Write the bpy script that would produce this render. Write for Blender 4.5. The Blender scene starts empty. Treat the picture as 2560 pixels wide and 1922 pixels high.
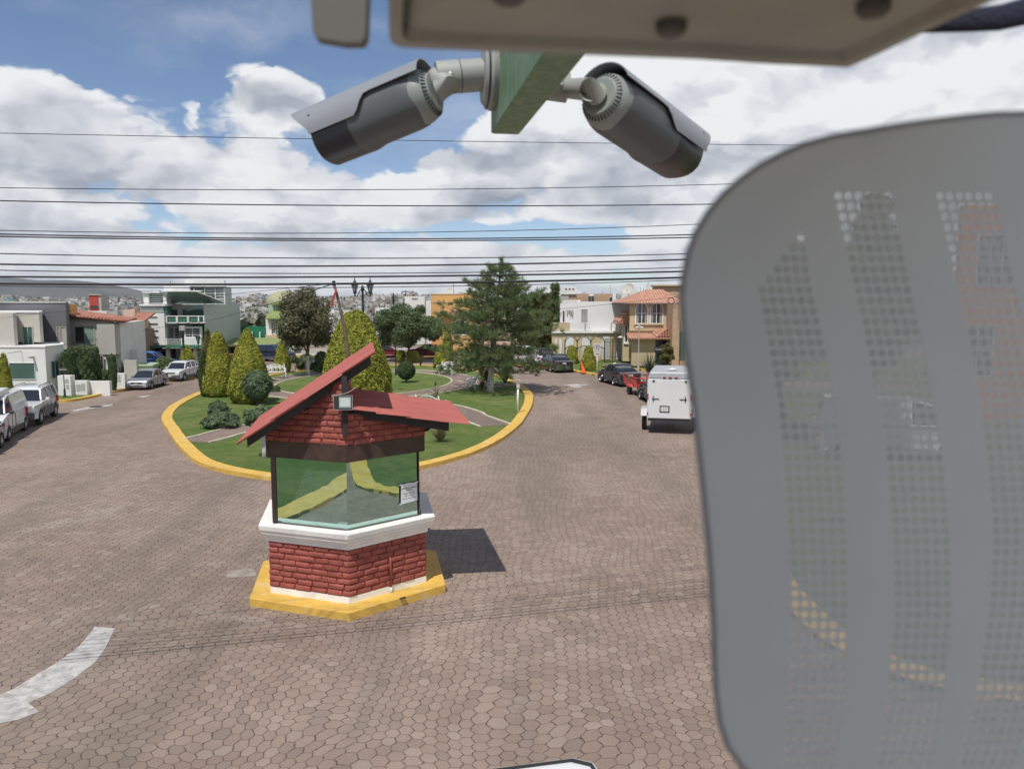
import bpy, bmesh, math, random
import numpy as np
from mathutils import Vector, Matrix
R=math.radians
sc=bpy.context.scene
COL=sc.collection
random.seed(7); RNG=np.random.default_rng(11)
# ---------------- camera ----------------
F=775.0; CP=math.atan(84/775.0); CH=6.0
cam=bpy.data.cameras.new('camera'); co=bpy.data.objects.new('camera',cam); COL.objects.link(co)
co.location=(0,0,CH); co.rotation_euler=(math.pi/2-CP,0,0)
cam.sensor_width=36; cam.lens=36*F/1024; cam.clip_start=.02; cam.clip_end=9000
cam.dof.use_dof=True; cam.dof.focus_distance=9.0; cam.dof.aperture_fstop=6.2
sc.camera=co
# ---------------- light ----------------
SUN_AZ=R(-111); SUN_EL=R(61.5)          # direction towards the sun, angle from +X
sdir=Vector((math.cos(SUN_AZ)*math.cos(SUN_EL),math.sin(SUN_AZ)*math.cos(SUN_EL),math.sin(SUN_EL)))
sl=bpy.data.lights.new('sun','SUN'); sl.energy=3.05; sl.angle=R(.5); sl.color=(1,.95,.87)
so=bpy.data.objects.new('sun',sl); COL.objects.link(so); so.rotation_euler=sdir.to_track_quat('Z','Y').to_euler()
world=bpy.data.worlds.new('World'); sc.world=world; world.use_nodes=True
sc.view_settings.view_transform='Standard'; sc.view_settings.look='None'; sc.view_settings.exposure=0.0; sc.view_settings.gamma=1
sc.cycles.max_bounces=5; sc.cycles.diffuse_bounces=2; sc.cycles.glossy_bounces=3; sc.cycles.transmission_bounces=3; sc.cycles.transparent_max_bounces=8
sc.cycles.caustics_reflective=False; sc.cycles.caustics_refractive=False; sc.cycles.use_adaptive_sampling=True; sc.cycles.adaptive_threshold=.025; sc.cycles.use_denoising=True
class NT:
    def __init__(s,t): s.t=t; s.n=t.nodes; s.l=t.links
    def new(s,k,**kw):
        o=s.n.new(k)
        for a,b in kw.items():
            setattr(o,a,b)
        return o
    def link(s,a,b): s.l.new(a,b)
    def put(s,v,sock):
        if hasattr(v,'is_output') or isinstance(v,bpy.types.NodeSocket): s.l.new(v,sock)
        else:
            sock.default_value=v
    def m(s,op,a,b=None,c=None,clamp=False):
        n=s.new('ShaderNodeMath',operation=op); n.use_clamp=clamp
        s.put(a,n.inputs[0])
        if b is not None: s.put(b,n.inputs[1])
        if c is not None: s.put(c,n.inputs[2])
        return n.outputs[0]
    def vm(s,op,a,b=None):
        n=s.new('ShaderNodeVectorMath',operation=op)
        s.put(a,n.inputs[0])
        if b is not None: s.put(b,n.inputs[1])
        return n.outputs[1] if op in('LENGTH','DOT_PRODUCT','DISTANCE') else n.outputs[0]
    def ss(s,v,a,b,lo=0.,hi=1.):
        n=s.new('ShaderNodeMapRange',interpolation_type='SMOOTHSTEP')
        s.put(v,n.inputs[0]); n.inputs[1].default_value=a; n.inputs[2].default_value=b; n.inputs[3].default_value=lo; n.inputs[4].default_value=hi
        return n.outputs[0]
    def mix(s,f,a,b,bt='MIX'):
        n=s.new('ShaderNodeMix',data_type='RGBA',blend_type=bt)
        s.put(f,n.inputs[0]); s.put(a,n.inputs[6]); s.put(b,n.inputs[7]); return n.outputs[2]
    dim='3D'
    def noise(s,vec,scale,detail=3,rough=.5,dist=0.):
        n=s.new('ShaderNodeTexNoise',noise_dimensions=s.dim); s.link(vec,n.inputs['Vector']); n.inputs['Scale'].default_value=scale
        n.inputs['Detail'].default_value=detail; n.inputs['Roughness'].default_value=rough; n.inputs['Distortion'].default_value=dist
        return n.outputs[0]
    def comb(s,x,y,z=0.):
        n=s.new('ShaderNodeCombineXYZ'); s.put(x,n.inputs[0]); s.put(y,n.inputs[1]); s.put(z,n.inputs[2]); return n.outputs[0]
    def sep(s,v):
        n=s.new('ShaderNodeSeparateXYZ'); s.link(v,n.inputs[0]); return n.outputs
def c4(c): return (c[0],c[1],c[2],1.)
def srgb(r,g,b):
    f=lambda v:(v/255/12.92 if v<=10.3 else ((v/255+.055)/1.055)**2.4)
    return (f(r),f(g),f(b))
# ---- sky and clouds (world) ----
EXPO=.50; CLOUD=2**-EXPO
sc.view_settings.exposure=EXPO
def make_world():
    k=NT(world.node_tree); k.n.clear()
    out=k.new('ShaderNodeOutputWorld')
    sky=k.new('ShaderNodeTexSky',sky_type='NISHITA'); sky.sun_disc=False; sky.sun_elevation=SUN_EL
    sky.sun_rotation=math.pi/2-SUN_AZ; sky.altitude=2300; sky.air_density=1.0; sky.dust_density=.3; sky.ozone_density=2.5
    hs=k.new('ShaderNodeHueSaturation'); hs.inputs['Saturation'].default_value=1.0; hs.inputs['Value'].default_value=.80
    k.link(sky.outputs[0],hs.inputs['Color'])
    b1=k.new('ShaderNodeBackground'); k.link(hs.outputs[0],b1.inputs[0]); b1.inputs[1].default_value=.10
    tc=k.new('ShaderNodeTexCoord'); x,y,z=k.sep(tc.outputs['Generated'])
    az=k.m('ARCTAN2',x,y); el=k.m('ARCSINE',z)
    # cloud rows crowd together towards the horizon
    k.dim='2D'
    ev=k.m('POWER',k.m('MAXIMUM',k.m('ADD',el,.03),.001),.62)
    P=k.comb(k.m('MULTIPLY',az,4.3),k.m('MULTIPLY',ev,6.6),0.)
    P=k.vm('ADD',P,(13.7,4.1,0))
    w=k.new('ShaderNodeTexNoise',noise_dimensions='2D'); k.link(P,w.inputs['Vector']); w.inputs['Scale'].default_value=2.2; w.inputs['Detail'].default_value=4; w.inputs['Roughness'].default_value=.6
    P=k.vm('ADD',P,k.vm('MULTIPLY',k.vm('SUBTRACT',w.outputs[1],(.5,.5,.5)),(.42,.42,0)))
    def dens(Pv,det,vd):
        n1=k.noise(Pv,.95,det,.49,0.)
        vo=k.new('ShaderNodeTexVoronoi',feature='F1',voronoi_dimensions='2D'); vo.inputs['Scale'].default_value=2.1; vo.inputs['Detail'].default_value=vd; vo.inputs['Roughness'].default_value=.5
        k.link(Pv,vo.inputs['Vector'])
        return k.m('ADD',n1,k.m('MULTIPLY',k.m('SUBTRACT',.5,vo.outputs['Distance']),.30))
    D1=dens(P,8,3)
    D2=dens(k.vm('ADD',P,(-.08,.20,0)),4,2)
    def g(a0,e0,sa,se,amp):
        u=k.m('DIVIDE',k.m('SUBTRACT',az,a0),sa); v=k.m('DIVIDE',k.m('SUBTRACT',el,e0),se)
        r=k.m('ADD',k.m('MULTIPLY',u,u),k.m('MULTIPLY',v,v))
        return k.m('MULTIPLY',k.m('EXPONENT',k.m('MULTIPLY',r,-1.)),amp)
    # where the bank of cloud ends and the blue begins
    bound=k.ss(az,-.06,.12,.222,.75)
    mask=k.m('MULTIPLY',k.m('SUBTRACT',bound,el),5.0)
    mask=k.m('MAXIMUM',k.m('MINIMUM',mask,.40),-.85)
    for a in [(-.300,.240,.055,.034,.50),(-.50,.215,.06,.02,.2),(-.13,.215,.07,.035,-.55),(-.01,.085,.16,.012,-.42),(.06,.028,.10,.012,-.25),(-.25,.235,.03,.03,.2),(-.30,.07,.10,.010,-.12),(.70,.40,.09,.05,-.5)]:
        mask=k.m('ADD',mask,g(*a))
    d=k.m('ADD',D1,mask)
    cov=k.ss(d,.52,.63)
    th=k.noise(k.vm('MULTIPLY',P,(.7,2.2,1.)),.8,5,.6)
    cov=k.m('MAXIMUM',cov,k.m('MULTIPLY',k.ss(th,.38,.78),.24))
    lit=k.m('ADD',k.m('MULTIPLY',k.m('SUBTRACT',D1,D2),2.0),.86)
    thick=k.ss(d,.70,1.05)
    big=k.noise(k.vm('MULTIPLY',P,(.6,1.5,1.)),.75,4,.55)
    lit=k.m('SUBTRACT',lit,k.m('MULTIPLY',k.ss(big,.42,.66),k.m('MULTIPLY',thick,.56)))
    lit=k.m('ADD',lit,g(.38,.26,.30,.10,.14),clamp=True)
    cr=k.new('ShaderNodeValToRGB'); e=cr.color_ramp; e.elements[0].position=0; e.elements[0].color=c4(srgb(142,150,163)); e.elements[1].position=1; e.elements[1].color=c4(srgb(241,243,245))
    m1=e.elements.new(.30); m1.color=c4(srgb(172,178,190)); m1=e.elements.new(.60); m1.color=c4(srgb(205,209,217))
    k.link(lit,cr.inputs[0])
    b2=k.new('ShaderNodeBackground'); k.link(cr.outputs[0],b2.inputs[0]); b2.inputs[1].default_value=CLOUD
    mx=k.new('ShaderNodeMixShader'); k.link(cov,mx.inputs[0]); k.link(b1.outputs[0],mx.inputs[1]); k.link(b2.outputs[0],mx.inputs[2])
    k.link(mx.outputs[0],out.inputs[0])
    world.cycles.sampling_method='MANUAL'; world.cycles.sample_map_resolution=256
make_world()
# ---------------- pixel rays of the photograph, for measuring places ----------------
def ray(px,py):
    u=(px-512)/F; v=(384-py)/F
    return (u, math.cos(CP)+v*math.sin(CP), -math.sin(CP)+v*math.cos(CP))
def G(px,py,z=0.):
    d=ray(px,py); t=(z-CH)/d[2]; return (d[0]*t,d[1]*t)
def W(px,py,D):
    d=ray(px,py); t=D/d[1]; return Vector((d[0]*t,D,CH+d[2]*t))
def X(px,D,py=300): return W(px,py,D).x
def Z(py,D): return W(512,py,D).z
# ---------------- mesh builder ----------------
def frame(ax):
    ax=Vector(ax).normalized(); t=Vector((0,0,1)) if abs(ax.z)<.95 else Vector((1,0,0))
    u=ax.cross(t).normalized(); return ax,u,u.cross(ax).normalized()
class MB:
    def __init__(s): s.v=[]; s.f=[]; s.mi=[]; s.cur=0
    def add(s,vs,fs):
        b=len(s.v); s.v+= [tuple(v) for v in vs]
        for f in fs: s.f.append(tuple(i+b for i in f)); s.mi.append(s.cur)
        return s
    def box(s,x0,x1,y0,y1,z0,z1,M=None):
        vs=[(x0,y0,z0),(x1,y0,z0),(x1,y1,z0),(x0,y1,z0),(x0,y0,z1),(x1,y0,z1),(x1,y1,z1),(x0,y1,z1)]
        if M is not None: vs=[M@Vector(v) for v in vs]
        return s.add(vs,[(3,2,1,0),(4,5,6,7),(0,1,5,4),(1,2,6,5),(2,3,7,6),(3,0,4,7)])
    def bevbox(s,x0,x1,y0,y1,z0,z1,b,M=None):
        # box with chamfered vertical and horizontal edges
        rings=[]
        for z,i in ((z0,b),(z0+b,0),(z1-b,0),(z1,b)):
            X0,X1,Y0,Y1=x0+i,x1-i,y0+i,y1-i
            rings.append([(X0+b,Y0,z),(X1-b,Y0,z),(X1,Y0+b,z),(X1,Y1-b,z),(X1-b,Y1,z),(X0+b,Y1,z),(X0,Y1-b,z),(X0,Y0+b,z)])
        if M is not None: rings=[[M@Vector(v) for v in r] for r in rings]
        return s.loft(rings)
    def loft(s,rings,cap=True,close=True):
        n=len(rings[0]); vs=[v for r in rings for v in r]; fs=[]
        for k in range(len(rings)-1):
            for i in range(n if close else n-1):
                j=(i+1)%n; fs.append((k*n+i,k*n+j,(k+1)*n+j,(k+1)*n+i))
        if cap: fs.append(tuple(range(n-1,-1,-1))); fs.append(tuple((len(rings)-1)*n+i for i in range(n)))
        return s.add(vs,fs)
    def prism(s,poly,z0,z1,M=None):
        r0=[(p[0],p[1],z0) for p in poly]; r1=[(p[0],p[1],z1) for p in poly]
        if M is not None: r0=[M@Vector(v) for v in r0]; r1=[M@Vector(v) for v in r1]
        return s.loft([r0,r1])
    def xprism(s,poly,x0,x1):  # poly in (y,z), extruded along x
        return s.loft([[(x0,p[0],p[1]) for p in poly],[(x1,p[0],p[1]) for p in poly]])
    def yprism(s,poly,y0,y1):  # poly in (x,z), extruded along y
        return s.loft([[(p[0],y0,p[1]) for p in poly],[(p[0],y1,p[1]) for p in poly]])
    def tube(s,pts,r,n=8,cap=True):
        pts=[Vector(p) for p in pts]; rs=r if isinstance(r,(list,tuple)) else [r]*len(pts); rings=[]
        pu=None
        for i,p in enumerate(pts):
            a=(pts[min(i+1,len(pts)-1)]-pts[max(i-1,0)])
            ax,u,w=frame(a)
            if pu is not None:
                u=(pu-ax*pu.dot(ax)).normalized(); w=u.cross(ax).normalized()
            pu=u
            rings.append([p+u*math.cos(2*math.pi*k/n)*rs[i]+w*math.sin(2*math.pi*k/n)*rs[i] for k in range(n)])
        return s.loft(rings,cap)
    def lathe(s,prof,n=16,c=(0,0,0),axis=(0,0,1)):
        ax,u,w=frame(axis); c=Vector(c); rings=[]
        for r,h in prof: rings.append([c+ax*h+(u*math.cos(2*math.pi*k/n)+w*math.sin(2*math.pi*k/n))*max(r,1e-4) for k in range(n)])
        return s.loft(rings)
    def ball(s,c,r,n=12,m=8,sc_=(1,1,1)):
        rings=[]
        for j in range(m+1):
            t=math.pi*j/m; rr=max(math.sin(t),1e-3)
            rings.append([(c[0]+r*sc_[0]*rr*math.cos(2*math.pi*k/n),c[1]+r*sc_[1]*rr*math.sin(2*math.pi*k/n),c[2]-r*sc_[2]*math.cos(t)) for k in range(n)])
        return s.loft(rings)
    def build(s,name,mats,parent=None,smooth=False,bevel=0,auto=None,loc=None):
        me=bpy.data.meshes.new(name); me.from_pydata(s.v,[],s.f)
        if not isinstance(mats,(list,tuple)): mats=[mats]
        for m in mats: me.materials.append(m)
        if len(mats)>1: me.polygons.foreach_set('material_index',s.mi)
        bm=bmesh.new(); bm.from_mesh(me); bmesh.ops.recalc_face_normals(bm,faces=bm.faces); bm.to_mesh(me); bm.free()
        if smooth:
            me.polygons.foreach_set('use_smooth',[True]*len(me.polygons))
            if auto:
                try: me.set_sharp_from_angle(angle=R(auto))
                except Exception: pass
        o=bpy.data.objects.new(name,me); COL.objects.link(o)
        if parent: o.parent=parent
        if loc: o.location=loc
        if bevel:
            b=o.modifiers.new('bevel','BEVEL'); b.width=bevel; b.segments=2; b.limit_method='ANGLE'; b.angle_limit=R(40)
        return o
def fastmesh(name,V,Fq,mat,parent=None):
    """V (n,3) numpy, Fq (m,k) numpy faces"""
    me=bpy.data.meshes.new(name); k=Fq.shape[1]; m=Fq.shape[0]
    me.vertices.add(len(V)); me.vertices.foreach_set('co',np.asarray(V,dtype=np.float32).ravel())
    me.loops.add(m*k); me.loops.foreach_set('vertex_index',Fq.astype(np.int32).ravel())
    me.polygons.add(m); me.polygons.foreach_set('loop_start',np.arange(0,m*k,k,dtype=np.int32))
    me.update(calc_edges=True); me.materials.append(mat)
    o=bpy.data.objects.new(name,me); COL.objects.link(o)
    if parent: o.parent=parent
    return o
def tag(o,label=None,cat=None,group=None,kind=None):
    if label: o['label']=label
    if cat: o['category']=cat
    if group: o['group']=group
    if kind: o['kind']=kind
    return o
def thing(name,label,cat,loc=(0,0,0),rz=0.,group=None):
    o=bpy.data.objects.new(name,None); COL.objects.link(o); o.location=loc; o.rotation_euler=(0,0,rz); o.empty_display_size=.2
    return tag(o,label,cat,group)
def kids(o): return [c for c in bpy.data.objects if c.parent==o]
def dup(o,loc=None,rz=None,label=None,group=None,scale=None,parent=None):
    c=o.copy(); COL.objects.link(c); c.parent=parent
    for ch in kids(o): dup(ch,parent=c)
    if loc is not None: c.location=loc
    if rz is not None: c.rotation_euler=(0,0,rz)
    if scale is not None: c.scale=scale if isinstance(scale,tuple) else (scale,)*3
    if label: c['label']=label
    if group: c['group']=group
    return c
# ---------------- materials ----------------
MATS={}
def mat(name,col,rough=.6,metal=0.,var=.12,scale=3.,bump=0.,bscale=40.,spec=.5,coat=0.,dirt=0.,dirtcol=(.12,.10,.08)):
    if name in MATS: return MATS[name]
    m=bpy.data.materials.new(name); m.use_nodes=True; k=NT(m.node_tree); p=k.n['Principled BSDF']
    tc=k.new('ShaderNodeTexCoord'); ob=tc.outputs['Object']
    if var>0:
        n=k.noise(ob,scale,5,.6); f=k.ss(n,.3,.7)
        a=tuple(max(0,v*(1-var)) for v in col); b=tuple(min(1,v*(1+var)) for v in col)
        cc=k.mix(f,c4(a),c4(b))
    else: 
        cc=None
    if dirt>0:
        n2=k.noise(ob,scale*.7,6,.65); f2=k.m('MULTIPLY',k.ss(n2,.50,.72),dirt)
        cc=k.mix(f2,cc if cc is not None else c4(col),c4(dirtcol))
    if cc is not None: k.link(cc,p.inputs['Base Color'])
    else: p.inputs['Base Color'].default_value=c4(col)
    p.inputs['Roughness'].default_value=rough; p.inputs['Metallic'].default_value=metal
    p.inputs['Specular IOR Level'].default_value=spec
    if coat: p.inputs['Coat Weight'].default_value=coat; p.inputs['Coat Roughness'].default_value=.04
    if bump>0:
        n3=k.noise(ob,bscale,4,.6); b=k.new('ShaderNodeBump'); b.inputs['Strength'].default_value=min(1,bump); b.inputs['Distance'].default_value=.02
        k.link(n3,b.inputs['Height']); k.link(b.outputs[0],p.inputs['Normal'])
    MATS[name]=m; return m
def leafmat(name,c1,c2,c3=None,sc_=1.2,trans=.25,rough=.6):
    if name in MATS: return MATS[name]
    m=bpy.data.materials.new(name); m.use_nodes=True; k=NT(m.node_tree); p=k.n['Principled BSDF']; out=k.n['Material Output']
    geo=k.new('ShaderNodeNewGeometry'); tc=k.new('ShaderNodeTexCoord')
    n=k.noise(tc.outputs['Object'],sc_,3,.6)
    f=k.m('ADD',k.m('MULTIPLY',geo.outputs['Random Per Island'],.75),k.m('SUBTRACT',k.m('MULTIPLY',n,1.1),.45),clamp=True)
    cr=k.new('ShaderNodeValToRGB'); e=cr.color_ramp.elements; e[0].color=c4(c1); e[1].color=c4(c2)
    if c3: x=cr.color_ramp.elements.new(.85); x.color=c4(c2); e[len(e)-1].color=c4(c3)
    k.link(f,cr.inputs[0]); k.link(cr.outputs[0],p.inputs['Base Color']); p.inputs['Roughness'].default_value=rough; p.inputs['Specular IOR Level'].default_value=.3
    tr=k.new('ShaderNodeBsdfTranslucent'); k.link(cr.outputs[0],tr.inputs[0])
    ms=k.new('ShaderNodeMixShader'); ms.inputs[0].default_value=trans; k.link(p.outputs[0],ms.inputs[1]); k.link(tr.outputs[0],ms.inputs[2]); k.link(ms.outputs[0],out.inputs[0])
    MATS[name]=m; return m
def brickmat(name,c1,c2,mortar,sx,sy,axis='xz',bump=.5,off=.5,ms=.02):
    if name in MATS: return MATS[name]
    m=bpy.data.materials.new(name); m.use_nodes=True; k=NT(m.node_tree); p=k.n['Principled BSDF']
    tc=k.new('ShaderNodeTexCoord'); x,y,z=k.sep(tc.outputs['Object'])
    v=k.comb(k.m('ADD',x,y) if axis=='xyz' else (x if axis[0]=='x' else y), z if axis[-1]=='z' else y)
    b=k.new('ShaderNodeTexBrick'); k.link(v,b.inputs['Vector']); b.inputs['Color1'].default_value=c4(c1); b.inputs['Color2'].default_value=c4(c2); b.inputs['Mortar'].default_value=c4(mortar)
    b.inputs['Scale'].default_value=1; b.inputs['Brick Width'].default_value=sx; b.inputs['Row Height'].default_value=sy; b.inputs['Mortar Size'].default_value=ms; b.inputs['Mortar Smooth'].default_value=.3; b.offset=off
    n=k.noise(tc.outputs['Object'],6,4,.6)
    cc=k.mix(k.ss(n,.3,.75,0,.35),b.outputs[0],c4(tuple(q*.55 for q in c1)))
    k.link(cc,p.inputs['Base Color']); p.inputs['Roughness'].default_value=.85
    bp=k.new('ShaderNodeBump'); bp.inputs['Strength'].default_value=bump; bp.inputs['Distance'].default_value=.03; bp.invert=True; k.link(b.outputs[1],bp.inputs['Height']); k.link(bp.outputs[0],p.inputs['Normal'])
    MATS[name]=m; return m
def paving_mat(name,pw,stretch,c1,c2,joint,rot=1.63,hue=.0):
    """interlocking concrete pavers: a jittered hexagonal tiling"""
    m=bpy.data.materials.new(name); m.use_nodes=True; k=NT(m.node_tree); k.dim='2D'; p=k.n['Principled BSDF']
    tc=k.new('ShaderNodeTexCoord'); ob=tc.outputs['Object']
    mp=k.new('ShaderNodeMapping'); k.link(ob,mp.inputs[0]); mp.inputs['Rotation'].default_value=(0,0,rot); mp.inputs['Scale'].default_value=(1/pw,1/(pw*stretch),1)
    v=mp.outputs[0]
    # wavy joints
    wn=k.new('ShaderNodeTexNoise'); k.link(ob,wn.inputs['Vector']); wn.inputs['Scale'].default_value=.55; wn.inputs['Detail'].default_value=1
    wl=k.vm('MULTIPLY',k.vm('SUBTRACT',wn.outputs[1],(.5,.5,.5)),(3.4,3.4,0))
    wn2=k.new('ShaderNodeTexNoise'); k.link(v,wn2.inputs['Vector']); wn2.inputs['Scale'].default_value=2.6; wn2.inputs['Detail'].default_value=2
    ws=k.vm('MULTIPLY',k.vm('SUBTRACT',wn2.outputs[1],(.5,.5,.5)),(.24,.24,0))
    v=k.vm('ADD',k.vm('ADD',v,wl),ws)
    S3=math.sqrt(3)
    vx,vy,_=k.sep(v); v=k.comb(vx,vy,0.)
    a=k.vm('SUBTRACT',k.vm('MODULO',k.vm('ADD',v,(500,500*S3,0)),(1,S3,1)),(.5,S3/2,0))
    b=k.vm('SUBTRACT',k.vm('MODULO',k.vm('ADD',v,(500.5,500.5*S3,0)),(1,S3,1)),(.5,S3/2,0))
    la=k.vm('DOT_PRODUCT',a,a); lb=k.vm('DOT_PRODUCT',b,b); s=k.m('LESS_THAN',la,lb)
    mv=k.new('ShaderNodeMix',data_type='VECTOR'); k.link(s,mv.inputs[0]); k.link(b,mv.inputs[4]); k.link(a,mv.inputs[5]); g=mv.outputs[1]
    gx,gy,_=k.sep(k.vm('ABSOLUTE',g))
    hx=gx; hd=k.m('ADD',k.m('MULTIPLY',gx,.5),k.m('MULTIPLY',gy,S3/2))
    ed=k.m('SUBTRACT',.5,k.m('MAXIMUM',hx,hd))
    idv=k.vm('SNAP',k.vm('ADD',k.vm('SUBTRACT',v,g),(.01,.01,0)),(.25,.25,1))
    wnz=k.new('ShaderNodeTexWhiteNoise',noise_dimensions='2D'); k.link(idv,wnz.inputs[0])
    big=k.noise(ob,.16,4,.6); mid=k.noise(ob,.9,4,.6); fine=k.noise(ob,38,3,.7); gr=k.noise(ob,9,3,.6)
    f=k.m('ADD',k.m('MULTIPLY',wnz.outputs[0],.30),k.m('ADD',k.m('MULTIPLY',k.ss(big,.3,.7),.42),k.m('MULTIPLY',k.ss(mid,.3,.75),.28)))
    col=k.mix(f,c4(c1),c4(c2))
    # a few grey and pale replacement pavers
    w2=k.new('ShaderNodeTexWhiteNoise',noise_dimensions='2D'); k.link(k.vm('ADD',idv,(7.3,2.1,0)),w2.inputs[0])
    col=k.mix(k.m('MULTIPLY',k.m('GREATER_THAN',w2.outputs[0],.88),.30),col,c4((c2[0]*1.05,c2[1]*1.12,c2[2]*1.14)))
    col=k.mix(k.m('MULTIPLY',k.m('LESS_THAN',w2.outputs[0],.12),.35),col,c4((c1[0]*.8,c1[1]*.88,c1[2]*.95)))
    lane=k.noise(k.vm('MULTIPLY',k.vm('ADD',ob,(5,3,0)),(1.,.10,1.)),.42,3,.5); col=k.mix(k.ss(lane,.45,.70,0,.42),col,c4((.150,.122,.105)))
    # oil drips and old stains
    st=k.noise(ob,.42,6,.7); col=k.mix(k.ss(st,.60,.78,0,.38),col,c4((.11,.09,.08)))
    pa=k.noise(ob,.30,5,.7); 
    pa2=k.vm('ADD',ob,(31,17,0)); pa=k.noise(pa2,.30,6,.7); col=k.mix(k.ss(pa,.62,.72,0,.30),col,c4((.42,.38,.34)))
    col=k.mix(k.ss(fine,.35,.75,0,.30),col,c4((c1[0]*.55,c1[1]*.55,c1[2]*.55)))
    jf=k.m('MAXIMUM',k.m('SUBTRACT',1.,k.ss(k.m('SUBTRACT',.5,hd),.012,.052)),k.m('MULTIPLY',k.m('SUBTRACT',1.,k.ss(k.m('SUBTRACT',.5,hx),.008,.040)),.62)); jw=k.ss(gr,.30,.60,.22,.95)
    col=k.mix(k.m('MULTIPLY',jf,jw),col,c4(joint))
    k.link(col,p.inputs['Base Color']); p.inputs['Roughness'].default_value=.82; p.inputs['Specular IOR Level'].default_value=.35
    h=k.m('ADD',k.m('MULTIPLY',k.ss(ed,.0,.09),1.),k.m('ADD',k.m('MULTIPLY',wnz.outputs[0],.35),k.m('MULTIPLY',fine,.22)))
    bp=k.new('ShaderNodeBump'); bp.inputs['Strength'].default_value=.7; bp.inputs['Distance'].default_value=.012; k.link(h,bp.inputs['Height']); k.link(bp.outputs[0],p.inputs['Normal'])
    MATS[name]=m; return m
def grass_mat():
    m=bpy.data.materials.new('lawn_grass'); m.use_nodes=True; k=NT(m.node_tree); p=k.n['Principled BSDF']
    ob=k.new('ShaderNodeTexCoord').outputs['Object']
    a=k.noise(ob,.35,5,.65); b=k.noise(ob,1.7,5,.7); c=k.noise(ob,14,5,.8)
    col=k.mix(k.ss(a,.36,.66),c4((.095,.175,.036)),c4((.205,.235,.075)))
    col=k.mix(k.ss(b,.42,.66,0,.75),col,c4((.060,.120,.024)))
    col=k.mix(k.ss(c,.35,.7,0,.6),col,c4((.20,.23,.075)))
    d=k.noise(ob,.8,3,.6,.6); col=k.mix(k.ss(d,.60,.74,0,.5),col,c4((.16,.145,.065)))
    k.link(col,p.inputs['Base Color']); p.inputs['Roughness'].default_value=.9; p.inputs['Specular IOR Level'].default_value=.15
    bp=k.new('ShaderNodeBump'); bp.inputs['Strength'].default_value=1; bp.inputs['Distance'].default_value=.10; k.link(k.m('ADD',c,b),bp.inputs['Height']); k.link(bp.outputs[0],p.inputs['Normal'])
    MATS['grass']=m; return m
M=MATS
grass_mat()
paving_mat('paving',.218,1.03,(.215,.157,.125),(.350,.272,.222),(.060,.046,.038))
paving_mat('pathpave',.22,1.,(.20,.145,.12),(.30,.22,.185),(.07,.055,.045),rot=.5)
mat('yellow_paint',(.62,.39,.075),.7,var=.12,scale=3.5,dirt=.65,dirtcol=(.60,.47,.27),bump=.25)
mat('white_paint',(.80,.795,.77),.6,var=.05,bump=.15)
mat('worn_white',(.42,.41,.39),.75,var=.25,scale=6,dirt=.9,dirtcol=(.25,.205,.18))
mat('cream_curb',(.55,.50,.40),.8,var=.15)
mat('white_wall',(.70,.70,.69),.85,var=.05,scale=.6,bump=.1,bscale=12,dirt=.12,dirtcol=(.45,.44,.42))
mat('grey_wall',(.40,.39,.36),.85,var=.06,scale=.8,bump=.1,bscale=12)
mat('beige_wall',(.48,.46,.41),.85,var=.06,scale=.8,bump=.1,bscale=12)
mat('slate_wall',(.135,.135,.15),.8,var=.10,scale=.8,bump=.15,bscale=15)
mat('cream_wall',(.56,.45,.28),.85,var=.06,scale=.7,bump=.1,bscale=12)
mat('tan_wall',(.50,.40,.26),.85,var=.08,scale=.7)
mat('orange_wall',(.60,.35,.13),.85,var=.06,scale=.5)
mat('pink_wall',(.62,.44,.36),.85,var=.05)
mat('mint_wall',(.34,.48,.36),.8,var=.05)
mat('pale_green_grey',(.40,.46,.43),.8,var=.05,scale=.6)
mat('green_trim',(.05,.16,.10),.5,var=.05)
mat('green_tarp',(.015,.17,.09),.6,var=.15,scale=.8)
mat('olive_roof',(.20,.25,.09),.8,var=.15)
mat('yellow_dome',(.34,.34,.21),.7,var=.1)
mat('red_wall',(.42,.06,.045),.7,var=.1)
mat('glass_dark',(.03,.035,.04),.08,var=.0,spec=.8)
mat('glass_green',(.05,.12,.10),.07,var=.15,scale=.9,spec=.9)
mat('glass_pale',(.20,.30,.27),.12,var=.2,scale=.5,spec=.9)
mat('black_metal',(.018,.02,.02),.45,var=.0)
mat('dark_green_metal',(.010,.026,.022),.45,var=.15)
mat('curtain',(.30,.30,.29),.9,var=.2,scale=2)
mat('bark',(.13,.10,.075),.9,var=.3,scale=8,bump=.6,bscale=20)
mat('lime_bark',(.50,.48,.45),.9,var=.2,scale=6,dirt=.5,dirtcol=(.25,.21,.17),bump=.6,bscale=20)
mat('rubber',(.02,.02,.021),.8,var=.1)
mat('rim',(.42,.43,.44),.35,metal=.8,var=.0)
mat('plastic_black',(.03,.031,.033),.5,var=.05)
mat('lamp_red',(.40,.012,.012),.25,var=.0)
mat('lamp_clear',(.55,.57,.6),.12,var=.0,metal=.3)
mat('plate',(.62,.62,.60),.5,var=.0)
mat('plate_mark',(.06,.07,.06),.6,var=.0)
brickmat('tan_brick',(.48,.30,.19),(.56,.38,.25),(.40,.33,.26),.5,.22,'xyz',.4)
brickmat('dull_brick',(.27,.17,.12),(.33,.21,.15),(.25,.20,.17),.4,.18,'xyz',.4)
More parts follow.
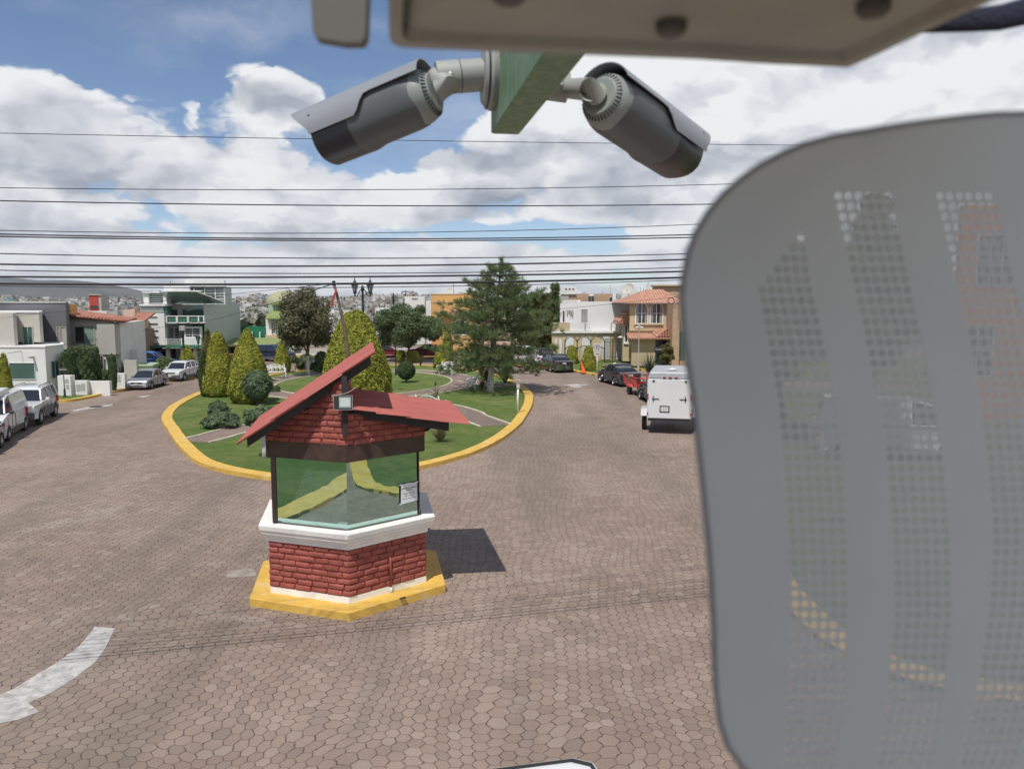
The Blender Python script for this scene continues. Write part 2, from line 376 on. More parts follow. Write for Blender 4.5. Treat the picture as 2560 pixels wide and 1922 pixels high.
def tilemat(name,c1,c2,axis='x'):
    m=bpy.data.materials.new(name); m.use_nodes=True; k=NT(m.node_tree); p=k.n['Principled BSDF']
    ob=k.new('ShaderNodeTexCoord').outputs['Object']; x,y,z=k.sep(ob)
    w=k.m('ABSOLUTE',k.m('SINE',k.m('MULTIPLY',x if axis=='x' else y,math.pi/.26)))
    v=k.m('FRACT',k.m('MULTIPLY',k.m('ADD',z,k.m('MULTIPLY',y if axis=='x' else x,.12)),4.6))
    n=k.noise(ob,3.,5,.7); n2=k.noise(ob,.8,3,.6)
    col=k.mix(k.ss(n,.3,.7),c4(c1),c4(c2)); col=k.mix(k.ss(n2,.5,.75,0,.4),col,c4(tuple(q*.6 for q in c1)))
    k.link(col,p.inputs['Base Color']); p.inputs['Roughness'].default_value=.8
    bp=k.new('ShaderNodeBump'); bp.inputs['Strength'].default_value=1; bp.inputs['Distance'].default_value=.09; k.link(k.m('ADD',w,k.m('MULTIPLY',v,.5)),bp.inputs['Height']); k.link(bp.outputs[0],p.inputs['Normal'])
    MATS[name]=m
tilemat('clay_tile',(.42,.19,.12),(.60,.33,.23)); tilemat('clay_tile_y',(.42,.19,.12),(.60,.33,.23),'y'); tilemat('red_tile',(.34,.13,.09),(.46,.22,.155))
leafmat('leaf_golden',(.13,.15,.018),(.39,.40,.052),(.53,.51,.08),2.2,.25)
leafmat('leaf_golden_dull',(.06,.06,.018),(.20,.19,.055),(.30,.26,.09),1.2,.3)
leafmat('leaf_dark',(.058,.095,.038),(.19,.25,.115),(.28,.33,.16),1.0,.45)
leafmat('leaf_olive',(.070,.080,.040),(.22,.215,.12),(.38,.31,.155),.55,.45)
leafmat('leaf_pine',(.085,.14,.055),(.24,.31,.135),(.34,.41,.19),.8,.45)
leafmat('leaf_juniper',(.06,.10,.050),(.20,.27,.145),(.27,.33,.18),2.0,.4)
leafmat('leaf_column',(.034,.062,.020),(.09,.14,.046),None,2.0,.2)
leafmat('plume',(.45,.38,.28),(.66,.60,.50),None,2.0,.3)
leafmat('dry_grass',(.10,.10,.04),(.24,.21,.10),(.36,.30,.18),2.0,.3)
leafmat('agave',(.03,.05,.03),(.08,.12,.07),None,2.0,.1)
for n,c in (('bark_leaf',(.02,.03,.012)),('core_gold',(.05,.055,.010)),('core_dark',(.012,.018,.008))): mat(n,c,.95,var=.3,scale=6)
# ---------------- ground and terrain ----------------
def sm(t): t=max(0.,min(1.,t)); return t*t*(3-2*t)
def terr(x,y):
    if y<105: return -.02
    n=math.sin(x*.011+1)*math.cos(y*.008)*3+math.sin(x*.031+y*.017)*1.4
    w=sm((y-105)/120)
    z=-24*sm((y-105)/260)+ (33+math.sin(x*.004+.6)*2.5+ (3.0*sm((x-40)/200)) )*sm((y-380)/760)
    if y>1150: z-=30*sm((y-1150)/400)
    return -.02+z+n*w
def build_ground():
    ys=[-40,-10]+[y for y in range(20,110,15)]+list(range(110,420,20))+list(range(420,1300,28))+[1400,1600,2000,3000,4500,7000]
    xs=[-5000,-2500,-1400,-1000]+list(range(-800,801,25))+[1000,1400,2500,5000]
    v=[(x,y,terr(x,y)) for y in ys for x in xs]; n=len(xs)
    f=[(j*n+i,j*n+i+1,(j+1)*n+i+1,(j+1)*n+i) for j in range(len(ys)-1) for i in range(n-1)]
    m=bpy.data.materials.new('far_earth'); m.use_nodes=True; k=NT(m.node_tree); p=k.n['Principled BSDF']
    ob=k.new('ShaderNodeTexCoord').outputs['Object']
    a=k.noise(ob,.012,6,.7); b=k.noise(ob,.10,5,.75); c=k.noise(ob,.6,3,.7)
    col=k.mix(k.ss(a,.38,.62),c4((.075,.095,.040)),c4((.20,.175,.125)))
    col=k.mix(k.ss(b,.50,.62,0,.8),col,c4((.035,.050,.022)))
    col=k.mix(k.ss(c,.55,.7,0,.6),col,c4((.27,.25,.22)))
    k.link(col,p.inputs['Base Color']); p.inputs['Roughness'].default_value=1; p.inputs['Specular IOR Level'].default_value=.1
    o=MB(); o.v=v; o.f=f; o.mi=[0]*len(f)
    tag(o.build('ground',m,smooth=True),kind='structure')
    o=MB(); o.add([(-70,-12,0),(60,-12,0),(60,104,0),(-70,104,0)],[(0,1,2,3)])
    tag(o.build('road',M['paving']),kind='structure')
build_ground()
def spline(pts,closed=False,n=6):
    P=[Vector((p[0],p[1],0)) for p in pts]; N=len(P); out=[]
    rng=range(N) if closed else range(N-1)
    for i in rng:
        if closed: a,b,c,d=P[(i-1)%N],P[i],P[(i+1)%N],P[(i+2)%N]
        else: a,b,c,d=P[max(i-1,0)],P[i],P[i+1],P[min(i+2,N-1)]
        for s in range(n):
            t=s/n; out.append(.5*((2*b)+(c-a)*t+(2*a-5*b+4*c-d)*t*t+(3*b-a-3*c+d)*t**3))
    if not closed: out.append(P[-1])
    return out
def normals2(P,closed):
    N=len(P); r=[]
    for i in range(N):
        a=P[(i-1)%N] if closed or i>0 else P[i]; b=P[(i+1)%N] if closed or i<N-1 else P[i]
        d=(b-a).normalized(); r.append(Vector((-d.y,d.x,0)))
    return r
def strip(P,o0,o1,z0,z1,mt,name,closed=False,rough_=0.):
    """band between two offsets of a line, from z0 up to z1, as one mesh"""
    nn=normals2(P,closed); mb=MB(); rings=[]
    for p,n in zip(P,nn):
        j=random.uniform(-rough_,rough_); a=p+n*(o0+j); b=p+n*(o1+j*.6); zt=z1+random.uniform(-rough_,rough_)*.3
        rings.append([(a.x,a.y,z0),(a.x,a.y,zt),(b.x,b.y,zt),(b.x,b.y,z0)])
    if closed: rings.append(rings[0]); 
    mb.loft(rings,cap=not closed); return mb.build(name,mt)
def flat(P,z0,z1,mt,name):
    mb=MB(); mb.prism([(p[0],p[1]) for p in P],z0,z1); return mb.build(name,mt)
def c1(x,y,z=0.): return G(x/8.64,256+y/8.64,z)
def c2(x,y,z=0.): return G(120+x/8.64,256+y/8.64,z)
def c3(x,y,z=0.): return G(280+x/8.64,256+y/8.64,z)
def c4p(x,y,z=0.): return G(472+x/8.64,256+y/8.64,z)
ISL=[(-8.15,25.5),(-5.7,25.7),(-3.3,27.15),(-1.28,30.3),(0.0,34.6),(.75,39.5),(1.22,45.0),(1.2,50.0),(.45,55.5),(-1.0,61),(-3.2,66),(-7.5,70.5),(-12,71),(-16,68.5),(-19,63),(-20.4,56),(-20.3,50.3),(-19.4,44.1),(-17.9,39.2),(-15.9,35.3),(-13.6,31.2),(-11.2,27.6)]
def verge(name,pts,closed=False,gmat='grass',n=6,kerbw=.48,label=None):
    P=spline(pts,closed,n)
    # make offsets point outward-positive: area sign
    A=sum(P[i].x*P[(i+1)%len(P)].y-P[(i+1)%len(P)].x*P[i].y for i in range(len(P)))
    s=1 if A>0 else -1
    return P,s
P_isl,s_=verge('island',ISL,True)
nn=normals2(P_isl,True)
tag(flat([p+q*(.30*s_) for p,q in zip(P_isl,nn)],0.0,.10,M['grass'],'island_lawn'),kind='structure')
tag(strip(P_isl,0,.50*s_,-.01,.145,M['yellow_paint'],'kerb',True,.018),kind='structure')
def path(pts,w,name='garden_path',closed=False,n=8):
    P=spline(pts,closed,n)
    tag(strip(P,-w/2,w/2,.09,.108,M['pathpave'],name,closed),kind='structure')
    for s in (-1,1):
        tag(strip(P,s*w/2,s*(w/2+.11),.09,.15,M['cream_curb'],'path_curb',closed,.006),kind='structure')
ctr=(-10.6,56.0)
path([(ctr[0]+7.1*math.cos(a*math.pi/8),ctr[1]+9.2*math.sin(a*math.pi/8)) for a in range(16)],1.7,closed=True,n=4)
pr_=[c4p(205,1462,.1),c4p(0,1385,.1),c3(1600,1350,.1),c3(1380,1290,.1),(-6.6,44.5),(-7.8,46.9)]
path([(p[0],p[1]) for p in pr_],1.5)
pl_=[c2(640,1598,.1),c2(800,1560,.1),c2(1000,1506,.1),(-11.0,38.6),(-10.3,41.2),(-9.8,44),(-10.3,46.6)]
path([(p[0],p[1]) for p in pl_],1.5)
path([(-3.4,57.2),(-1.6,54.5),(-.3,53.2)],1.3); path([(-17.8,57),(-19.2,58.5)],1.3)
# left pavement with lawn
KL=[c1(380,1252),c1(460,1250),c1(560,1254),c1(700,1234),c1(850,1200),c1(1000,1168),c1(1120,1143),c1(1390,1090),c1(1660,1052),c1(1900,1020),c1(2200,985)]
P=spline(KL,False,6); far=[(P[-1].x-12,P[-1].y+6,0),(-60,95,0),(-60,47.5,0)]
tag(flat([(p.x,p.y) for p in P]+[(f[0],f[1]) for f in far],0,.10,M['grass'],'side_lawn'),kind='structure')
tag(strip(P,0,-.34,-.01,.14,M['yellow_paint'],'kerb',False,.015),kind='structure')
# verge behind the left edge of the view and the one behind the panel (both mirrored in the booth glass)
KV=[(-26,14.6),(-14,15.0),(-10.4,14.4),(-9.25,13.0),(-9.3,11.7),(-9.6,10.5),(-10.25,9.0),(-11.2,7.3),(-13.5,4.0),(-19,0),(-26,-3)]
P=spline(KV,False,6)
tag(flat([(p.x,p.y) for p in P],0,.10,M['grass'],'side_lawn'),kind='structure')
tag(strip(P,0,-.86,-.01,.115,M['yellow_paint'],'kerb',False,.015),kind='structure')
KR=[(22,7.6),(14,9.0),(10,9.9),(8.0,10.7),(6.4,11.45),(5.7,12.4),(5.38,13.5),(5.4,16),(6.1,19),(7.3,24),(9.2,30),(10.4,36),(11.2,44),(11.5,50)]
P=spline(KR,False,6)
tag(flat([(p.x,p.y) for p in P]+[(40,50),(40,7.6)],0,.10,M['grass'],'side_lawn'),kind='structure')
tag(strip(P,0,-.60,-.01,.115,M['yellow_paint'],'kerb',False,.015),kind='structure')
# right hand lawn with the speed sign
KS=[c4p(300,950),c4p(600,958),c4p(800,985),c4p(900,1003),c4p(1000,1020),c4p(1085,1030),c4p(1190,1018),c4p(1420,985),c4p(1620,1000),c4p(1900,1040)]
P=spline(KS,False,6)
tag(flat([(p.x,p.y) for p in P]+[(40,52),(40,100),(0,100)],0,.10,M['grass'],'side_lawn'),kind='structure')
tag(strip(P,0,.40,-.01,.14,M['yellow_paint'],'kerb',False,.015),kind='structure')
P=spline([(-34,86),(-20,83.5),(-8,83),(6,83)],False,5)
tag(strip(P,0,2.4,-.01,.13,M['grey_wall'],'pavement',False),kind='structure')
tag(strip(P,-.3,0,-.01,.14,M['yellow_paint'],'kerb',False,.01),kind='structure')
# painted arrows on the road
def decal(pts,name='road_marking',z=.004,mt='worn_white',n=4):
    mb=MB(); mb.add([(p[0],p[1],z) for p in pts],[tuple(range(len(pts)))]); tag(mb.build(name,M[mt]),kind='structure')
def dp(x,y): return G(x/2.1602,y/2.1602)
decal([dp(*p) for p in [(205,1352),(248,1356),(228,1398),(205,1430),(160,1464),(110,1495),(72,1512),(62,1518),(84,1536),(40,1553),(-30,1566),(-90,1580),(-80,1540),(-20,1508),(30,1486),(80,1455),(130,1425),(170,1395),(190,1372)]])
decal([c4p(*p) for p in [(785,1108),(880,1103),(930,1100),(925,1108),(1008,1105),(985,1112),(930,1118),(945,1129),(880,1131),(830,1115)]])
decal([c1(*p) for p in [(1185,1212),(1240,1203),(1298,1197),(1285,1207),(1235,1219)]])
decal([c1(*p) for p in [(620,1330),(760,1300),(980,1275),(960,1290),(760,1318),(640,1340)]])
# manhole slab near the booth
def slab():
    mb=MB(); a=[dp(*p) for p in [(490,1232),(548,1226),(556,1243),(488,1247)]]; mb.prism(a,0,.006); tag(mb.build('manhole_cover',mat('worn_slab',(.27,.24,.21),.9,var=.2,scale=5,dirt=.6,dirtcol=(.18,.15,.13))),label='worn concrete cover slab set in the paving left of the guard booth',cat='manhole cover')
    mb=MB(); c=c1(830,1298); mb.lathe([(.01,.0),(.36,.0),(.36,.012),(.30,.016),(.01,.016)],20,(c[0],c[1],0)); tag(mb.build('drain_lid',M['black_metal']),label='round dark iron drain lid in the left road near the white off-roader',cat='manhole cover')
slab()
# ---------------- guard booth ----------------
KC=(-3.49,16.22); KA=R(11)
def hexv(r,rot=-90): return [(r*math.cos(R(rot+60*k)),r*math.sin(R(rot+60*k))) for k in range(6)]
def make_booth():
    t=thing('guard_booth','hexagonal red brick guard booth with split corrugated red roof and green tinted glass','guard booth',(KC[0],KC[1],0),KA)
    D=KC[1]-1.76*math.cos(KA)
    zb0=.16; zb=Z(603,D)+.0; zbt=Z(596,D); zs0=Z(548.5,D); zs1=Z(530,D)-.02; zg1=Z(461,D); zw1=Z(445.5,D)
    # plinth
    mb=MB(); h=hexv(2.24); mb.prism(h,-.01,.165); pl=mb.build('plinth',M['yellow_paint'],t,bevel=.012)
    mb=MB(); mb.prism(hexv(1.80),.165,zbt); mb.build('base_band',M['white_paint'],t)
    zl=lambda lx:3.40+(lx+1.87)*.661; zr=lambda lx:3.98-.165*lx
    mred=mat('brick_red',(.30,.078,.060),.75,var=.18,scale=5,dirt=.18,dirtcol=(.42,.17,.12),bump=.7,bscale=26)
    mgr=mat('red_mortar',(.27,.068,.052),.85,var=.1,bump=.5,bscale=30)
    # core walls
    V=hexv(1.778)
    top=lambda p: (zl(p[0]) if p[0]<=0.02 else zr(p[0]))-.10
    mb=MB(); mb.prism(V,.165,zs0); mb.build('core_wall',mgr,t)
    mb=MB(); mb.loft([[(p[0],p[1],zw1-.1) for p in V],[(p[0],p[1],min(top(p),zr(0)-.1) if p[0]>-.02 else top(p)) for p in V]]); 
    # gable upstand behind the ridge post
    mb.loft([[(-.9,y,zl(-.9)-.15) if 0 else (-.85,y,3.3),(0.0,y,3.3),(0.0,y,zl(0)-.10),(-.85,y,zl(-.85)-.10)] for y in (-1.16,1.16)])
    mb.loft([[(V[5][0],V[5][1],3.3),(0,-1.765,3.3),(0,-1.765,zl(0)-.09),(V[5][0],V[5][1],zl(V[5][0])-.09)],[(V[5][0],V[5][1]+.2,3.3),(0,-1.49,3.3),(0,-1.49,zl(0)-.09),(V[5][0],V[5][1]+.2,zl(V[5][0])-.09)]])
    mb.build('core_wall',mgr,t)
    # individual bricks
    def bricks(z0,z1,ncourse,faces,topf=None):
        mb=MB(); hc=(z1-z0)/ncourse; V=hexv(1.76)
        for fi in faces:
            a=Vector((*V[fi],0)); b=Vector((*V[(fi+1)%6],0)); L=(b-a).length; d=(b-a)/L; n=Vector((d.y,-d.x,0))
            for c in range(ncourse):
                s=-(.27*random.uniform(.1,.9) if c%2 else .135)
                if c%2: s=-.02
                else: s=-.15
                while s<L-.02:
                    w=.325+random.uniform(-.03,.03); s0=max(s,-.025); s1=min(s+w,L+.025); s+=w+.016
                    if s1-s0<.05: continue
                    za=z0+c*hc+.006; zc=z0+(c+1)*hc-.008
                    if topf:
                        p0=a+d*s0; p1=a+d*s1; lim=min(topf(p0.x),topf(p1.x))-.09
                        if za>lim-.03: continue
                        zc=min(zc,lim)
                    o=random.uniform(-.012,.008)
                    j=lambda m_=.006: random.uniform(-m_,m_)
                    rings=[]
                    for (dep,ins) in ((-.07,0),(.022+o,.0),(.040+o,.012),(.049+o,.032)):
                        r=[]
                        for (u,v) in ((s0+ins,za+ins*.8),(s1-ins,za+ins*.8),(s1-ins,zc-ins*.8),(s0+ins,zc-ins*.8)):
                            p=a+d*(u+j())+n*(dep+j(.004)); r.append((p.x,p.y,v+j(.005)))
                        rings.append(r)
                    mb.loft(rings)
        return mb.build('brick_wall',mred,t,smooth=True,auto=45)
    bricks(zbt,zs0,8,range(6))
    bricks(zw1,zw1+.118*14,14,[5],zl)
    bricks(zw1,zw1+.118*6,6,[0,1,2],zr)
    bricks(zw1,zw1+.118*12,12,[3,4],zl)
    # stepped sill
    mb=MB(); H_=zs1-zs0; prof=[(1.79,0),(1.84,0),(1.85,.20),(1.89,.26),(1.90,.42),(1.945,.48),(1.955,.66),(1.99,.72),(2.01,1.0),(1.55,1.0)]
    rings=[[(p[0],p[1],zs0+q*H_) for p in hexv(r)] for r,q in prof]; mb.loft(rings); mb.build('sill',M['white_paint'],t,bevel=.004)
    # timber fascia band
    wood=mat('booth_timber',(.050,.028,.020),.5,var=.3,scale=3,bump=.3,bscale=30)
    mb=MB(); h=hexv(1.80); h2=hexv(1.62)
    for i in range(6):
        a,b=h[i],h[(i+1)%6]; c,d=h2[(i+1)%6],h2[i]
        mb.prism([a,b,c,d],zg1-.02,zw1+.01)
    mb.build('timber_band',wood,t,bevel=.006)
    mb=MB(); mb.prism(hexv(1.66),zw1-.16,zw1-.11); mb.build('ceiling_board',M['plastic_black'],t)
    # glass
    gm=bpy.data.materials.new('booth_glass'); gm.use_nodes=True; k=NT(gm.node_tree); k.n.clear(); out=k.new('ShaderNodeOutputMaterial')
    gl=k.new('ShaderNodeBsdfGlossy'); gl.inputs[0].default_value=(.52,.74,.69,1); gl.inputs[1].default_value=.0
    nz=k.noise(k.new('ShaderNodeTexCoord').outputs['Object'],2.2,2,.5); bp=k.new('ShaderNodeBump'); bp.inputs['Strength'].default_value=.05; bp.inputs['Distance'].default_value=.03; k.link(nz,bp.inputs['Height']); k.link(bp.outputs[0],gl.inputs['Normal'])
    tr=k.new('ShaderNodeBsdfTransparent'); tr.inputs[0].default_value=(.10,.17,.13,1)
    mx=k.new('ShaderNodeMixShader'); mx.inputs[0].default_value=.88; k.link(tr.outputs[0],mx.inputs[1]); k.link(gl.outputs[0],mx.inputs[2])
    df=k.new('ShaderNodeBsdfDiffuse'); df.inputs[0].default_value=(.22,.30,.29,1); m3=k.new('ShaderNodeMixShader'); du=k.noise(k.new('ShaderNodeTexCoord').outputs['Object'],3.,5,.7); k.link(k.ss(du,.3,.75,.09,.20),m3.inputs[0]); k.link(mx.outputs[0],m3.inputs[1]); k.link(df.outputs[0],m3.inputs[2]); k.link(m3.outputs[0],out.inputs[0])  # pale diffuse mix paints a veil of light over the reflections
    edge=mat('glass_edge',(.30,.55,.45),.15,var=0,spec=.8)
    fr=mat('window_brown',(.085,.050,.038),.4,var=.1)
    V=hexv(1.66)
    for fi in (5,0,1,4):
        a,b=Vector((*V[fi],0)),Vector((*V[(fi+1)%6],0)); d=(b-a).normalized(); n=Vector((d.y,-d.x,0)); 
        z0=zs1+.035; z1=zg1-.02
        mb=MB(); a_=a+d*(.0 if fi==0 else .05); b_=b-d*(.0 if fi==5 else .05)
        mb.add([(a_.x,a_.y,z0),(b_.x,b_.y,z0),(b_.x,b_.y,z1),(a_.x,a_.y,z1)],[(0,1,2,3)]); g=mb.build('window_pane',gm,t)
        mb=MB(); q=n*.012; mb.prism([(a_+q)[:2],(b_+q)[:2],(b_-q)[:2],(a_-q)[:2]],z0-.014,z0-.002); mb.build('pane_edge',edge,g)
        mb=MB(); q=n*.05; p0,p1=a+q*.9,b+q*.9; mb.prism([p0[:2],p1[:2],(b-q)[:2],(a-q)[:2]],zs1-.002,z0-.016); mb.build('window_rail',fr,t)
    for vi in (5,1,4,2):
        p=V[vi]; mb=MB(); pw_=.012 if vi==1 else .045; mb.box(p[0]-pw_,p[0]+pw_,p[1]-pw_,p[1]+pw_,zs1-.002,zg1-.015); mb.build('corner_post',fr,t,bevel=.006)
    mb=MB()
    for i in (2,3):
        h=hexv(1.62); h2=hexv(1.54); mb.prism([h[i],h[(i+1)%6],h2[(i+1)%6],h2[i]],zs1-.05,zg1-.015)
    mb.build('rear_panel',M['plastic_black'],t)
    mb=MB(); mb.prism(hexv(1.56),zs1-.06,zs1-.02); mb.build('counter',M['plastic_black'],t)
    # corrugated roofs
    rm=mat('roof_sheet_red',(.36,.100,.082),.55,var=.10,scale=1.5,dirt=.22,dirtcol=(.40,.14,.11),bump=.15,bscale=60)
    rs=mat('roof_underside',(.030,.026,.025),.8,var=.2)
    def corr(x0,x1,zf,y0,y1,n,name,swap=1):
        mb=MB(); secs=n
        for s in range(secs):
            xa=x0+(x1-x0)*s/secs; xb=x0+(x1-x0)*(s+1)/secs; up=(xb>xa)
            lo,hi=(xa,xb) if zf(xa)<zf(xb) else (xb,xa)
            ov=.05 if (lo-hi)*1. else 0
            lo2=lo+(lo-hi)/abs(hi-lo)*.07
            N=120; yy0=y0+random.uniform(-.03,.03); yy1=y1+random.uniform(-.02,.02); ring=[]
            jz=random.uniform(-.006,.012)
            for (xx,lift) in ((lo2,.030+jz),(hi,.012)):
                r=[]
                for i in range(N+1):
                    yv=yy0+(yy1-yy0)*i/N; ex=random.uniform(-.008,.008) if xx==lo2 else 0
                    r.append((xx+ex,yv,zf(xx)+lift+.019*math.sin(2*math.pi*(yv-y0)/.105)))
                ring.append(r)
            b=[[(p[0],p[1],p[2]-.014) for p in r] for r in ring]
            mb.loft([ring[0],ring[1]],cap=False,close=False); mb.loft([b[0],b[1]],cap=False,close=False)
            mb.loft([ring[0],b[0]],cap=False,close=False); mb.loft([ring[1],b[1]],cap=False,close=False)
            for i in (0,N): mb.add([ring[0][i],ring[1][i],b[1][i],b[0][i]],[(0,1,2,3)])
        o=mb.build(name,rm,t,smooth=True,auto=50); return o
    r1=corr(-1.90,.58,zl,-1.80,1.75,4,'roof_sheet')
    r2=corr(2.30,.0,zr,-1.78,1.55,4,'roof_sheet')
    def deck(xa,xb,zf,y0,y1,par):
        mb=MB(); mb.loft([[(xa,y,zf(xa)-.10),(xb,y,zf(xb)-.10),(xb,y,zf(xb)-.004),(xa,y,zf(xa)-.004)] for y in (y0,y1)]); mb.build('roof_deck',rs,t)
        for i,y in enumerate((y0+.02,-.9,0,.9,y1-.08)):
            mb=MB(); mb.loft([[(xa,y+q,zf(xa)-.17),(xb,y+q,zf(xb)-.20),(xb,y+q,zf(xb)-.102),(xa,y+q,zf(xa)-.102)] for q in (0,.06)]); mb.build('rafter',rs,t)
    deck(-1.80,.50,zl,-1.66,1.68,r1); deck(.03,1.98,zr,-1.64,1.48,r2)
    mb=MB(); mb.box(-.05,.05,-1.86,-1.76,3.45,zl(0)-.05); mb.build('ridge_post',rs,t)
    # bracket under right eave
    mb=MB(); mb.loft([[(1.56,y,3.28),(1.66,y,3.30),(1.92,y,zr(1.92)-.12),(1.56,y,zr(1.56)-.12)] for y in (-.60,-.52)]); mb.build('eave_bracket',rs,t)
    # conduit on the right face
    V=hexv(1.80); a,b=Vector((*V[0],0)),Vector((*V[1],0)); d=(b-a).normalized(); n=Vector((d.y,-d.x,0)); p=a+d*.92+n*.03
    mb=MB(); mb.tube([(p.x,p.y,.28),(p.x,p.y,.86),(p.x-n.x*.05,p.y-n.y*.05,.90)],.022,8); mb.build('conduit',mred,t,smooth=True)
    mb=MB(); mb.tube([(p.x,p.y,.16),(p.x,p.y,.282)],.024,8); mb.build('conduit_foot',M['white_paint'],t,smooth=True)
    q=a+d*.95+n*.42; mb=MB(); mb.box(-.065,.065,-.03,.03,.165,.172,Matrix.Translation((q.x,q.y,0))@Matrix.Rotation(R(30),4,'Z')); mb.build('plinth_grate',M['black_metal'],t)
    # floodlight
    return t,zl,zr,zs1,zg1
booth,zl,zr,zs1,zg1=make_booth()
def loc2w(lx,ly): 
    c,s=math.cos(KA),math.sin(KA); return (KC[0]+c*lx-s*ly, KC[1]+s*lx+c*ly)
def text_mesh(txt,size,parent,mtx,mt,name='lettering',align='CENTER',ext=.0006,bold=False):
    cu=bpy.data.curves.new(name,'FONT'); cu.body=txt; cu.size=size; cu.align_x=align; cu.align_y='CENTER'; cu.extrude=ext
    if bold: cu.offset=size*.012
    tmp=bpy.data.objects.new(name+'_curve',cu); COL.objects.link(tmp); dg=bpy.context.evaluated_depsgraph_get(); dg.update()
    me=bpy.data.meshes.new_from_object(tmp.evaluated_get(dg)); bpy.data.objects.remove(tmp); me.materials.clear(); me.materials.append(mt)
    o=bpy.data.objects.new(name,me); COL.objects.link(o); o.parent=parent; o.matrix_local=mtx
    return o
STAND=Matrix.Rotation(math.pi/2,4,'X')   # text facing -Y
def floodlight():
    w=loc2w(-.02,-1.98); z=4.12
    t=thing('floodlight','black square floodlight with pale lens on the front corner of the guard booth','floodlight',(w[0],w[1],z),R(2))
    mb=MB(); mb.bevbox(-.175,.175,-.02,.05,-.14,.13,.012); mb.build('housing',M['plastic_black'],t)
    lens=mat('flood_lens',(.55,.62,.60),.25,var=.05); 
    mb=MB(); mb.box(-.075,.145,-.026,-.0205,-.10,.10); o=mb.build('lens',mat('flood_frame',(.36,.44,.42),.35,var=0),t)
    mb=MB(); mb.box(-.055,.125,-.031,-.0265,-.078,.078); mb.build('reflector',lens,o)
    mb=MB(); s=mat('silver_edge',(.5,.5,.5),.3,metal=.6,var=0)
    mb.box(-.180,-.170,-.024,-.0205,-.14,.13); mb.box(.166,.176,-.024,-.0205,-.14,.13); mb.box(-.18,.176,-.0235,-.0205,.122,.131); mb.box(-.18,.176,-.0235,-.0205,-.141,-.132); mb.build('bezel',s,t)
    mb=MB(); mb.tube([(-.19,.02,.0),(-.21,.10,-.02),(0,.14,-.05),(.19,.10,-.02),(.18,.02,0)],.008,6); mb.build('bracket',M['plastic_black'],t,smooth=True)
    mb=MB(); mb.tube([(-.17,.0,.08),(-.22,.02,.12),(-.19,.03,.14),(-.12,.05,.13),(.05,.1,.16),(.16,.12,.22),(.2,.14,.26)],.006,5); mb.build('cable',M['beige_wall'],t,smooth=True)
floodlight()
def notice():
    V=hexv(1.68); a,b=Vector((*V[0],0)),Vector((*V[1],0)); d=(b-a).normalized(); n=Vector((d.y,-d.x,0))
    c=a+d*1.40+n*.022; w=loc2w(c.x,c.y); ang=KA+math.atan2(d.y,d.x)
    t=thing('notice_sheet','white printed meeting notice taped inside the right glass of the guard booth','notice',(w[0],w[1],zs1+.52),ang)
    mb=MB(); rings=[]
    pts=[(-.20,-.21),(.20,-.19),(.195,.20),(.10,.19),(-.03,.205),(-.19,.19)]
    mb.loft([[(p[0],y,p[1]) for p in pts] for y in (-.002,.001)]); pp=mb.build('paper',mat('paper_white',(.66,.67,.70),.7,var=.04),t)
    ink=mat('ink',(.05,.05,.06),.6,var=0)
    for txt,z,s in (('ASAMBLEA GENERAL',.10,.040),('ORDINARIA',.058,.030),('Domingo 11 de agosto',-.01,.030),('9:00 a.m. en el jardin',-.058,.026),('CONTAMOS CON SU ASISTENCIA',-.115,.0225)):
        text_mesh(txt,s,t,Matrix.Translation((0,-.004,z))@STAND,ink,'notice_text')
    for x,z in ((-.205,.19),(-.21,-.21),(.2,.19)):
        mb=MB(); mb.box(x-.025,x+.025,-.0042,-.0025,z-.012,z+.012,Matrix.Rotation(.5 if x<0 else -.5,4,'Y')@Matrix.Identity(4)) if 0 else mb.box(x-.025,x+.025,-.0042,-.0025,z-.012,z+.012)
        mb.build('tape',M['paper_white'],t)
notice()
# crooked timber mast with a red rag, wires fixed on top
def mast():
    w=loc2w(.0,2.05)
    P_=[W(349,372,18.6),W(348,352,18.6),W(345.5,333,18.6),W(342,316,18.6),W(339.5,305,18.6),W(336.5,292,18.6),W(333.8,283.2,18.6)]
    base=P_[0]
    t=thing('timber_mast','thin crooked wooden mast with a red rag rising behind the booth roof','pole',(base.x,base.y,0))
    mb=MB(); pts=[Vector((.02,0,.0)),Vector((.03,.0,2.4))]+[p-Vector((base.x,base.y,0)) for p in P_]
    mb.tube(pts,[.06,.055]+[.046,.043,.040,.042,.036,.032,.028],7); mb.build('pole',M['bark'],t,smooth=True)
    q=[p-Vector((base.x,base.y,0)) for p in (W(334.8,286,18.55),W(336,291,18.5),W(334,297,18.5),W(331.5,306,18.5))]
    mb=MB(); rr=[]
    for i,p in enumerate(q): rr.append([(p.x-.01-.006*i,p.y,p.z),(p.x+.02,p.y+.01,p.z),(p.x+.02,p.y+.03,p.z+.01),(p.x-.02-.01*i,p.y+.02,p.z+.01)])
    mb.loft(rr); mb.build('rag',mat('red_rag',(.30,.07,.05),.8,var=.2),t)
    p=pts[-1]; mb=MB(); mb.lathe([(.01,-.05),(.05,-.05),(.055,-.01),(.035,.02),(.05,.05),(.01,.07)],8,(p.x,p.y,p.z)); mb.build('insulator',M['plastic_black'],t)
    return Vector((base.x,base.y,0))+p
mast_top=mast()
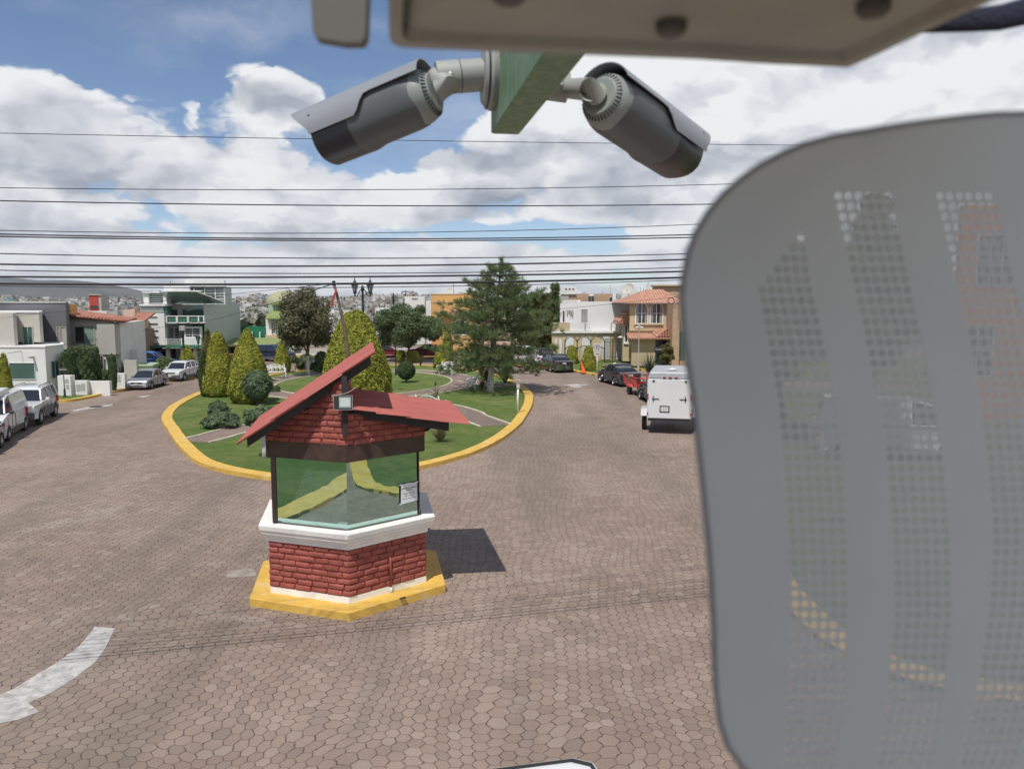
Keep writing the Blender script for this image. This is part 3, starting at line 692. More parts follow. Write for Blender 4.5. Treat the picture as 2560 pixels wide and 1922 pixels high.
# ---------------- overhead cables ----------------
def cable(pts,r,label,n=24,sag=0,group='overhead cables crossing the sky'):
    mt=mat('cable_black',(.018,.018,.024),.6,var=0)
    P=[Vector(p) for p in pts]
    if len(P)==2:
        P=[P[0].lerp(P[1],i/n)-Vector((0,0,sag*4*(i/n)*(1-i/n))) for i in range(n+1)]
    else:
        # quadratic through three pixel points, continued beyond both ends
        a,b,c=P; Q=[]
        for i in range(-6,n+7):
            t=i/n; tb=(b.x-a.x)/(c.x-a.x)
            l0=(t-tb)*(t-1)/((0-tb)*(0-1)); l1=(t)*(t-1)/((tb)*(tb-1)); l2=(t)*(t-tb)/((1)*(1-tb))
            Q.append(a*l0+b*l1+c*l2)
        P=Q
    mb=MB(); mb.tube(P,r,6); o=mb.build('overhead_cable',mt,smooth=True); tag(o,label,'cable',group)
    return o
CB=[(287,300,311,12.6,.005,'topmost hair-thin overhead cable running behind the two security cameras'),
 (405,409.5,399,12.4,.006,'second overhead cable from the top, thin, well below the cameras'),
 (433,443,441,12.4,.009,'third overhead cable from the top, slightly thicker'),
 (497,503,484,12.1,.006,'thin cable just above the twin cable in the middle of the bundle'),
 (505,515,506,12.0,.010,'upper strand of the twin cable in the middle of the bundle'),
 (510,519,512,11.9,.010,'lower strand of the twin cable in the middle of the bundle'),
 (547,557,547,11.8,.008,'cable under the twin cable, fourth above the roofs'),
 (570,574,559,11.7,.013,'thick cable crossing above the distant mountain'),
 (583,590,576,11.6,.007,'thin cable between the two thick cables above the hills'),
 (597,597.5,585,11.5,.014,'thick cable touching the top of the twin lantern lamp post'),
 (612,612.5,598,11.4,.017,'thickest overhead cable, just above the house roofs'),
 (617,620.5,603,11.3,.006,'lowest thin cable, running along the hilltop line')]
for yl,ym,yr,D,r,lb in CB:
    cable([W(q,y_/2.1602,D/(1-.24*(q-512)/775)) for q,y_ in ((0,yl),(324,ym),(695,yr))],r,lb)
pole_top=W(180.5,323,70)
cable([mast_top,pole_top],.012,'service cable from the booth mast to the dark street pole',30,.25,'service cables between posts')
cable([pole_top,W(-20,357,46)],.016,'service cable from the dark street pole past the white corner house',20,.1,'service cables between posts')
cable([W(0,317.5,30),mast_top],.006,'thin cable in front of the left houses ending at the booth mast',20,.0,'service cables between posts')
cable([W(556,309,60),W(640,300.5,58),W(676,296.5,57)],.016,'drop cable in front of the white villa with arched panels',20,0,'service cables between posts')
# ---------------- vegetation ----------------
def rnd_unit(n):
    v=RNG.normal(size=(n,3)); return v/np.linalg.norm(v,axis=1,keepdims=True)
def leafquads(C,Nn,size,spread=.5,asp=1.6,jit=.35):
    n=len(C); d=Nn+rnd_unit(n)*spread; d/=np.linalg.norm(d,axis=1,keepdims=True)+1e-9
    t=np.cross(d,rnd_unit(n)); t/=np.linalg.norm(t,axis=1,keepdims=True)+1e-9; b=np.cross(d,t)
    s=(size*(1+RNG.uniform(-jit,jit,n)))[:,None]; t=t*s*asp*.5; b=b*s*.5
    V=np.stack([C-t,C-b*.8,C+t,C+b*.8],axis=1).reshape(-1,3)
    Fq=np.arange(n*4).reshape(n,4); return V,Fq
def clipped(name,label,cat,px,pybase,pytop,hw,prof,lm,core,n=7000,size=.075,group=None,z0=.1,trunk=.0,lean=0,D=None,bumps=.05,D_=None):
    """clipped shrub; prof(h) gives the relative radius at relative height h"""
    if D is None: b=G(px,pybase,z0)
    else: b=(X(px,D),D)
    D=b[1]; H_=Z(pytop,D)-z0; rad=hw*D/775.
    t=thing(name,label,cat,(b[0],b[1],z0),random.uniform(0,6),group)
    tr=trunk*H_; Hc=H_-tr
    # area weighted sample of the surface of revolution
    hs=np.linspace(0,1,60); rr=np.array([prof(h) for h in hs]); w=np.cumsum(rr+.12); w/=w[-1]
    n=int(n*1.25); h=np.interp(RNG.uniform(0,1,n),w,hs); a=RNG.uniform(0,2*np.pi,n)
    ph=RNG.uniform(0,6,6)
    lump=1+bumps*(np.sin(a*3+ph[0]+h*7)+np.sin(a*5+ph[1]-h*11)*.7+np.sin(a*9+h*23+ph[2])*.5+np.sin(a*14-h*31+ph[3])*.4)
    r=np.interp(h,hs,rr)*rad*lump*(1-RNG.power(3,n)*.0+RNG.normal(0,.018,n)-RNG.exponential(.03,n)+(np.abs(bumps)>.06)*RNG.normal(0,.07,n))
    Cc=np.stack([r*np.cos(a),r*np.sin(a),tr+h*Hc+RNG.normal(0,.02,n)],axis=1)
    dr=np.interp(h+.02,hs,rr)-np.interp(h-.02,hs,rr)
    Nn=np.stack([np.cos(a),np.sin(a),-dr*rad/(.04*Hc)*1.+.35],axis=1); Nn/=np.linalg.norm(Nn,axis=1,keepdims=True)
    V,Fq=leafquads(Cc,Nn,size,.75,1.7); fastmesh('crown',V,Fq,lm,t)
    mb=MB(); mb.lathe([(max(prof(q),.02)*rad*.90,tr+q*Hc*.985) for q in np.linspace(0,1,14)],16); mb.build('inner_hull',core,t,smooth=True)  # closed dark hull filling the crown behind the leaves
    mb=MB(); mb.tube([(0,0,-.1),(0,0,tr+.15*H_)],max(.05,rad*.10),8); mb.build('trunk',M['bark'],t,smooth=True)
    return t
P2=lambda x:120+x/8.64
P1=lambda x:x/8.64
P3=lambda x:280+x/8.64
P4=lambda x:472+x/8.64
PY=lambda y:256+y/8.64
def interp(pts): 
    a=[p[0] for p in pts]; b=[p[1] for p in pts]; return lambda h: float(np.interp(h,a,b))
cone=interp([(0,.72),(.05,.90),(.14,1),(.25,.98),(.45,.84),(.65,.62),(.82,.38),(.93,.20),(.98,.10),(1,.0)])
cone_blunt=interp([(0,.78),(.05,.93),(.12,1),(.25,.97),(.45,.84),(.65,.66),(.8,.5),(.92,.36),(.97,.25),(1,.0)])
bullet=interp([(0,.92),(.08,1),(.3,.94),(.5,.80),(.7,.62),(.85,.47),(.94,.33),(.98,.18),(1,0)])
colm=interp([(0,.3),(.08,.7),(.3,1),(.7,1),(.9,.8),(.97,.45),(1,0)])
globe=lambda h: math.sqrt(max(0,1-(2*h-1)**2))
dome=interp([(0,.6),(.1,.85),(.3,1),(.6,.9),(.8,.7),(.93,.4),(1,0)])
drum=interp([(0,.9),(.1,1),(.85,1),(.96,.9),(1,.0)])
lg,ld,lo_=M['leaf_golden'],M['leaf_dark'],M['leaf_golden_dull']; cg,cd=M['core_gold'],M['core_dark']
GY='clipped golden cypresses on the island'
clipped('conical_cypress','blunt-topped golden cypress on the island, second from the road edge, left of the widest cone','shrub',P2(862),PY(1208),PY(650),15.4,cone_blunt,lg,cg,9000,.10,GY,trunk=.03,bumps=.03)
clipped('conical_cypress','wide pointed golden cypress behind the blue-green globe shrub','shrub',P2(1118),PY(1262),PY(618),20,cone,lg,cg,12000,.095,GY,trunk=.03,bumps=.03)
clipped('conical_cypress','narrow golden cypress half hidden at the road edge, beside the dark column','shrub',P2(778),PY(1150),PY(632),10,cone,lo_,cg,6000,.11,GY,trunk=.03,bumps=.03)
clipped('columnar_cypress','slim dark green column cypress at the left edge of the island','shrub',P2(724),PY(1212),PY(800),3.6,colm,M['leaf_column'],cd,3000,.08,bumps=.04)
clipped('conical_cypress','small golden cypress beside the left white bench','shrub',P2(1405),PY(1003),PY(728),7.9,cone,lg,cg,6000,.10,GY,trunk=.02,bumps=.05)
clipped('conical_cypress','small golden cypress in front of the white and green modern house','shrub',P2(585),PY(945),PY(770),7.2,cone,lg,cg,4500,.13,bumps=.05)
clipped('conical_cypress','largest round-topped golden cypress rising behind the guard booth roof','shrub',P3(662),PY(1225),PY(462),35,bullet,lg,cg,24000,.09,GY,bumps=.025)
clipped('conical_cypress','golden cypress touching the left side of the pine','shrub',P3(1395),PY(962),PY(760),8,cone_blunt,lg,cg,5000,.11,GY,bumps=.05)
clipped('conical_cypress','tall golden cypress peeping out between orange house and pine','shrub',P3(1450),PY(900),PY(625),6,cone_blunt,lg,cg,5000,.12,GY,bumps=.06)
clipped('clipped_shrub','squat golden drum shrub left of the round tree trunk','shrub',P3(1040),PY(905),PY(812),4,drum,lg,cg,2500,.12,GY)
clipped('clipped_shrub','squat golden drum shrub right of the round tree trunk','shrub',P3(1150),PY(908),PY(818),5.6,drum,lg,cg,3000,.12,GY)
GR='golden cones along the right lawn'
clipped('conical_cypress','golden cone beside the parked off-roader with spare wheel','shrub',P4(692),PY(905),PY(753),5.6,bullet,lg,cg,4000,.11,GR)
clipped('conical_cypress','middle golden cone of three in front of the arched iron fence','shrub',P4(862),PY(925),PY(768),6.5,bullet,lg,cg,4500,.11,GR)
clipped('conical_cypress','nearest golden cone, just left of the speed limit sign','shrub',P4(1005),PY(985),PY(770),7.6,bullet,lg,cg,5500,.10,GR)
clipped('globe_shrub','dark green ball-clipped shrub on a short stem right of the tall lamp','shrub',P3(1092),PY(1088),PY(905),8.8,globe,M['leaf_column'],cd,5000,.075,trunk=.14,bumps=.02)
clipped('globe_shrub','blue-green juniper ball in front of the wide golden cypress','shrub',P2(1192),PY(1282),PY(985),13,globe,M['leaf_juniper'],cd,7500,.09,trunk=.16,bumps=.07)
clipped('clipped_shrub','lumpy low shrub at the left edge of the island lawn, upper of a pair','shrub',P2(852),PY(1385),PY(1250),8.6,dome,M['leaf_juniper'],cd,3000,.09,bumps=.16)
clipped('spreading_juniper','flat spreading juniper at the left edge of the island lawn, lower of a pair','shrub',P2(880),PY(1475),PY(1345),15,dome,M['leaf_juniper'],cd,5000,.10,bumps=.15)
clipped('small_bush','tiny dark bush right of the juniper ball','shrub',P2(1345),PY(1168),PY(1118),4,dome,M['leaf_juniper'],cd,800,.09,bumps=.1)
# left pavement shrubs
clipped('clipped_shrub','round clipped bush against the white corner house','shrub',P1(560),PY(1050),PY(815),6.5,drum,M['leaf_column'],cd,5000,.10,D=51,bumps=.03)
clipped('clipped_shrub','large square-cut dark bush under the window of the tiled house','shrub',P1(695),PY(1050),PY(770),13.5,drum,ld,cd,9000,.11,D=53.5,bumps=.06)
clipped('small_bush','small dark bush behind the low white wall','shrub',P1(868),PY(1060),PY(978),5,dome,ld,cd,1500,.10,D=56,bumps=.15)
clipped('columnar_cypress','green column cypress standing before the low white wall','shrub',P1(938),PY(1118),PY(845),3.7,colm,M['leaf_column'],cd,3500,.08,D=50.5,bumps=.03)
clipped('columnar_cypress','dark column cypress at the left corner of the modern house','shrub',P1(1186),PY(930),PY(795),3.2,colm,M['leaf_column'],cd,2500,.10,D=68,bumps=.03)
clipped('clipped_shrub','wide dark bush behind the silver sedan and white crossover','shrub',P1(1405),PY(1010),PY(868),10.5,dome,ld,cd,6000,.12,D=64,bumps=.09)
clipped('clipped_shrub','golden shrub at the left picture edge','shrub',P1(-5),PY(1140),PY(835),6.5,cone_blunt,lg,cg,4000,.09,D=43,bumps=.05)
clipped('clipped_shrub','dark bush behind the whitewashed trunk of the olive-brown tree','shrub',P3(345),PY(975),PY(820),8,dome,M['leaf_pine'],cd,3500,.12,D=64,bumps=.15)
clipped('clipped_shrub','loose dark bush left of the whitewashed trunk','shrub',P3(215),PY(940),PY(840),8,dome,M['leaf_pine'],cd,2600,.12,D=66,bumps=.2)
def limb(mb,a,b,r0,r1,n=5,wob=.08):
    a=Vector(a); b=Vector(b); L=(b-a).length; pts=[a.lerp(b,i/n)+Vector([random.uniform(-wob,wob)*L*.5 if 0<i<n else 0 for _ in range(3)]) for i in range(n+1)]
    mb.tube(pts,[r0+(r1-r0)*i/n for i in range(n+1)],7); return pts
def broadleaf(label,px,pyb,pytop,hw,crown_z0,lm,D=None,n=16000,size=.13,lime=True,sy=1.,clusters=70,group=None,cat='tree',tr=.13,core=True):
    if D is None: b=G(px,pyb,.1)
    else: b=(X(px,D),D)
    D=b[1]; H_=Z(pytop,D)-.1; rad=hw*D/775.; zc=crown_z0
    t=thing('broadleaf_tree',label,cat,(b[0],b[1],.1),0,group)
    if lime:
        mb=MB(); zl_=zc*.98; mb.tube([(0,0,-.1),(.02,0,.3),(.0,.02,zl_)],[tr*1.35,tr*1.1,tr],9); mb.build('lime_washed_trunk',M['lime_bark'],t,smooth=True)
        mb=MB(); pts=limb(mb,(0,.02,zl_-.02),(.1,0,zc+(H_-zc)*.5),tr*.98,tr*.5)
    else:
        mb=MB(); pts=limb(mb,(0,0,-.1),(.1,0,zc+(H_-zc)*.5),tr*1.2,tr*.5)
    for i in range(9):
        a=i*2.4; limb(mb,(0,0,zc+(H_-zc)*random.uniform(.0,.4)),(rad*.7*math.cos(a),rad*.7*math.sin(a),zc+(H_-zc)*random.uniform(.35,.9)),tr*.5,.02)
    mb.build('limbs',M['bark'],t,smooth=True)
    cz=(zc+H_)/2; hz=(H_-zc)/2
    u=rnd_unit(clusters); rr=RNG.uniform(.45,.86,clusters)[:,None]
    cc=u*rr*np.array([rad,rad,hz]); cc[:,2]+=cz+.05*hz
    # wider low, narrower at the top
    f=1-.22*np.clip((cc[:,2]-cz)/hz,-1,1); cc[:,0]*=f; cc[:,1]*=f
    cr=RNG.uniform(.20,.36,clusters)*min(rad,hz)
    idx=RNG.integers(0,clusters,n); d=rnd_unit(n); rad_=cr[idx]*(RNG.uniform(.55,1.08,n)); C=cc[idx]+d*rad_[:,None]*np.array([1.15,1.15,.85])
    V,Fq=leafquads(C,d+np.array([0,0,.3]),size,.9,1.5); fastmesh('crown',V,Fq,lm,t)
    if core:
        mb=MB(); mb.ball((0,0,cz),1,14,10,(rad*.45,rad*.45,hz*.5)); mb.build('inner_hull',cd,t,smooth=True)  # closed dark ball filling the middle of the crown
    return t
broadleaf('tall olive-brown round tree with whitewashed trunk, left of the largest golden cypress',P3(240),PY(1030),PY(262),30,1.6,M['leaf_olive'],n=24000,size=.14)
broadleaf('broad dark green round tree between twin lamp and pine',P3(1108),PY(900),PY(400),37,1.05,M['leaf_dark'],n=34000,size=.15,lime=False,clusters=90)
broadleaf('small umbrella juniper with whitewashed trunk right behind the left roof tip','',0,0,0,0,None) if 0 else None
broadleaf('low flat-crowned juniper with whitewashed trunk behind the left roof tip',P2(1247),457.8,405,21,1.02,M['leaf_juniper'],n=9000,size=.10,clusters=40,tr=.085,core=False)
broadleaf('thin sparse young tree right of the small golden cypress',P2(1515),PY(990),PY(868),5,.6,M['leaf_dark'],n=900,size=.14,clusters=16,tr=.03,lime=False,core=False)
broadleaf('leafy variegated shrub at the door of the cream villa',P4(1693),PY(975),PY(738),7.5,.3,M['leaf_golden_dull'],D=64,n=5000,size=.10,clusters=40,tr=.04,lime=False,core=False,cat='shrub')
broadleaf('dark leafy tree on the verge seen through the panel perforations',873,455,188,42,2.6,M['leaf_dark'],D=27,n=14000,size=.17,clusters=80,lime=False)
broadleaf('green tree behind the perforated panel, left of the terracotta house',786,430,222,62,2.0,M['leaf_olive'],D=32,n=14000,size=.17,clusters=60,lime=False)
def needles(C,axis,n,L,w):
    """tufts: n needles per centre, fanned about axis"""
    m=len(C); idx=np.repeat(np.arange(m),n); k=m*n
    d=axis[idx]+rnd_unit(k)*.85; d/=np.linalg.norm(d,axis=1,keepdims=True)
    s=np.cross(d,rnd_unit(k)); s/=np.linalg.norm(s,axis=1,keepdims=True); LL=L*RNG.uniform(.7,1.2,k)[:,None]
    a=C[idx]+rnd_unit(k)*.05; b=a+d*LL
    V=np.stack([a-s*w*.4,b-s*w*.3,b+s*w*.3,a+s*w*.4],axis=1).reshape(-1,3); return V,np.arange(k*4).reshape(k,4)
def pine():
    b=G(P4(157),PY(1168),.1); D=b[1]; H_=Z(259,D)-.1
    t=thing('pine_tree','tall airy green pine with whitewashed trunk at the right end of the island','tree',(b[0],b[1],.1))
    lean=X(502,D)-b[0]
    ax=lambda z:Vector((lean*(max(z,0)/H_)**1.3,0,z))
    mb=MB(); mb.tube([ax(-.1),ax(.5),ax(1.0),ax(1.75)],[.27,.23,.205,.19],10); mb.build('lime_washed_trunk',M['lime_bark'],t,smooth=True)
    mb=MB(); mb.tube([ax(z) for z in np.linspace(1.73,H_-.3,12)],list(np.linspace(.185,.03,12)),8)
    T=[];A=[]
    half=interp([(1.3,2.9),(2.0,3.9),(3.0,4.3),(4.0,3.9),(5.0,3.1),(5.8,2.5),(6.6,1.8),(7.3,1.4),(8.0,.75),(8.6,.35),(9.3,.2)])
    z=1.7
    while z<H_-.3:
        nb=6 if z<6.8 else 4
        a0=random.uniform(0,6)
        for i in range(nb):
            a=a0+i*2*math.pi/nb+random.uniform(-.3,.3); L=half(z)*random.uniform(.72,1.12)*(1.05 if math.cos(a)>0 else .98); rise=L*random.uniform(.0,.32)-(.20*L if z<3.2 else 0)
            c=ax(z); e=c+Vector((math.cos(a)*L,math.sin(a)*L,rise)); mid=c.lerp(e,.5)-Vector((0,0,.06*L))
            mb.tube([c,mid,e],[.045,.03,.012],5)
            nt=int(3+L*7.0)
            for q in range(nt):
                f=random.uniform(.22,1.03); p=(c.lerp(mid,f*2) if f<.5 else mid.lerp(e,f*2-1)); sd=Vector((-math.sin(a),math.cos(a),0))*random.gauss(0,.16+.14*L*(1.1-abs(f-.6)))
                p=p+sd+Vector((0,0,random.uniform(-.05,.25))); T.append(p); A.append(Vector((math.cos(a)*.6+sd.x,math.sin(a)*.6+sd.y,random.uniform(.4,1.2))).normalized())
        z+=random.uniform(.34,.46)
    for q in range(10): T.append(ax(H_-.1*q)); A.append(Vector((0,0,1)))
    mb.build('branches',M['bark'],t,smooth=True)
    V,Fq=needles(np.array([list(p) for p in T]),np.array([list(p) for p in A]),24,.30,.026); fastmesh('crown',V,Fq,M['leaf_pine'],t)
pine()
def conifer(label,px,D,pytop,hw,lm,n=9000,group=None,up=.6):
    H_=Z(pytop,D); rad=hw*D/775; t=thing('conifer_tree',label,'tree',(X(px,D),D,0),0,group)
    mb=MB(); mb.tube([(0,0,-.1),(0,0,H_*.97)],[.16,.02],7); mb.build('trunk',M['bark'],t,smooth=True)
    nb=int(n/26); z=RNG.uniform(0.03,.985,nb)**1.0*H_; a=RNG.uniform(0,6.28,nb); L=rad*(1-z/H_)**.75*RNG.uniform(.7,1.15,nb)+.12
    f=RNG.uniform(.25,1.0,nb); C=np.stack([np.cos(a)*L*f,np.sin(a)*L*f,z+L*f*up*.6],axis=1); A=np.stack([np.cos(a),np.sin(a),np.full(nb,up*1.3)],axis=1)
    V,Fq=needles(C,A,26,.42,.07); fastmesh('crown',V,Fq,lm,t); return t
conifer('tallest dark spire conifer beside the white villa',P4(716),88,PY(245),5.5,M['leaf_pine'],9000)
for i,(x,y,h,w,l) in enumerate([(610,86,345,10,'bushy golden-green conifer left of the white villa, right one of two'),(545,84,335,9,'bushy golden-green conifer right behind the pine crown'),(640,80,430,9,'olive conifer at the corner of the arched ground floor'),(665,90,330,8,'dull green conifer between golden conifers and spire'),(480,92,350,10,'olive conifer mostly hidden behind the pine')]):
    conifer(l,P4(x),y,PY(h),w,M['leaf_golden_dull'] if i!=3 else M['leaf_pine'],14000)
def tuft(name,label,cat,x,y,n,L,lm,w=.03,spread=.8,plumes=0,pl=1.2,z=.1,droop=.4,seed_h=1.2):
    t=thing(name,label,cat,(x,y,z)); V=[];Fc=[]
    for i in range(n):
        a=random.uniform(0,6.28); s=random.uniform(.1,spread); l=L*random.uniform(.6,1.1); P_=[]
        for k in range(5):
            f=k/4; P_.append(Vector((math.cos(a)*s*l*f,math.sin(a)*s*l*f,l*(f-droop*s*f*f))))
        sd=Vector((-math.sin(a),math.cos(a),0)); b0=len(V)
        for k,p in enumerate(P_):
            ww=w*(1-k/4.3); V+= [tuple(p-sd*ww),tuple(p+sd*ww)]
        for k in range(4): Fc.append((b0+2*k,b0+2*k+1,b0+2*k+3,b0+2*k+2))
    fastmesh('blades',np.array(V),np.array(Fc),lm,t)
    for i in range(plumes):
        a=random.uniform(0,6.28); r=random.uniform(0,.35)*spread; hh=pl*random.uniform(.85,1.15); e=Vector((math.cos(a)*r,math.sin(a)*r,hh))
        mb=MB(); mb.tube([(0,0,0),e*.6],[.012,.01],4); st=mb.build('stem',M['dry_grass'],t)
        k=260; h=RNG.uniform(0,1,k); C=np.array([list(e*.55)])+h[:,None]*np.array([list(e*.45)])+rnd_unit(k)*(.115*np.sin(np.pi*np.clip(h,.05,.97)))[:,None]
        V2,F2=leafquads(C,rnd_unit(k),.075,.8,2.2); fastmesh('plume',V2,F2,M['plume'],st)
    return t
g=c3(1338,1292,.1); tuft('pampas_grass','pale plumed pampas tuft standing just above the right roof panel','plant',g[0],g[1],90,.8,M['dry_grass'],.02,.9,4,1.0)
g=c3(1800,1115,.1); tuft('pampas_grass','big dry pampas clump with pale plumes left of the whitewashed pine trunk','plant',g[0],g[1],240,1.7,M['dry_grass'],.03,.6,5,2.3)
g=c3(1880,1108,.1); tuft('pampas_grass','pampas clump with tall drooping plumes right of the pine trunk','plant',g[0]+.5,g[1]+.8,240,1.6,M['dry_grass'],.03,.7,6,2.6)
g=c3(1215,950,.1); tuft('ornamental_grass','small upright grass tuft on the far island lawn','plant',g[0],g[1],90,1.2,M['dry_grass'],.03,.4)
g=c3(1385,1600,.1); tuft('ornamental_grass','scruffy grey-green grass clump under the right roof tip','plant',g[0],g[1],260,.85,M['dry_grass'],.015,1.0)
g=c3(1345,1150,.1); tuft('ornamental_grass','tiny grass tuft at the rim of the round lawn','plant',g[0],g[1],40,.6,M['dry_grass'],.02,.4)
g=c4p(1545,1010,.1); tuft('sago_palm','dark spiky sago palm behind the right parked sedan','plant',X(P4(1545),62),62,120,1.9,M['agave'],.05,1.0)
g=c1(1035,1090,.1); tuft('agave_plant','dark agave in the niche of the low white wall','plant',X(P1(1025),57),57,40,1.6,M['agave'],.07,.7)
g=c3(1745,900,.1); tuft('leafy_plant','dry bushy plant with pale seed heads at the foot of the pine','plant',X(P3(1745),51.5),51.5,60,1.2,M['dry_grass'],.03,.7,2,1.9)
# ---------------- buildings ----------------
class Bld:
    def __init__(s,name,label,cat,D,px):
        s.o=Vector((X(px,D),D,0)); s.t=thing(name,label,cat,s.o)
    def box(s,name,mt,x0,x1,y0,y1,z0,z1,bev=0.,side=0.):
        x0,x1=min(x0,x1),max(x0,x1); y0,y1=min(y0,y1),max(y0,y1); mb=MB(); sd=side+.35
        if y1-y0>1.2:
            # plots fan out along the curving street: side walls taper inwards to the back
            f=y1/(y0+sd)
            if x1<0: 
                xb=max(x1*f,x0+.25*(x1-x0)); poly=[(x0,y0),(x1,y0),(x1,y0+sd),(xb,y1),(x0,y1)]
            elif x0>0: 
                xb=min(x0*f,x1-.25*(x1-x0)); poly=[(x0,y0),(x1,y0),(x1,y1),(xb,y1),(x0,y0+sd)]
            else: poly=[(x0,y0),(x1,y0),(x1,y1),(x0,y1)]
        else: poly=[(x0,y0),(x1,y0),(x1,y1),(x0,y1)]
        mb.prism([(p[0]-s.o.x,p[1]-s.o.y) for p in poly],z0,z1); return mb.build(name,M[mt] if isinstance(mt,str) else mt,s.t,bevel=bev)
    def vol(s,name,mt,pL,pR,D,pyT,dep,z0=0.,cap=None,side=0.):
        """front face between two pixel columns at depth D, pyT the top edge, dep the depth of the volume"""
        x0,x1=X(pL,D),X(pR,D); z1=Z(pyT,D); o=s.box(name,mt,x0,x1,D,D+dep,z0,z1,side=side)
        if cap: s.box('parapet_cap',cap,x0-.05,x1+.05,D-.05,D+dep+.05,z1+.002,z1+.10,side=side)
        return o
    def win(s,face,a,b,z0,z1,pos,fm='white_paint',gm='glass_dark',nv=1,nh=0,fw=.06,arch=False,name='window',curt=False,sill=False):
        """face S: a..b is x, pos is y. face E/W: a..b is y, pos is x"""
        a,b=min(a,b),max(a,b); mb=MB(); pr=.05
        def bar(u0,u1,w0,w1,d0,d1):
            if face=='S': mb.box(u0-s.o.x,u1-s.o.x,pos-d1-s.o.y,pos-d0-s.o.y,w0,w1)
            elif face=='E': mb.box(pos+d0-s.o.x,pos+d1-s.o.x,u0-s.o.y,u1-s.o.y,w0,w1)
            else: mb.box(pos-d1-s.o.x,pos-d0-s.o.x,u0-s.o.y,u1-s.o.y,w0,w1)
        r=(b-a)/2
        if arch and face=='S':
            n=12; c=(a+b)/2; out=[(a-fw,z0-fw),(b+fw,z0-fw)]+[(c+(r+fw)*math.cos(math.pi*i/n),z1-r+(r+fw)*math.sin(math.pi*i/n)) for i in range(n+1)]
            inn=[(a,z0),(b,z0)]+[(c+r*math.cos(math.pi*i/n),z1-r+r*math.sin(math.pi*i/n)) for i in range(n+1)]
            V=[];k=len(out)
            for y in (pos-pr-s.o.y,pos-.002-s.o.y):
                for q in (out,inn): V+=[(p[0]-s.o.x,y,p[1]) for p in q]
            fs=[]
            for i in range(k):
                j=(i+1)%k; fs+=[(i,j,k+j,k+i),(2*k+i,3*k+i,3*k+j,2*k+j),(i,2*k+i,2*k+j,j),(k+i,k+j,3*k+j,3*k+i)]
            mb.add(V,fs)
        else:
            bar(a-fw,b+fw,z0-fw,z0,0,pr); bar(a-fw,b+fw,z1,z1+fw,0,pr); bar(a-fw,a,z0,z1,0,pr); bar(b,b+fw,z0,z1,0,pr)
        for i in range(1,nv+1): 
            u=a+(b-a)*i/(nv+1); bar(u-fw*.35,u+fw*.35,z0,z1-(r*.0 if not arch else .02),.012,pr*.8)
        for i in range(1,nh+1):
            w=z0+(z1-z0)*i/(nh+1); bar(a,b,w-fw*.3,w+fw*.3,.012,pr*.7)
        f=mb.build(name,M[fm],s.t)
        mb=MB()
        if arch and face=='S': mb.loft([[(p[0]-s.o.x,y,p[1]) for p in inn] for y in (pos-.010-s.o.y,pos-.003-s.o.y)])
        else: bar(a,b,z0,z1,.003,.010)
        mb.build('pane',M[gm],f)
        if curt:
            mb=MB(); w=(b-a)*.22; bar(a+.02,a+w,z0+.02,z1-.02,.0105,.0115); bar(b-w,b-.02,z0+.02,z1-.02,.0105,.0115); mb.build('curtain',M['curtain'],f)
        if sill: mb=MB(); bar(a-.12,b+.12,z0-fw-.10,z0-fw-.002,0,.14); mb.build('sill',M[fm],f)
        return f
    def part(s,name,mb,mt,**k): 
        mb.v=[(v[0]-s.o.x,v[1]-s.o.y,v[2]) for v in mb.v]; return mb.build(name,M[mt] if isinstance(mt,str) else mt,s.t,**k)
Z1=lambda y,D:Z(PY(y),D)
# -- left corner house
b=Bld('corner_house','white and beige cubist corner house with slate grey upper block at the left edge','house',50,20)
D=49.5
b.vol('garage_block','white_wall',-30,41.7,D,PY(787),4.5,cap='white_wall',side=1.7)
b.vol('upper_block','beige_wall',-30,38,51.2,PY(487),3.6,z0=3.25,cap='white_wall')
b.vol('upper_block','beige_wall',-34,11.8,49.9,PY(487)+.3,1.2,z0=2.25)
b.vol('slate_block','slate_wall',-30,65.2,55,PY(403),9,cap='grey_wall')
b.win('S',X(P1(45),D),X(P1(262),D),Z1(1058,D),Z1(922,D),D,'white_wall','glass_green',nv=0,fw=.03)
b.win('S',X(P1(183),51.2),X(P1(262),51.2),Z1(780,51.2),Z1(612,51.2),51.2,'grey_wall','glass_green',nv=1,fw=.05)
x=X(41.7,D); b.win('E',D+.55,D+1.35,Z1(1045,50.3),Z1(908,50.3),x,'grey_wall','glass_green',nv=1,fw=.05)
b.win('S',X(P1(478),55),X(P1(500),55),Z1(800,55),Z1(612,55),55,'grey_wall','curtain',nv=0,fw=.05,name='shutter')
b.win('S',X(P1(515),55),X(P1(555),55),Z1(800,55),Z1(612,55),55,'grey_wall','grey_wall',nv=0,fw=.04,name='shutter')
mb=MB(); p=W(P1(290),PY(868),D); mb.lathe([(.07,0),(.07,.45),(.055,.46),(.05,.1)],10,(p.x,D-.45,p.z),(0,1,0)); b.part('drain_spout',mb,'grey_wall')
mb=MB(); p0=W(P1(572),PY(400),55); b.box('chimney','orange_wall',X(P1(560),57),X(P1(597),57),57,58,5.0,Z1(415,57))
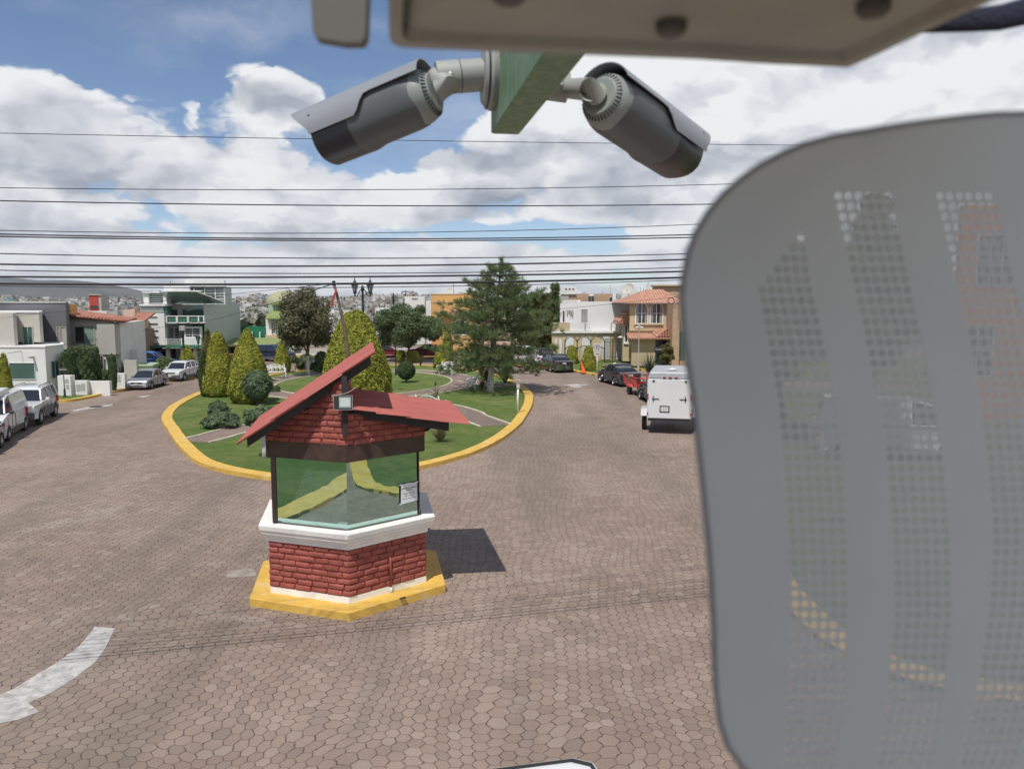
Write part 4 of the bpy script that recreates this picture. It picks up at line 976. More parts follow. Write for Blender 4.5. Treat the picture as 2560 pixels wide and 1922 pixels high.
# pillar and low wall
b=Bld('garden_wall','low white garden wall with dark niches and a tall pillar by the street','wall',48,60)
pa=c1(460,1222); D=pa[1]+.4; x0=pa[0]+.1
b.box('pillar','white_wall',x0,X(P1(566),D),D,D+.5,0,Z1(1030,D))
D0=D+.1; dd=[(566,705,1070,D0+.2),(705,905,1085,D0+1.6),(965,1042,1000,D0+5.5)]
b.box('wall','white_wall',X(P1(566),D0+.2),X(P1(707),D0+.2),D0+.2,D0+.5,0,Z1(1072,D0+.3))
b.box('wall','white_wall',X(P1(707),D0+.55),X(P1(905),D0+.55),D0+.55,D0+.85,0,Z1(1078,D0+.55))
b.box('wall','white_wall',X(P1(905),D0+3.5),X(P1(1042),D0+3.5),D0+3.5,D0+3.8,0,Z1(1010,D0+3.5))
for c,(a0,a1,z_0,z_1,dy) in enumerate([(516,550,1095,1060,D),(522,552,1145,1108,D),(615,650,1165,1105,D0+.2),(655,692,1160,1098,D0+.2),(958,975,1090,1030,D0+3.5),(982,1005,1085,1022,D0+3.5)]):
    b.box('niche','grey_wall',X(P1(a0),dy),X(P1(a1),dy),dy-.012,dy-.002,Z1(z_0,dy),Z1(z_1,dy))
# -- stone house with tiled mono roof
b=Bld('tiled_house','grey two-storey house with sloping red tile roof and a half-green sliding window','house',58,90)
D=57.5; xl=X(65.4,D); xr=X(113.3,D)
mb=MB(); mb.loft([[(xl,y,2.4),(xr*y/D,y,2.4),(xr*y/D,y,Z1(575,D)),(xl,y,Z1(530,D))] for y in (D,D+6)]); b.part('upper_wall',mb,'grey_wall')
b.box('ground_floor','white_wall',xl,X(P1(822),D),D+.15,D+8,0,2.6)
b.box('bay','grey_wall',X(P1(822),D-.6),X(P1(975),D-.6),D-.6,D+.2,Z1(850,D-.9),Z1(570,D-.9)-.15)
b.box('side_wall','white_wall',X(P1(822),D+.3),X(P1(1020),D+.3),D+.3,D+7,0,Z1(575,D))
mb=MB(); mb.loft([[(xl-.1,y,z),(xr+.9,y,z2),(xr+.9,y,z2-.12),(xl-.1,y,z-.12)] for y,z,z2 in ((D-.35,Z1(512,D),Z1(560,D)),(D+1.6,Z1(512,D)+.42,Z1(560,D)+.22))]); b.part('roof',mb,'red_tile')
mb=MB()
for i in range(34):
    f=i/33; xx=xl-.05+(xr+.9-xl)*f; zz=Z1(512,D)+(Z1(560,D)-Z1(512,D))*f; mb.tube([(xx,D-.42,zz+.0),(xx,D-.1,zz+.09)],[.10,.09],7)
b.part('eave_tiles',mb,'red_tile',smooth=True)
b.win('S',X(P1(632),D),X(P1(705),D),Z1(750,D),Z1(608,D),D,'grey_wall','glass_dark',nv=0,fw=.07)
b.win('S',X(P1(714),D),X(P1(795),D),Z1(750,D),Z1(605,D),D,'grey_wall','glass_pale',nv=0,fw=.07)
b.win('S',X(P1(820),D+.15),X(P1(860),D+.15),Z1(970,D),Z1(862,D),D+.15,'grey_wall','glass_dark',nv=1,fw=.06)
b.box('white_attic','white_wall',X(P1(620),64),X(P1(915),64),64,66,4,Z1(475,64)); b.box('grey_attic','grey_wall',X(P1(915),64)+.02,X(P1(1005),64),64.1,66,4,Z1(475,64))
b.win('S',X(P1(972),D+.3),X(P1(984),D+.3),Z1(700,D),Z1(595,D),D+.3,'white_wall','glass_dark',nv=0,fw=.04)
b.box('screen_wall','white_wall',X(P1(1020),60),X(P1(1172),60),60,60.3,0,Z1(800,60))
b.box('screen_wall','beige_wall',X(P1(1040),56.5),X(P1(1150),56.5),56.5,56.8,0,Z1(850,56.5)-.4)
b.box('terrace_wall','white_wall',X(P1(1005),64),X(P1(1165),64),64,64.3,2.6,Z1(815,64)+1.2) if 0 else None
# -- small brick house and cream house behind
b=Bld('brick_house','small dull brick house with flat red tile roof between grey house and modern house','house',72,125)
D=70; b.vol('wall','dull_brick',P1(1012),P1(1152),D,PY(640),6)
b.box('chimney_pipe','beige_wall',X(P1(1128),D),X(P1(1140),D),D-.1,D,1.5,Z1(660,D))
mb=MB(); mb.loft([[(X(P1(1005),D),y,z),(X(P1(1160),D),y,z),(X(P1(1160),D),y,z-.15),(X(P1(1005),D),y,z-.15)] for y,z in ((D-.5,Z1(632,D)),(D+4,Z1(632,D)+1.5))]); b.part('roof',mb,'red_tile')
b.win('S',X(P1(1020),D),X(P1(1046),D),Z1(715,D),Z1(650,D),D,'beige_wall','glass_dark',nv=0)
b=Bld('cream_house','narrow cream house with one dark window beside the brick house','house',76,138)
D=74; b.vol('wall','cream_wall',P1(1110),P1(1215),D,PY(562),6,cap='beige_wall'); b.win('S',X(P1(1168),D),X(P1(1205),D),Z1(712,D),Z1(640,D),D,'black_metal','glass_dark',nv=0)
b=Bld('pink_house','pale pink block house above the brick house roof','house',98,130)
D=95; b.vol('wall','pink_wall',P1(1058),P1(1162),D,PY(460),8); b.vol('side_wall','pink_wall',P1(1164),P1(1200),D+1,PY(452),6); b.box('pipe_shaft','dull_brick',X(P1(1160),D-.2),X(P1(1195),D-.2),D-.2,D+1,1,Z1(445,D))
b=Bld('water_tower','tall red and grey tank tower standing above the tiled roof','tower',90,95)
D=88; b.vol('shaft','red_wall',P1(770),P1(848),D,PY(335),1.1,cap=None); b.box('grey_side','grey_wall',X(P1(848),D)+.01,X(P1(872),D),D+.05,D+2.2,0,Z1(330,D)); 
b.win('S',X(P1(785),D),X(P1(840),D),Z1(452,D),Z1(425,D),D,'red_wall','glass_dark',nv=0,fw=.05,name='opening')
b.box('coping','beige_wall',X(P1(765),D),X(P1(875),D),D-.1,D+2.3,Z1(335,D)+.004,Z1(328,D)+.004)
# -- white and green modern house
b=Bld('modern_house','three-storey white modern house with green glass, louvres, balconies and curved grey flank','house',78,180)
D=76
def bx(n,mt,a0,a1,t,bt,d0,dep): return b.box(n,mt,X(P1(a0),d0),X(P1(a1),d0),d0,d0+dep,max(0,Z1(bt,d0)),Z1(t,d0))
bx('stair_block','white_wall',1200,1412,490,770,D,8); bx('louvre_band','green_trim',1206,1440,430,488,D+.15,7)
for i in range(5): bx('louvre','white_paint',1203,1408,432+i*12,436+i*12,D+.05,.08)
bx('cornice','white_wall',1200,1446,412,428,D-.1,8.2); 
for a0,a1 in ((1240,1284),(1410,1442)): bx('attic_pier','white_wall',a0,a1,318,412,D+.6,1)
bx('attic_glazing','glass_green',1284,1410,318,412,D+.9,5)
for i in range(5): bx('attic_bar','white_paint',1284,1410,330+i*18,334+i*18,D+.82,.05)
bx('attic_roof','white_wall',1232,1446,305,317,D+.4,6)
for i,y in enumerate((525,583,641,698,755)): b.win('S',X(P1(1262+i*2),D),X(P1(1350+i*2),D),Z1(y+5,D),Z1(y-5,D),D,'beige_wall','glass_dark',nv=0,fw=.02,name='slot_window')
bx('main_wall','pale_green_grey',1412,1760,400,770,D+2.6,7)
bx('upper_glazing','glass_green',1450,1755,385,405,D+1.8,.6)
# sloping glass canopy
mb=MB(); x0,x1=X(P1(1405),D),X(P1(1760),D); xr2=X(P1(1820),D-1)
mb.loft([[(x0,D-.8,Z1(298,D)),(x1-.6,D-.8,Z1(298,D)),(x1-.6,D-.8,Z1(303,D)),(x0,D-.8,Z1(303,D))],[(x0,D+2.4,Z1(398,D+2)),(xr2,D+2.4,Z1(398,D+2)),(xr2,D+2.4,Z1(404,D+2)),(x0,D+2.4,Z1(404,D+2))]]); b.part('glass_canopy',mb,'glass_pale')
for i in range(9):
    f=i/8; mb=MB(); xa=x0+(x1-.6-x0)*f; xb=x0+(xr2-x0)*f; mb.tube([(xa,D-.83,Z1(297,D)+.03),(xb,D+2.35,Z1(397,D+2)+.03)],.035,5); b.part('canopy_bar',mb,'white_paint')
bx('canopy_edge','white_paint',1400,1745,294,304,D-.95,.10)
bx('recess_wall','beige_wall',1455,1570,410,515,D+2.5,.08); b.win('S',X(P1(1480),D+2.5),X(P1(1522),D+2.5),Z1(512,D),Z1(468,D),D+2.5,'black_metal','glass_dark',nv=0,name='door')
bx('wide_window','glass_green',1575,1750,460,512,D+2.45,.1)
bx('balcony_slab','white_wall',1436,1765,570,578,D,2.6)
for a0,a1 in ((1448,1520),(1536,1612),(1630,1712)): bx('balcony_panel','green_trim',a0,a1,524,566,D+.02,.05)
mb=MB()
for a in (1440,1526,1533,1622,1628,1716,1762): p=W(P1(a),PY(545),D); mb.box(p.x-.05,p.x+.05,D-.05,D+.02,Z1(572,D),Z1(514,D))
mb.box(X(P1(1440),D),X(P1(1765),D),D-.06,D+.02,Z1(519,D),Z1(513,D)); b.part('balcony_rail',mb,'white_paint')
b.win('S',X(P1(1448),D+2.6),X(P1(1482),D+2.6),Z1(750,D),Z1(625,D),D+2.6,'white_paint','glass_green',nv=0,nh=4,fw=.08,name='door'); b.win('S',X(P1(1500),D+2.6),X(P1(1534),D+2.6),Z1(750,D),Z1(625,D),D+2.6,'white_paint','glass_green',nv=0,nh=4,fw=.08,name='door')
mb=MB()
for i in range(6): mb.box(X(P1(1416),D),X(P1(1556),D),D-.02,D+.02,Z1(712+i*9,D),Z1(710+i*9,D))
mb.box(X(P1(1416),D),X(P1(1425),D),D-.03,D+.03,Z1(765,D),Z1(706,D)); mb.box(X(P1(1548),D),X(P1(1556),D),D-.03,D+.03,Z1(765,D),Z1(706,D)); b.part('balcony_rail',mb,'white_paint')
bx('lower_bay','white_wall',1560,1720,700,768,D+.3,2); bx('bay_frame','white_wall',1580,1728,605,702,D+.6,1.8)
b.win('S',X(P1(1590),D+.6),X(P1(1715),D+.6),Z1(697,D),Z1(625,D),D+.6,'white_paint','glass_dark',nv=1,nh=3,fw=.07)
mb=MB(); n=10; R_=[]
xa=X(P1(1728),D); xb=X(P1(1945),D+5.8)
for i in range(n+1):
    f=i/n; R_.append((xa+(xb-xa)*math.sin(f*math.pi/2),D+.8+5*f*f))
poly=R_+[(X(P1(1935),D+11),D+11),(xa,D+11)]; mb.prism(poly,0,Z1(418,D+2)); b.part('curved_flank',mb,'pale_green_grey',smooth=True,auto=30)
bx('tower_glazing','glass_green',1612,1862,262,415,D+6,4); bx('tower_side','pale_green_grey',1866,1942,262,430,D+6.2,4)
mb=MB()
for i in range(7): 
    d0=D+5.93; mb.box(X(P1(1612),d0),X(P1(1945),d0),d0,d0+.06,Z1(275+i*23,d0),Z1(271+i*23,d0))
for a in (1612,1680,1770,1862,1940): mb.box(X(P1(a-4),D+5.9),X(P1(a+4),D+5.9),D+5.9,D+6,Z1(418,D),Z1(262,D))
b.part('tower_mullions',mb,'white_paint'); bx('tower_cap','white_wall',1606,1945,207,260,D+5.6,5); bx('parapet_wall','white_wall',1420,1640,256,300,D+4,4)
bx('canopy','green_trim',1192,1905,771,790,D-1.6,2)
bx('ground_recess','glass_dark',1220,1900,795,915,D+1.2,.2)
for a in (1204,1412,1540,1650,1735,1880): bx('column','white_wall',a,a+22,790,925,D-.9,.5)
for a0,a1,t_ in ((1225,1255,795),(1270,1300,810),(1335,1375,812),(1430,1445,800)): bx('pier','beige_wall',a0,a1,t_,920,D+.6,.3)
mb=MB(); p=W(P1(1470),PY(212),D+5); mb.tube([(p.x,p.y,Z1(258,D)),(p.x,p.y,p.z)],.03,5); mb.tube([(p.x-.35,p.y,Z1(258,D)),(p.x,p.y,p.z-.5)],.02,5); mb.tube([(p.x-.5,p.y,p.z-.6),(p.x+.3,p.y,p.z-.2)],.02,5); b.part('antenna',mb,'black_metal')
mb=MB(); mb.box(X(P1(1230),D+1),X(P1(1290),D+1),D+1,D+2,Z1(310,D),Z1(300,D),None); b.part('roof_panel',mb,'black_metal')
# -- green screened lot, olive roof
b=Bld('screened_lot','building lot wrapped in bright green mesh next to the modern house','fence',90,245)
D=88
for i in range(5):
    a=228+i*7.6; b.vol('mesh_screen','green_tarp',a,a+7.55,D+.03*(i%2),PY(602+[0,2,-1,1,3][i]),.12,z0=.6)
for a in (226,237,250,258,263): b.box('post','white_wall' if a in (250,258) else 'green_trim',X(a,D-.3),X(a+1.2,D-.3),D-.3,D-.1,0,Z1(650 if a in (250,258) else 605,D))
mb=MB(); mb.tube([tuple(W(P2(925),PY(603),D-.5)),tuple(W(P2(995),PY(668),D-.5))],.06,5); b.part('brace',mb,'white_paint')
b=Bld('carport','long olive green carport roof behind the golden cypresses','carport',84,245)
D=82; mb=MB(); mb.loft([[(X(204,D),y,z),(X(276,D),y,z),(X(276,D),y,z-.15),(X(204,D),y,z-.15)] for y,z in ((D-1.5,Z1(765,D)),(D+3,Z1(722,D)+.1))]); b.part('roof',mb,'olive_roof')
b.box('fascia','cream_wall',X(204,D-1.6),X(276,D-1.6),D-1.62,D-1.52,Z1(775,D-1.5),Z1(762,D-1.5)); b.vol('back_wall','slate_wall',206,276,D+2,PY(775),.3)
for a in (206,222,238,256,274): b.box('post','cream_wall',X(a,D-1.3),X(a+.9,D-1.3),D-1.4,D-1.2,0,Z1(775,D-1.3))
# -- green house with dome
b=Bld('domed_house','pale green villa with olive roofs and a round yellow-green dome','house',90,280)
D=88; b.vol('upper_wall','mint_wall',P2(1280),P2(1420),D,PY(405),6,z0=2.5); b.vol('lower_wall','mint_wall',P2(1300),P2(1500),D-1,PY(500),6)
b.vol('white_wing','white_wall',P2(1252),P2(1300),D-1.2,PY(530),4)
b.vol('white_wing','cream_wall',P2(1245),P2(1400),D-2,PY(680),4)
mb=MB(); mb.ball((X(P2(1420),D+3),D+3,Z1(405,D)),1.,20,12,(2.1,2.1,1.45)); b.part('dome',mb,'yellow_dome',smooth=True)
mb=MB(); mb.loft([[(X(P2(1255),D-1.6),y,z),(X(P2(1520),D-1.6),y,z),(X(P2(1520),D-1.6),y,z-.12),(X(P2(1255),D-1.6),y,z-.12)] for y,z in ((D-1.8,Z1(530,D)),(D+.0,Z1(465,D)))]); b.part('roof',mb,'olive_roof')
mb=MB(); mb.loft([[(X(P2(1275),D-1.6),y,z),(X(P2(1520),D-1.6),y,z),(X(P2(1520),D-1.6),y,z-.12),(X(P2(1275),D-1.6),y,z-.12)] for y,z in ((D-.5,Z1(410,D)),(D+1.,Z1(392,D)))]); b.part('roof',mb,'olive_roof')
b.win('S',X(P2(1347),D),X(P2(1372),D),Z1(468,D),Z1(420,D),D,'white_paint','glass_dark',nv=1,nh=2,arch=True)
b.win('S',X(P2(1302),D-1),X(P2(1330),D-1),Z1(662,D),Z1(570,D),D-1,'white_paint','glass_dark',nv=1,nh=4)
b.win('S',X(P2(1285),D-2),X(P2(1330),D-2),Z1(850,D),Z1(775,D),D-2,'black_metal','glass_pale',nv=1,nh=2,arch=True)
b.win('S',X(P2(1345),D-2),X(P2(1390),D-2),Z1(850,D),Z1(790,D),D-2,'black_metal','glass_pale',nv=1,nh=1)
b=Bld('rooftop_block','distant cream block showing over the olive-brown tree','house',120,305)
b.vol('wall','beige_wall',P3(135),P3(235),118,PY(290),6,cap='grey_wall'); b.vol('wall','white_wall',P3(400),P3(470),121,PY(470),5)
# -- centre: white blocks, orange house
b=Bld('white_block_house','white flat-roofed house with a row of tiny square windows, left of the orange house','house',108,425)
D=106; b.vol('wall','white_wall',P3(1078),P3(1250),D,PY(346),8); b.vol('wall','white_wall',P3(1252),P3(1320),D+.3,PY(382),8)
for i in range(4): b.win('S',X(P3(1142+i*13),D),X(P3(1150+i*13),D),Z1(370,D),Z1(360,D),D,'beige_wall','glass_dark',nv=0,fw=.02)
b=Bld('white_block_house','low white house with dark openings behind the twin lamp','house',115,385)
D=112; b.vol('wall','white_wall',P3(822),P3(935),D,PY(448),6); b.vol('wall','beige_wall',P3(890),P3(1010),D-1,PY(470),6); b.vol('wall','white_wall',P3(940),P3(1012),D+3,PY(430),6)
for a in (828,850,900,955): b.win('S',X(P3(a),D-1 if a>=890 else D),X(P3(a+16),D-1 if a>=890 else D),Z1(492,D),Z1(472,D),D-1 if a>=890 else D,'grey_wall','glass_dark',nv=0,fw=.03)
b=Bld('orange_house','stepped orange house with small red tile roof behind the round tree','house',92,455)
D=94; b.vol('upper_wall','orange_wall',P3(1306),P3(1590),D+3,PY(330),6,cap='tan_wall'); b.vol('upper_wall','orange_wall',P3(1540),P3(1690),D+4,PY(322),6,cap='tan_wall')
b.vol('middle_wall','orange_wall',P3(1304),P3(1640),D,PY(400),6,cap='tan_wall'); 
b.vol('lower_wall','orange_wall',P3(1395),P3(1660),D-4,PY(520),5)
mb=MB(); xa,xb=X(P3(1380),D-4.6),X(P3(1580),D-4.6); zc=Z1(520,D-4.6); zt=Z1(440,D-3)
mb.add([(xa,D-4.9,zc),(xb,D-4.9,zc),(xb,D-1,zc),(xa,D-1,zc),((xa+xb)/2+.5,D-3,zt)],[(0,1,4),(1,2,4),(2,3,4),(3,0,4),(3,2,1,0)]); b.part('tile_roof',mb,'red_tile')
mb=MB(); mb.loft([[(X(P3(1340),D-1),y,z),(X(P3(1395),D-1),y,z-.3),(X(P3(1395),D-1),y,z-.45),(X(P3(1340),D-1),y,z-.15)] for y,z in ((D-1.5,Z1(480,D)),(D-.01,Z1(470,D)))]); b.part('tile_roof',mb,'red_tile')
b.win('S',X(P3(1500),D-4),X(P3(1610),D-4),Z1(660,D),Z1(545,D),D-4,'white_paint','glass_dark',nv=1,arch=True,fw=.12)
b.win('S',X(P3(1408),D),X(P3(1440),D),Z1(486,D),Z1(472,D),D,'tan_wall','glass_dark',nv=0,fw=.03)
mb=MB(); p=W(P3(1500),PY(235),D+4); mb.tube([(p.x,p.y,Z1(330,D)),(p.x,p.y,p.z)],.03,5); b.part('antenna_mast',mb,'black_metal')
mb=MB(); p=W(P3(1468),PY(300),D+4); mb.lathe([(.02,0),(.30,.05),(.42,.14),(.40,.15),(.28,.07),(.02,.02)],12,(p.x,p.y,p.z),(-.3,-.8,.5)); mb.tube([(p.x,p.y,p.z),(p.x,p.y,p.z-.7)],.03,5); b.part('satellite_dish',mb,'beige_wall')
b=Bld('pink_house','white and pink houses glimpsed through the pine crown','house',100,500)
b.vol('wall','pink_wall',P3(1760),P3(1990),99,PY(520),5); b.vol('wall','red_wall',P3(1745),P3(1850),104,PY(408),5); b.vol('wall','white_wall',P3(1990),P3(2060),103,PY(412),5); b.vol('wall','tan_wall',P3(1640),P3(1760),108,PY(300),5)
b.vol('tank_base','white_wall',P3(1590),P3(1640),108,PY(290),2); b.win('S',X(P3(1855),99),X(P3(1940),99),Z1(640,99),Z1(540,99),99,'white_paint','glass_dark',nv=2)
b.vol('wall','white_wall',P4(420),P4(470),101,PY(370),4)
b=Bld('boundary_wall','pale boundary wall with white gate beyond the far end of the island','wall',86,395)
b.vol('wall','beige_wall',P3(905),P3(1150),86,PY(805),.4,cap='white_wall'); b.vol('wall','white_wall',P3(1200),P3(1300),86,PY(810),.4); b.vol('gate','dull_brick',P3(960),P3(1010),85.8,PY(820),.1); b.vol('wall','beige_wall',P2(1480),P3(500),88,PY(800),.4)
# -- right: white villa with arched screens
b=Bld('white_villa','long white villa with cream ground floor and blind arches behind the iron fence','house',78,600)
D=77
def by(n,mt,a0,a1,t,bt,d0,dep,**k): return b.box(n,mt,X(P4(a0),d0),X(P4(a1),d0),d0,d0+dep,max(0,Z1(bt,d0)),Z1(t,d0))
by('upper_wall','white_wall',762,936,383,642,D+1.0,8); by('upper_wall','white_wall',912,1366,392,640,D+.4,8)
by('parapet','white_wall',805,936,378,392,D+.98,.5)
by('terrace_wall','tan_wall',700,848,572,642,D-.4,.3); by('terrace_wall','white_wall',848,1020,575,642,D-.4,.3)
by('cornice','white_paint',690,1312,645,662,D-.6,2.5); by('ground_floor','cream_wall',692,1312,662,905,D-.4,6)
for a0,a1 in ((716,736),(755,778)):
    b.win('S',X(P4(a0),D-.4),X(P4(a1),D-.4),Z1(880,D),Z1(698,D),D-.4,'cream_wall','white_wall',nv=0,arch=True,fw=.03,name='blind_arch')
for a0,a1 in ((812,880),(952,1030),(1125,1198),(1240,1300)):
    b.win('S',X(P4(a0),D-.4),X(P4(a1),D-.4),Z1(885,D),Z1(680,D),D-.4,'cream_wall','white_wall',nv=0,arch=True,fw=.04,name='blind_arch')
b.win('S',X(P4(785),D+1),X(P4(800),D+1),Z1(570,D),Z1(470,D),D+1,'white_wall','glass_dark',nv=0,fw=.03); b.win('S',X(P4(948),D+.4),X(P4(994),D+.4),Z1(568,D),Z1(460,D),D+.4,'beige_wall','curtain',nv=2,fw=.06)
mb=MB()
for a,y in ((822,470),(838,470),(852,475),(868,470),(822,492),(852,490),(866,492)): p=W(P4(a),PY(y),D+.95); mb.box(p.x-.06,p.x+.06,p.y-.08,p.y+.1,p.z-.12,p.z+.12)
b.part('wall_ornaments',mb,'grey_wall'); 
mb=MB(); p=W(P4(853),PY(505),D+.95); 
for dx in (-.05,.18): mb.box(p.x+dx,p.x+dx+.06,p.y-.06,p.y+.1,p.z-.25,p.z+.05)
b.part('wall_ornament',mb,'grey_wall')
mb=MB()
for a in (973,1198): p=W(P4(a),PY(605),D-.05); mb.tube([(p.x,p.y-.4,Z1(640,D)),(p.x,p.y-.4,Z1(575,D))],.06,6)
b.part('flue',mb,'grey_wall')
b=Bld('villa_penthouse','brick-faced roof rooms with a white tank box and tower above the white villa','house',90,600)
D=90
by('brick_wall','tan_brick',836,1215,322,400,D,5); by('grey_end','grey_wall',768,836,330,405,D-.1,5); by('tank_box','white_wall',768,900,264,328,D-.2,3)
by('white_bay','white_wall',1010,1050,325,400,D-.1,1)
for i in range(3): b.win('S',X(P4(806+i*31),D-.2),X(P4(818+i*31),D-.2),Z1(286,D),Z1(275,D),D-.2,'beige_wall','red_wall',nv=0,fw=.03)
b.win('S',X(P4(1005),D-.1),X(P4(1053),D-.1),Z1(392,D),Z1(345,D),D-.1,'grey_wall','glass_dark',nv=1)
b.win('S',X(P4(1188),D),X(P4(1210),D),Z1(392,D),Z1(355,D),D,'grey_wall','glass_dark',nv=0)
by('white_wall','white_wall',1215,1242,320,400,D-.2,2); by('tower','white_wall',1294,1424,264,400,D-1,4); by('parapet','white_wall',1240,1300,372,392,D-2,2)
mb=MB(); p=W(P4(1352),PY(290),D-2); mb.lathe([(.03,0),(.5,.08),(.72,.24),(.70,.26),(.48,.12),(.03,.04)],16,(p.x,p.y,p.z),(-.4,-.7,.5)); mb.tube([(p.x,p.y,p.z),(p.x+.1,p.y,p.z-1.2)],.06,6); mb.tube([(p.x-.4,p.y-.5,p.z+.3),(p.x,p.y,p.z-.3)],.025,5); b.part('satellite_dish',mb,'beige_wall')
mb=MB()
for a,t_ in ((1196,240),(1455,262),(1484,265),(1520,220),(1530,225),(1510,240)): mb.tube([tuple(W(P4(a),PY(400),D+1)),tuple(W(P4(a),PY(t_),D+1))],.025,4)
b.part('antenna_mast',mb,'grey_wall')
# -- right: cream villa with clay roofs
b=Bld('cream_villa','cream villa with hipped clay tile roof and twin arched windows beside the brown stone house','house',71,680)
D=71
by('upper_wall','cream_wall',1366,1745,395,735,D,7); 
mb=MB(); z0=Z1(402,D-.5); zt=Z1(285,D+4); xa,xb=X(P4(1290),D-.5),X(P4(1830),D-.5); xm0,xm1=X(P4(1500),D+4),X(P4(1640),D+4)
mb.add([(xa,D-.6,z0),(xb,D-.6,z0),(xb,D+8,z0),(xa,D+8,z0),(xm0,D+3.7,zt),(xm1,D+3.7,zt)],[(0,1,5,4),(1,2,5),(2,3,4,5),(3,0,4),(3,2,1,0)]); b.part('roof',mb,'clay_tile')
by('eave_board','white_paint',1296,1830,403,409,D-.55,.1)
for a0,a1 in ((1420,1517),(1546,1646)): b.win('S',X(P4(a0),D),X(P4(a1),D),Z1(577,D),Z1(408,D),D,'white_paint','glass_dark',nv=1,nh=1,arch=True,fw=.09,curt=True)
by('sill_board','tan_wall',1405,1655,582,592,D-.2,.2); by('sill_panel','tan_wall',1412,1648,592,630,D-.06,.06); by('string_course','cream_wall',1366,1745,632,642,D-.1,.1)
# stair bay with curved roof on the left
by('stair_bay','cream_wall',1310,1366,560,905,D+1.2,5); mb=MB(); xa=X(P4(1262),D+1); xb=X(P4(1368),D+1)
mb.loft([[(xa+(xb-xa)*i/8,y,Z1(585,D)+(Z1(470,D)-Z1(585,D))*math.sin(i/8*math.pi/2)) for i in range(9)]+[(xb,y,Z1(590,D)),(xa,y,Z1(592,D))] for y in (D+.6,D+5)]); b.part('bay_roof',mb,'clay_tile')
b.win('S',X(P4(1328),D+1.2),X(P4(1344),D+1.2),Z1(745,D),Z1(598,D),D+1.2,'white_paint','glass_dark',nv=0,arch=True,fw=.08,sill=True)
by('terrace','cream_wall',1366,1430,760,905,D+.5,.3)
# porch
by('porch_wall','tan_wall',1386,1592,712,945,D-2.4,3); by('porch_side','tan_wall',1700,1740,700,945,D-2.0,2)
mb=MB(); za=Z1(705,D-3); zb=Z1(660,D-.1); xa,xb=X(P4(1352),D-3),X(P4(1740),D-3); mb.loft([[(xa,D-3,za),(xb,D-3,za),(xb,D-3,za-.14),(xa,D-3,za-.14)],[(xa+.3,D-.05,zb),(xb,D-.05,zb),(xb,D-.05,zb-.14),(xa+.3,D-.05,zb-.14)]]); b.part('porch_roof',mb,'clay_tile')
mb=MB(); xa=X(P4(1600),D-2.6); mb.add([(xa,D-2.7,za+.1),(X(P4(1745),D-2.7),D-2.7,za+.1),(X(P4(1745),D-2.7),D-2.7,Z1(585,D-2.7)),(xa,D-.1,za+.4),(X(P4(1745),D-.1),D-.1,za+.2),(X(P4(1745),D-.1),D-.1,Z1(585,D))],[(0,1,2),(5,4,3),(0,2,5,3),(1,4,5,2),(0,3,4,1)]); b.part('porch_roof',mb,'clay_tile')
by('porch_beam','cream_wall',1360,1735,706,716,D-2.9,.3)
b.win('S',X(P4(1592),D-1),X(P4(1680),D-1),0.1,Z1(722,D-1),D-1,'black_metal','glass_dark',nv=2,nh=1,fw=.06,name='door')
b.box('door_wall','cream_wall',X(P4(1560),D-.95),X(P4(1745),D-.95),D-.98,D-.2,0,Z1(700,D))
# brown stone house
b=Bld('stone_house','brown stone-faced house with a glass strip, half hidden behind the grey panel','house',68,705)
D=68; by('stone_wall','tan_brick',1738,1800,412,960,D-1,8)
by('wall','cream_wall',1800,2400,380,960,D,8); by('glass_strip','glass_green',1800,1850,650,905,D-.3,.3); by('base','tan_brick',1780,2400,905,965,D-.5,.5)
by('top_block','tan_brick',1560,2200,250,400,D+14,5); by('roof_slab','tan_wall',1545,2210,244,256,D+13.7,5.5)
mb=MB(); mb.loft([[(X(P4(1738),D),y,z),(X(P4(2400),D),y,z),(X(P4(2400),D),y,z-.2),(X(P4(1738),D),y,z-.2)] for y,z in ((D-1.6,Z1(408,D)),(D+5,Z1(290,D)))]) if 0 else None
mb=MB(); p=W(P4(1720),PY(385),D-1.2); 
for r_ in (.30,.26): mb.tube([(p.x+r_*math.cos(a*.35),p.y,p.z+r_*math.sin(a*.35)) for a in range(19)],.018,5)
b.part('cable_coil',mb,'black_metal')
# -- houses seen only through the perforations
b=Bld('terracotta_house','terracotta house with white-barred windows behind the perforated panel','house',40,980)
D=38; b.vol('wall',mat('terracotta_wall',(.60,.20,.09),.85,var=.1) and 'terracotta_wall',958,1250,D,205,8); 
b.win('S',X(975,D),X(1012,D),Z(285,D),Z(235,D),D,'white_paint','glass_dark',nv=2,nh=1); b.win('S',X(965,D),X(995,D),Z(375,D),Z(325,D),D,'white_paint','glass_dark',nv=1,nh=1)
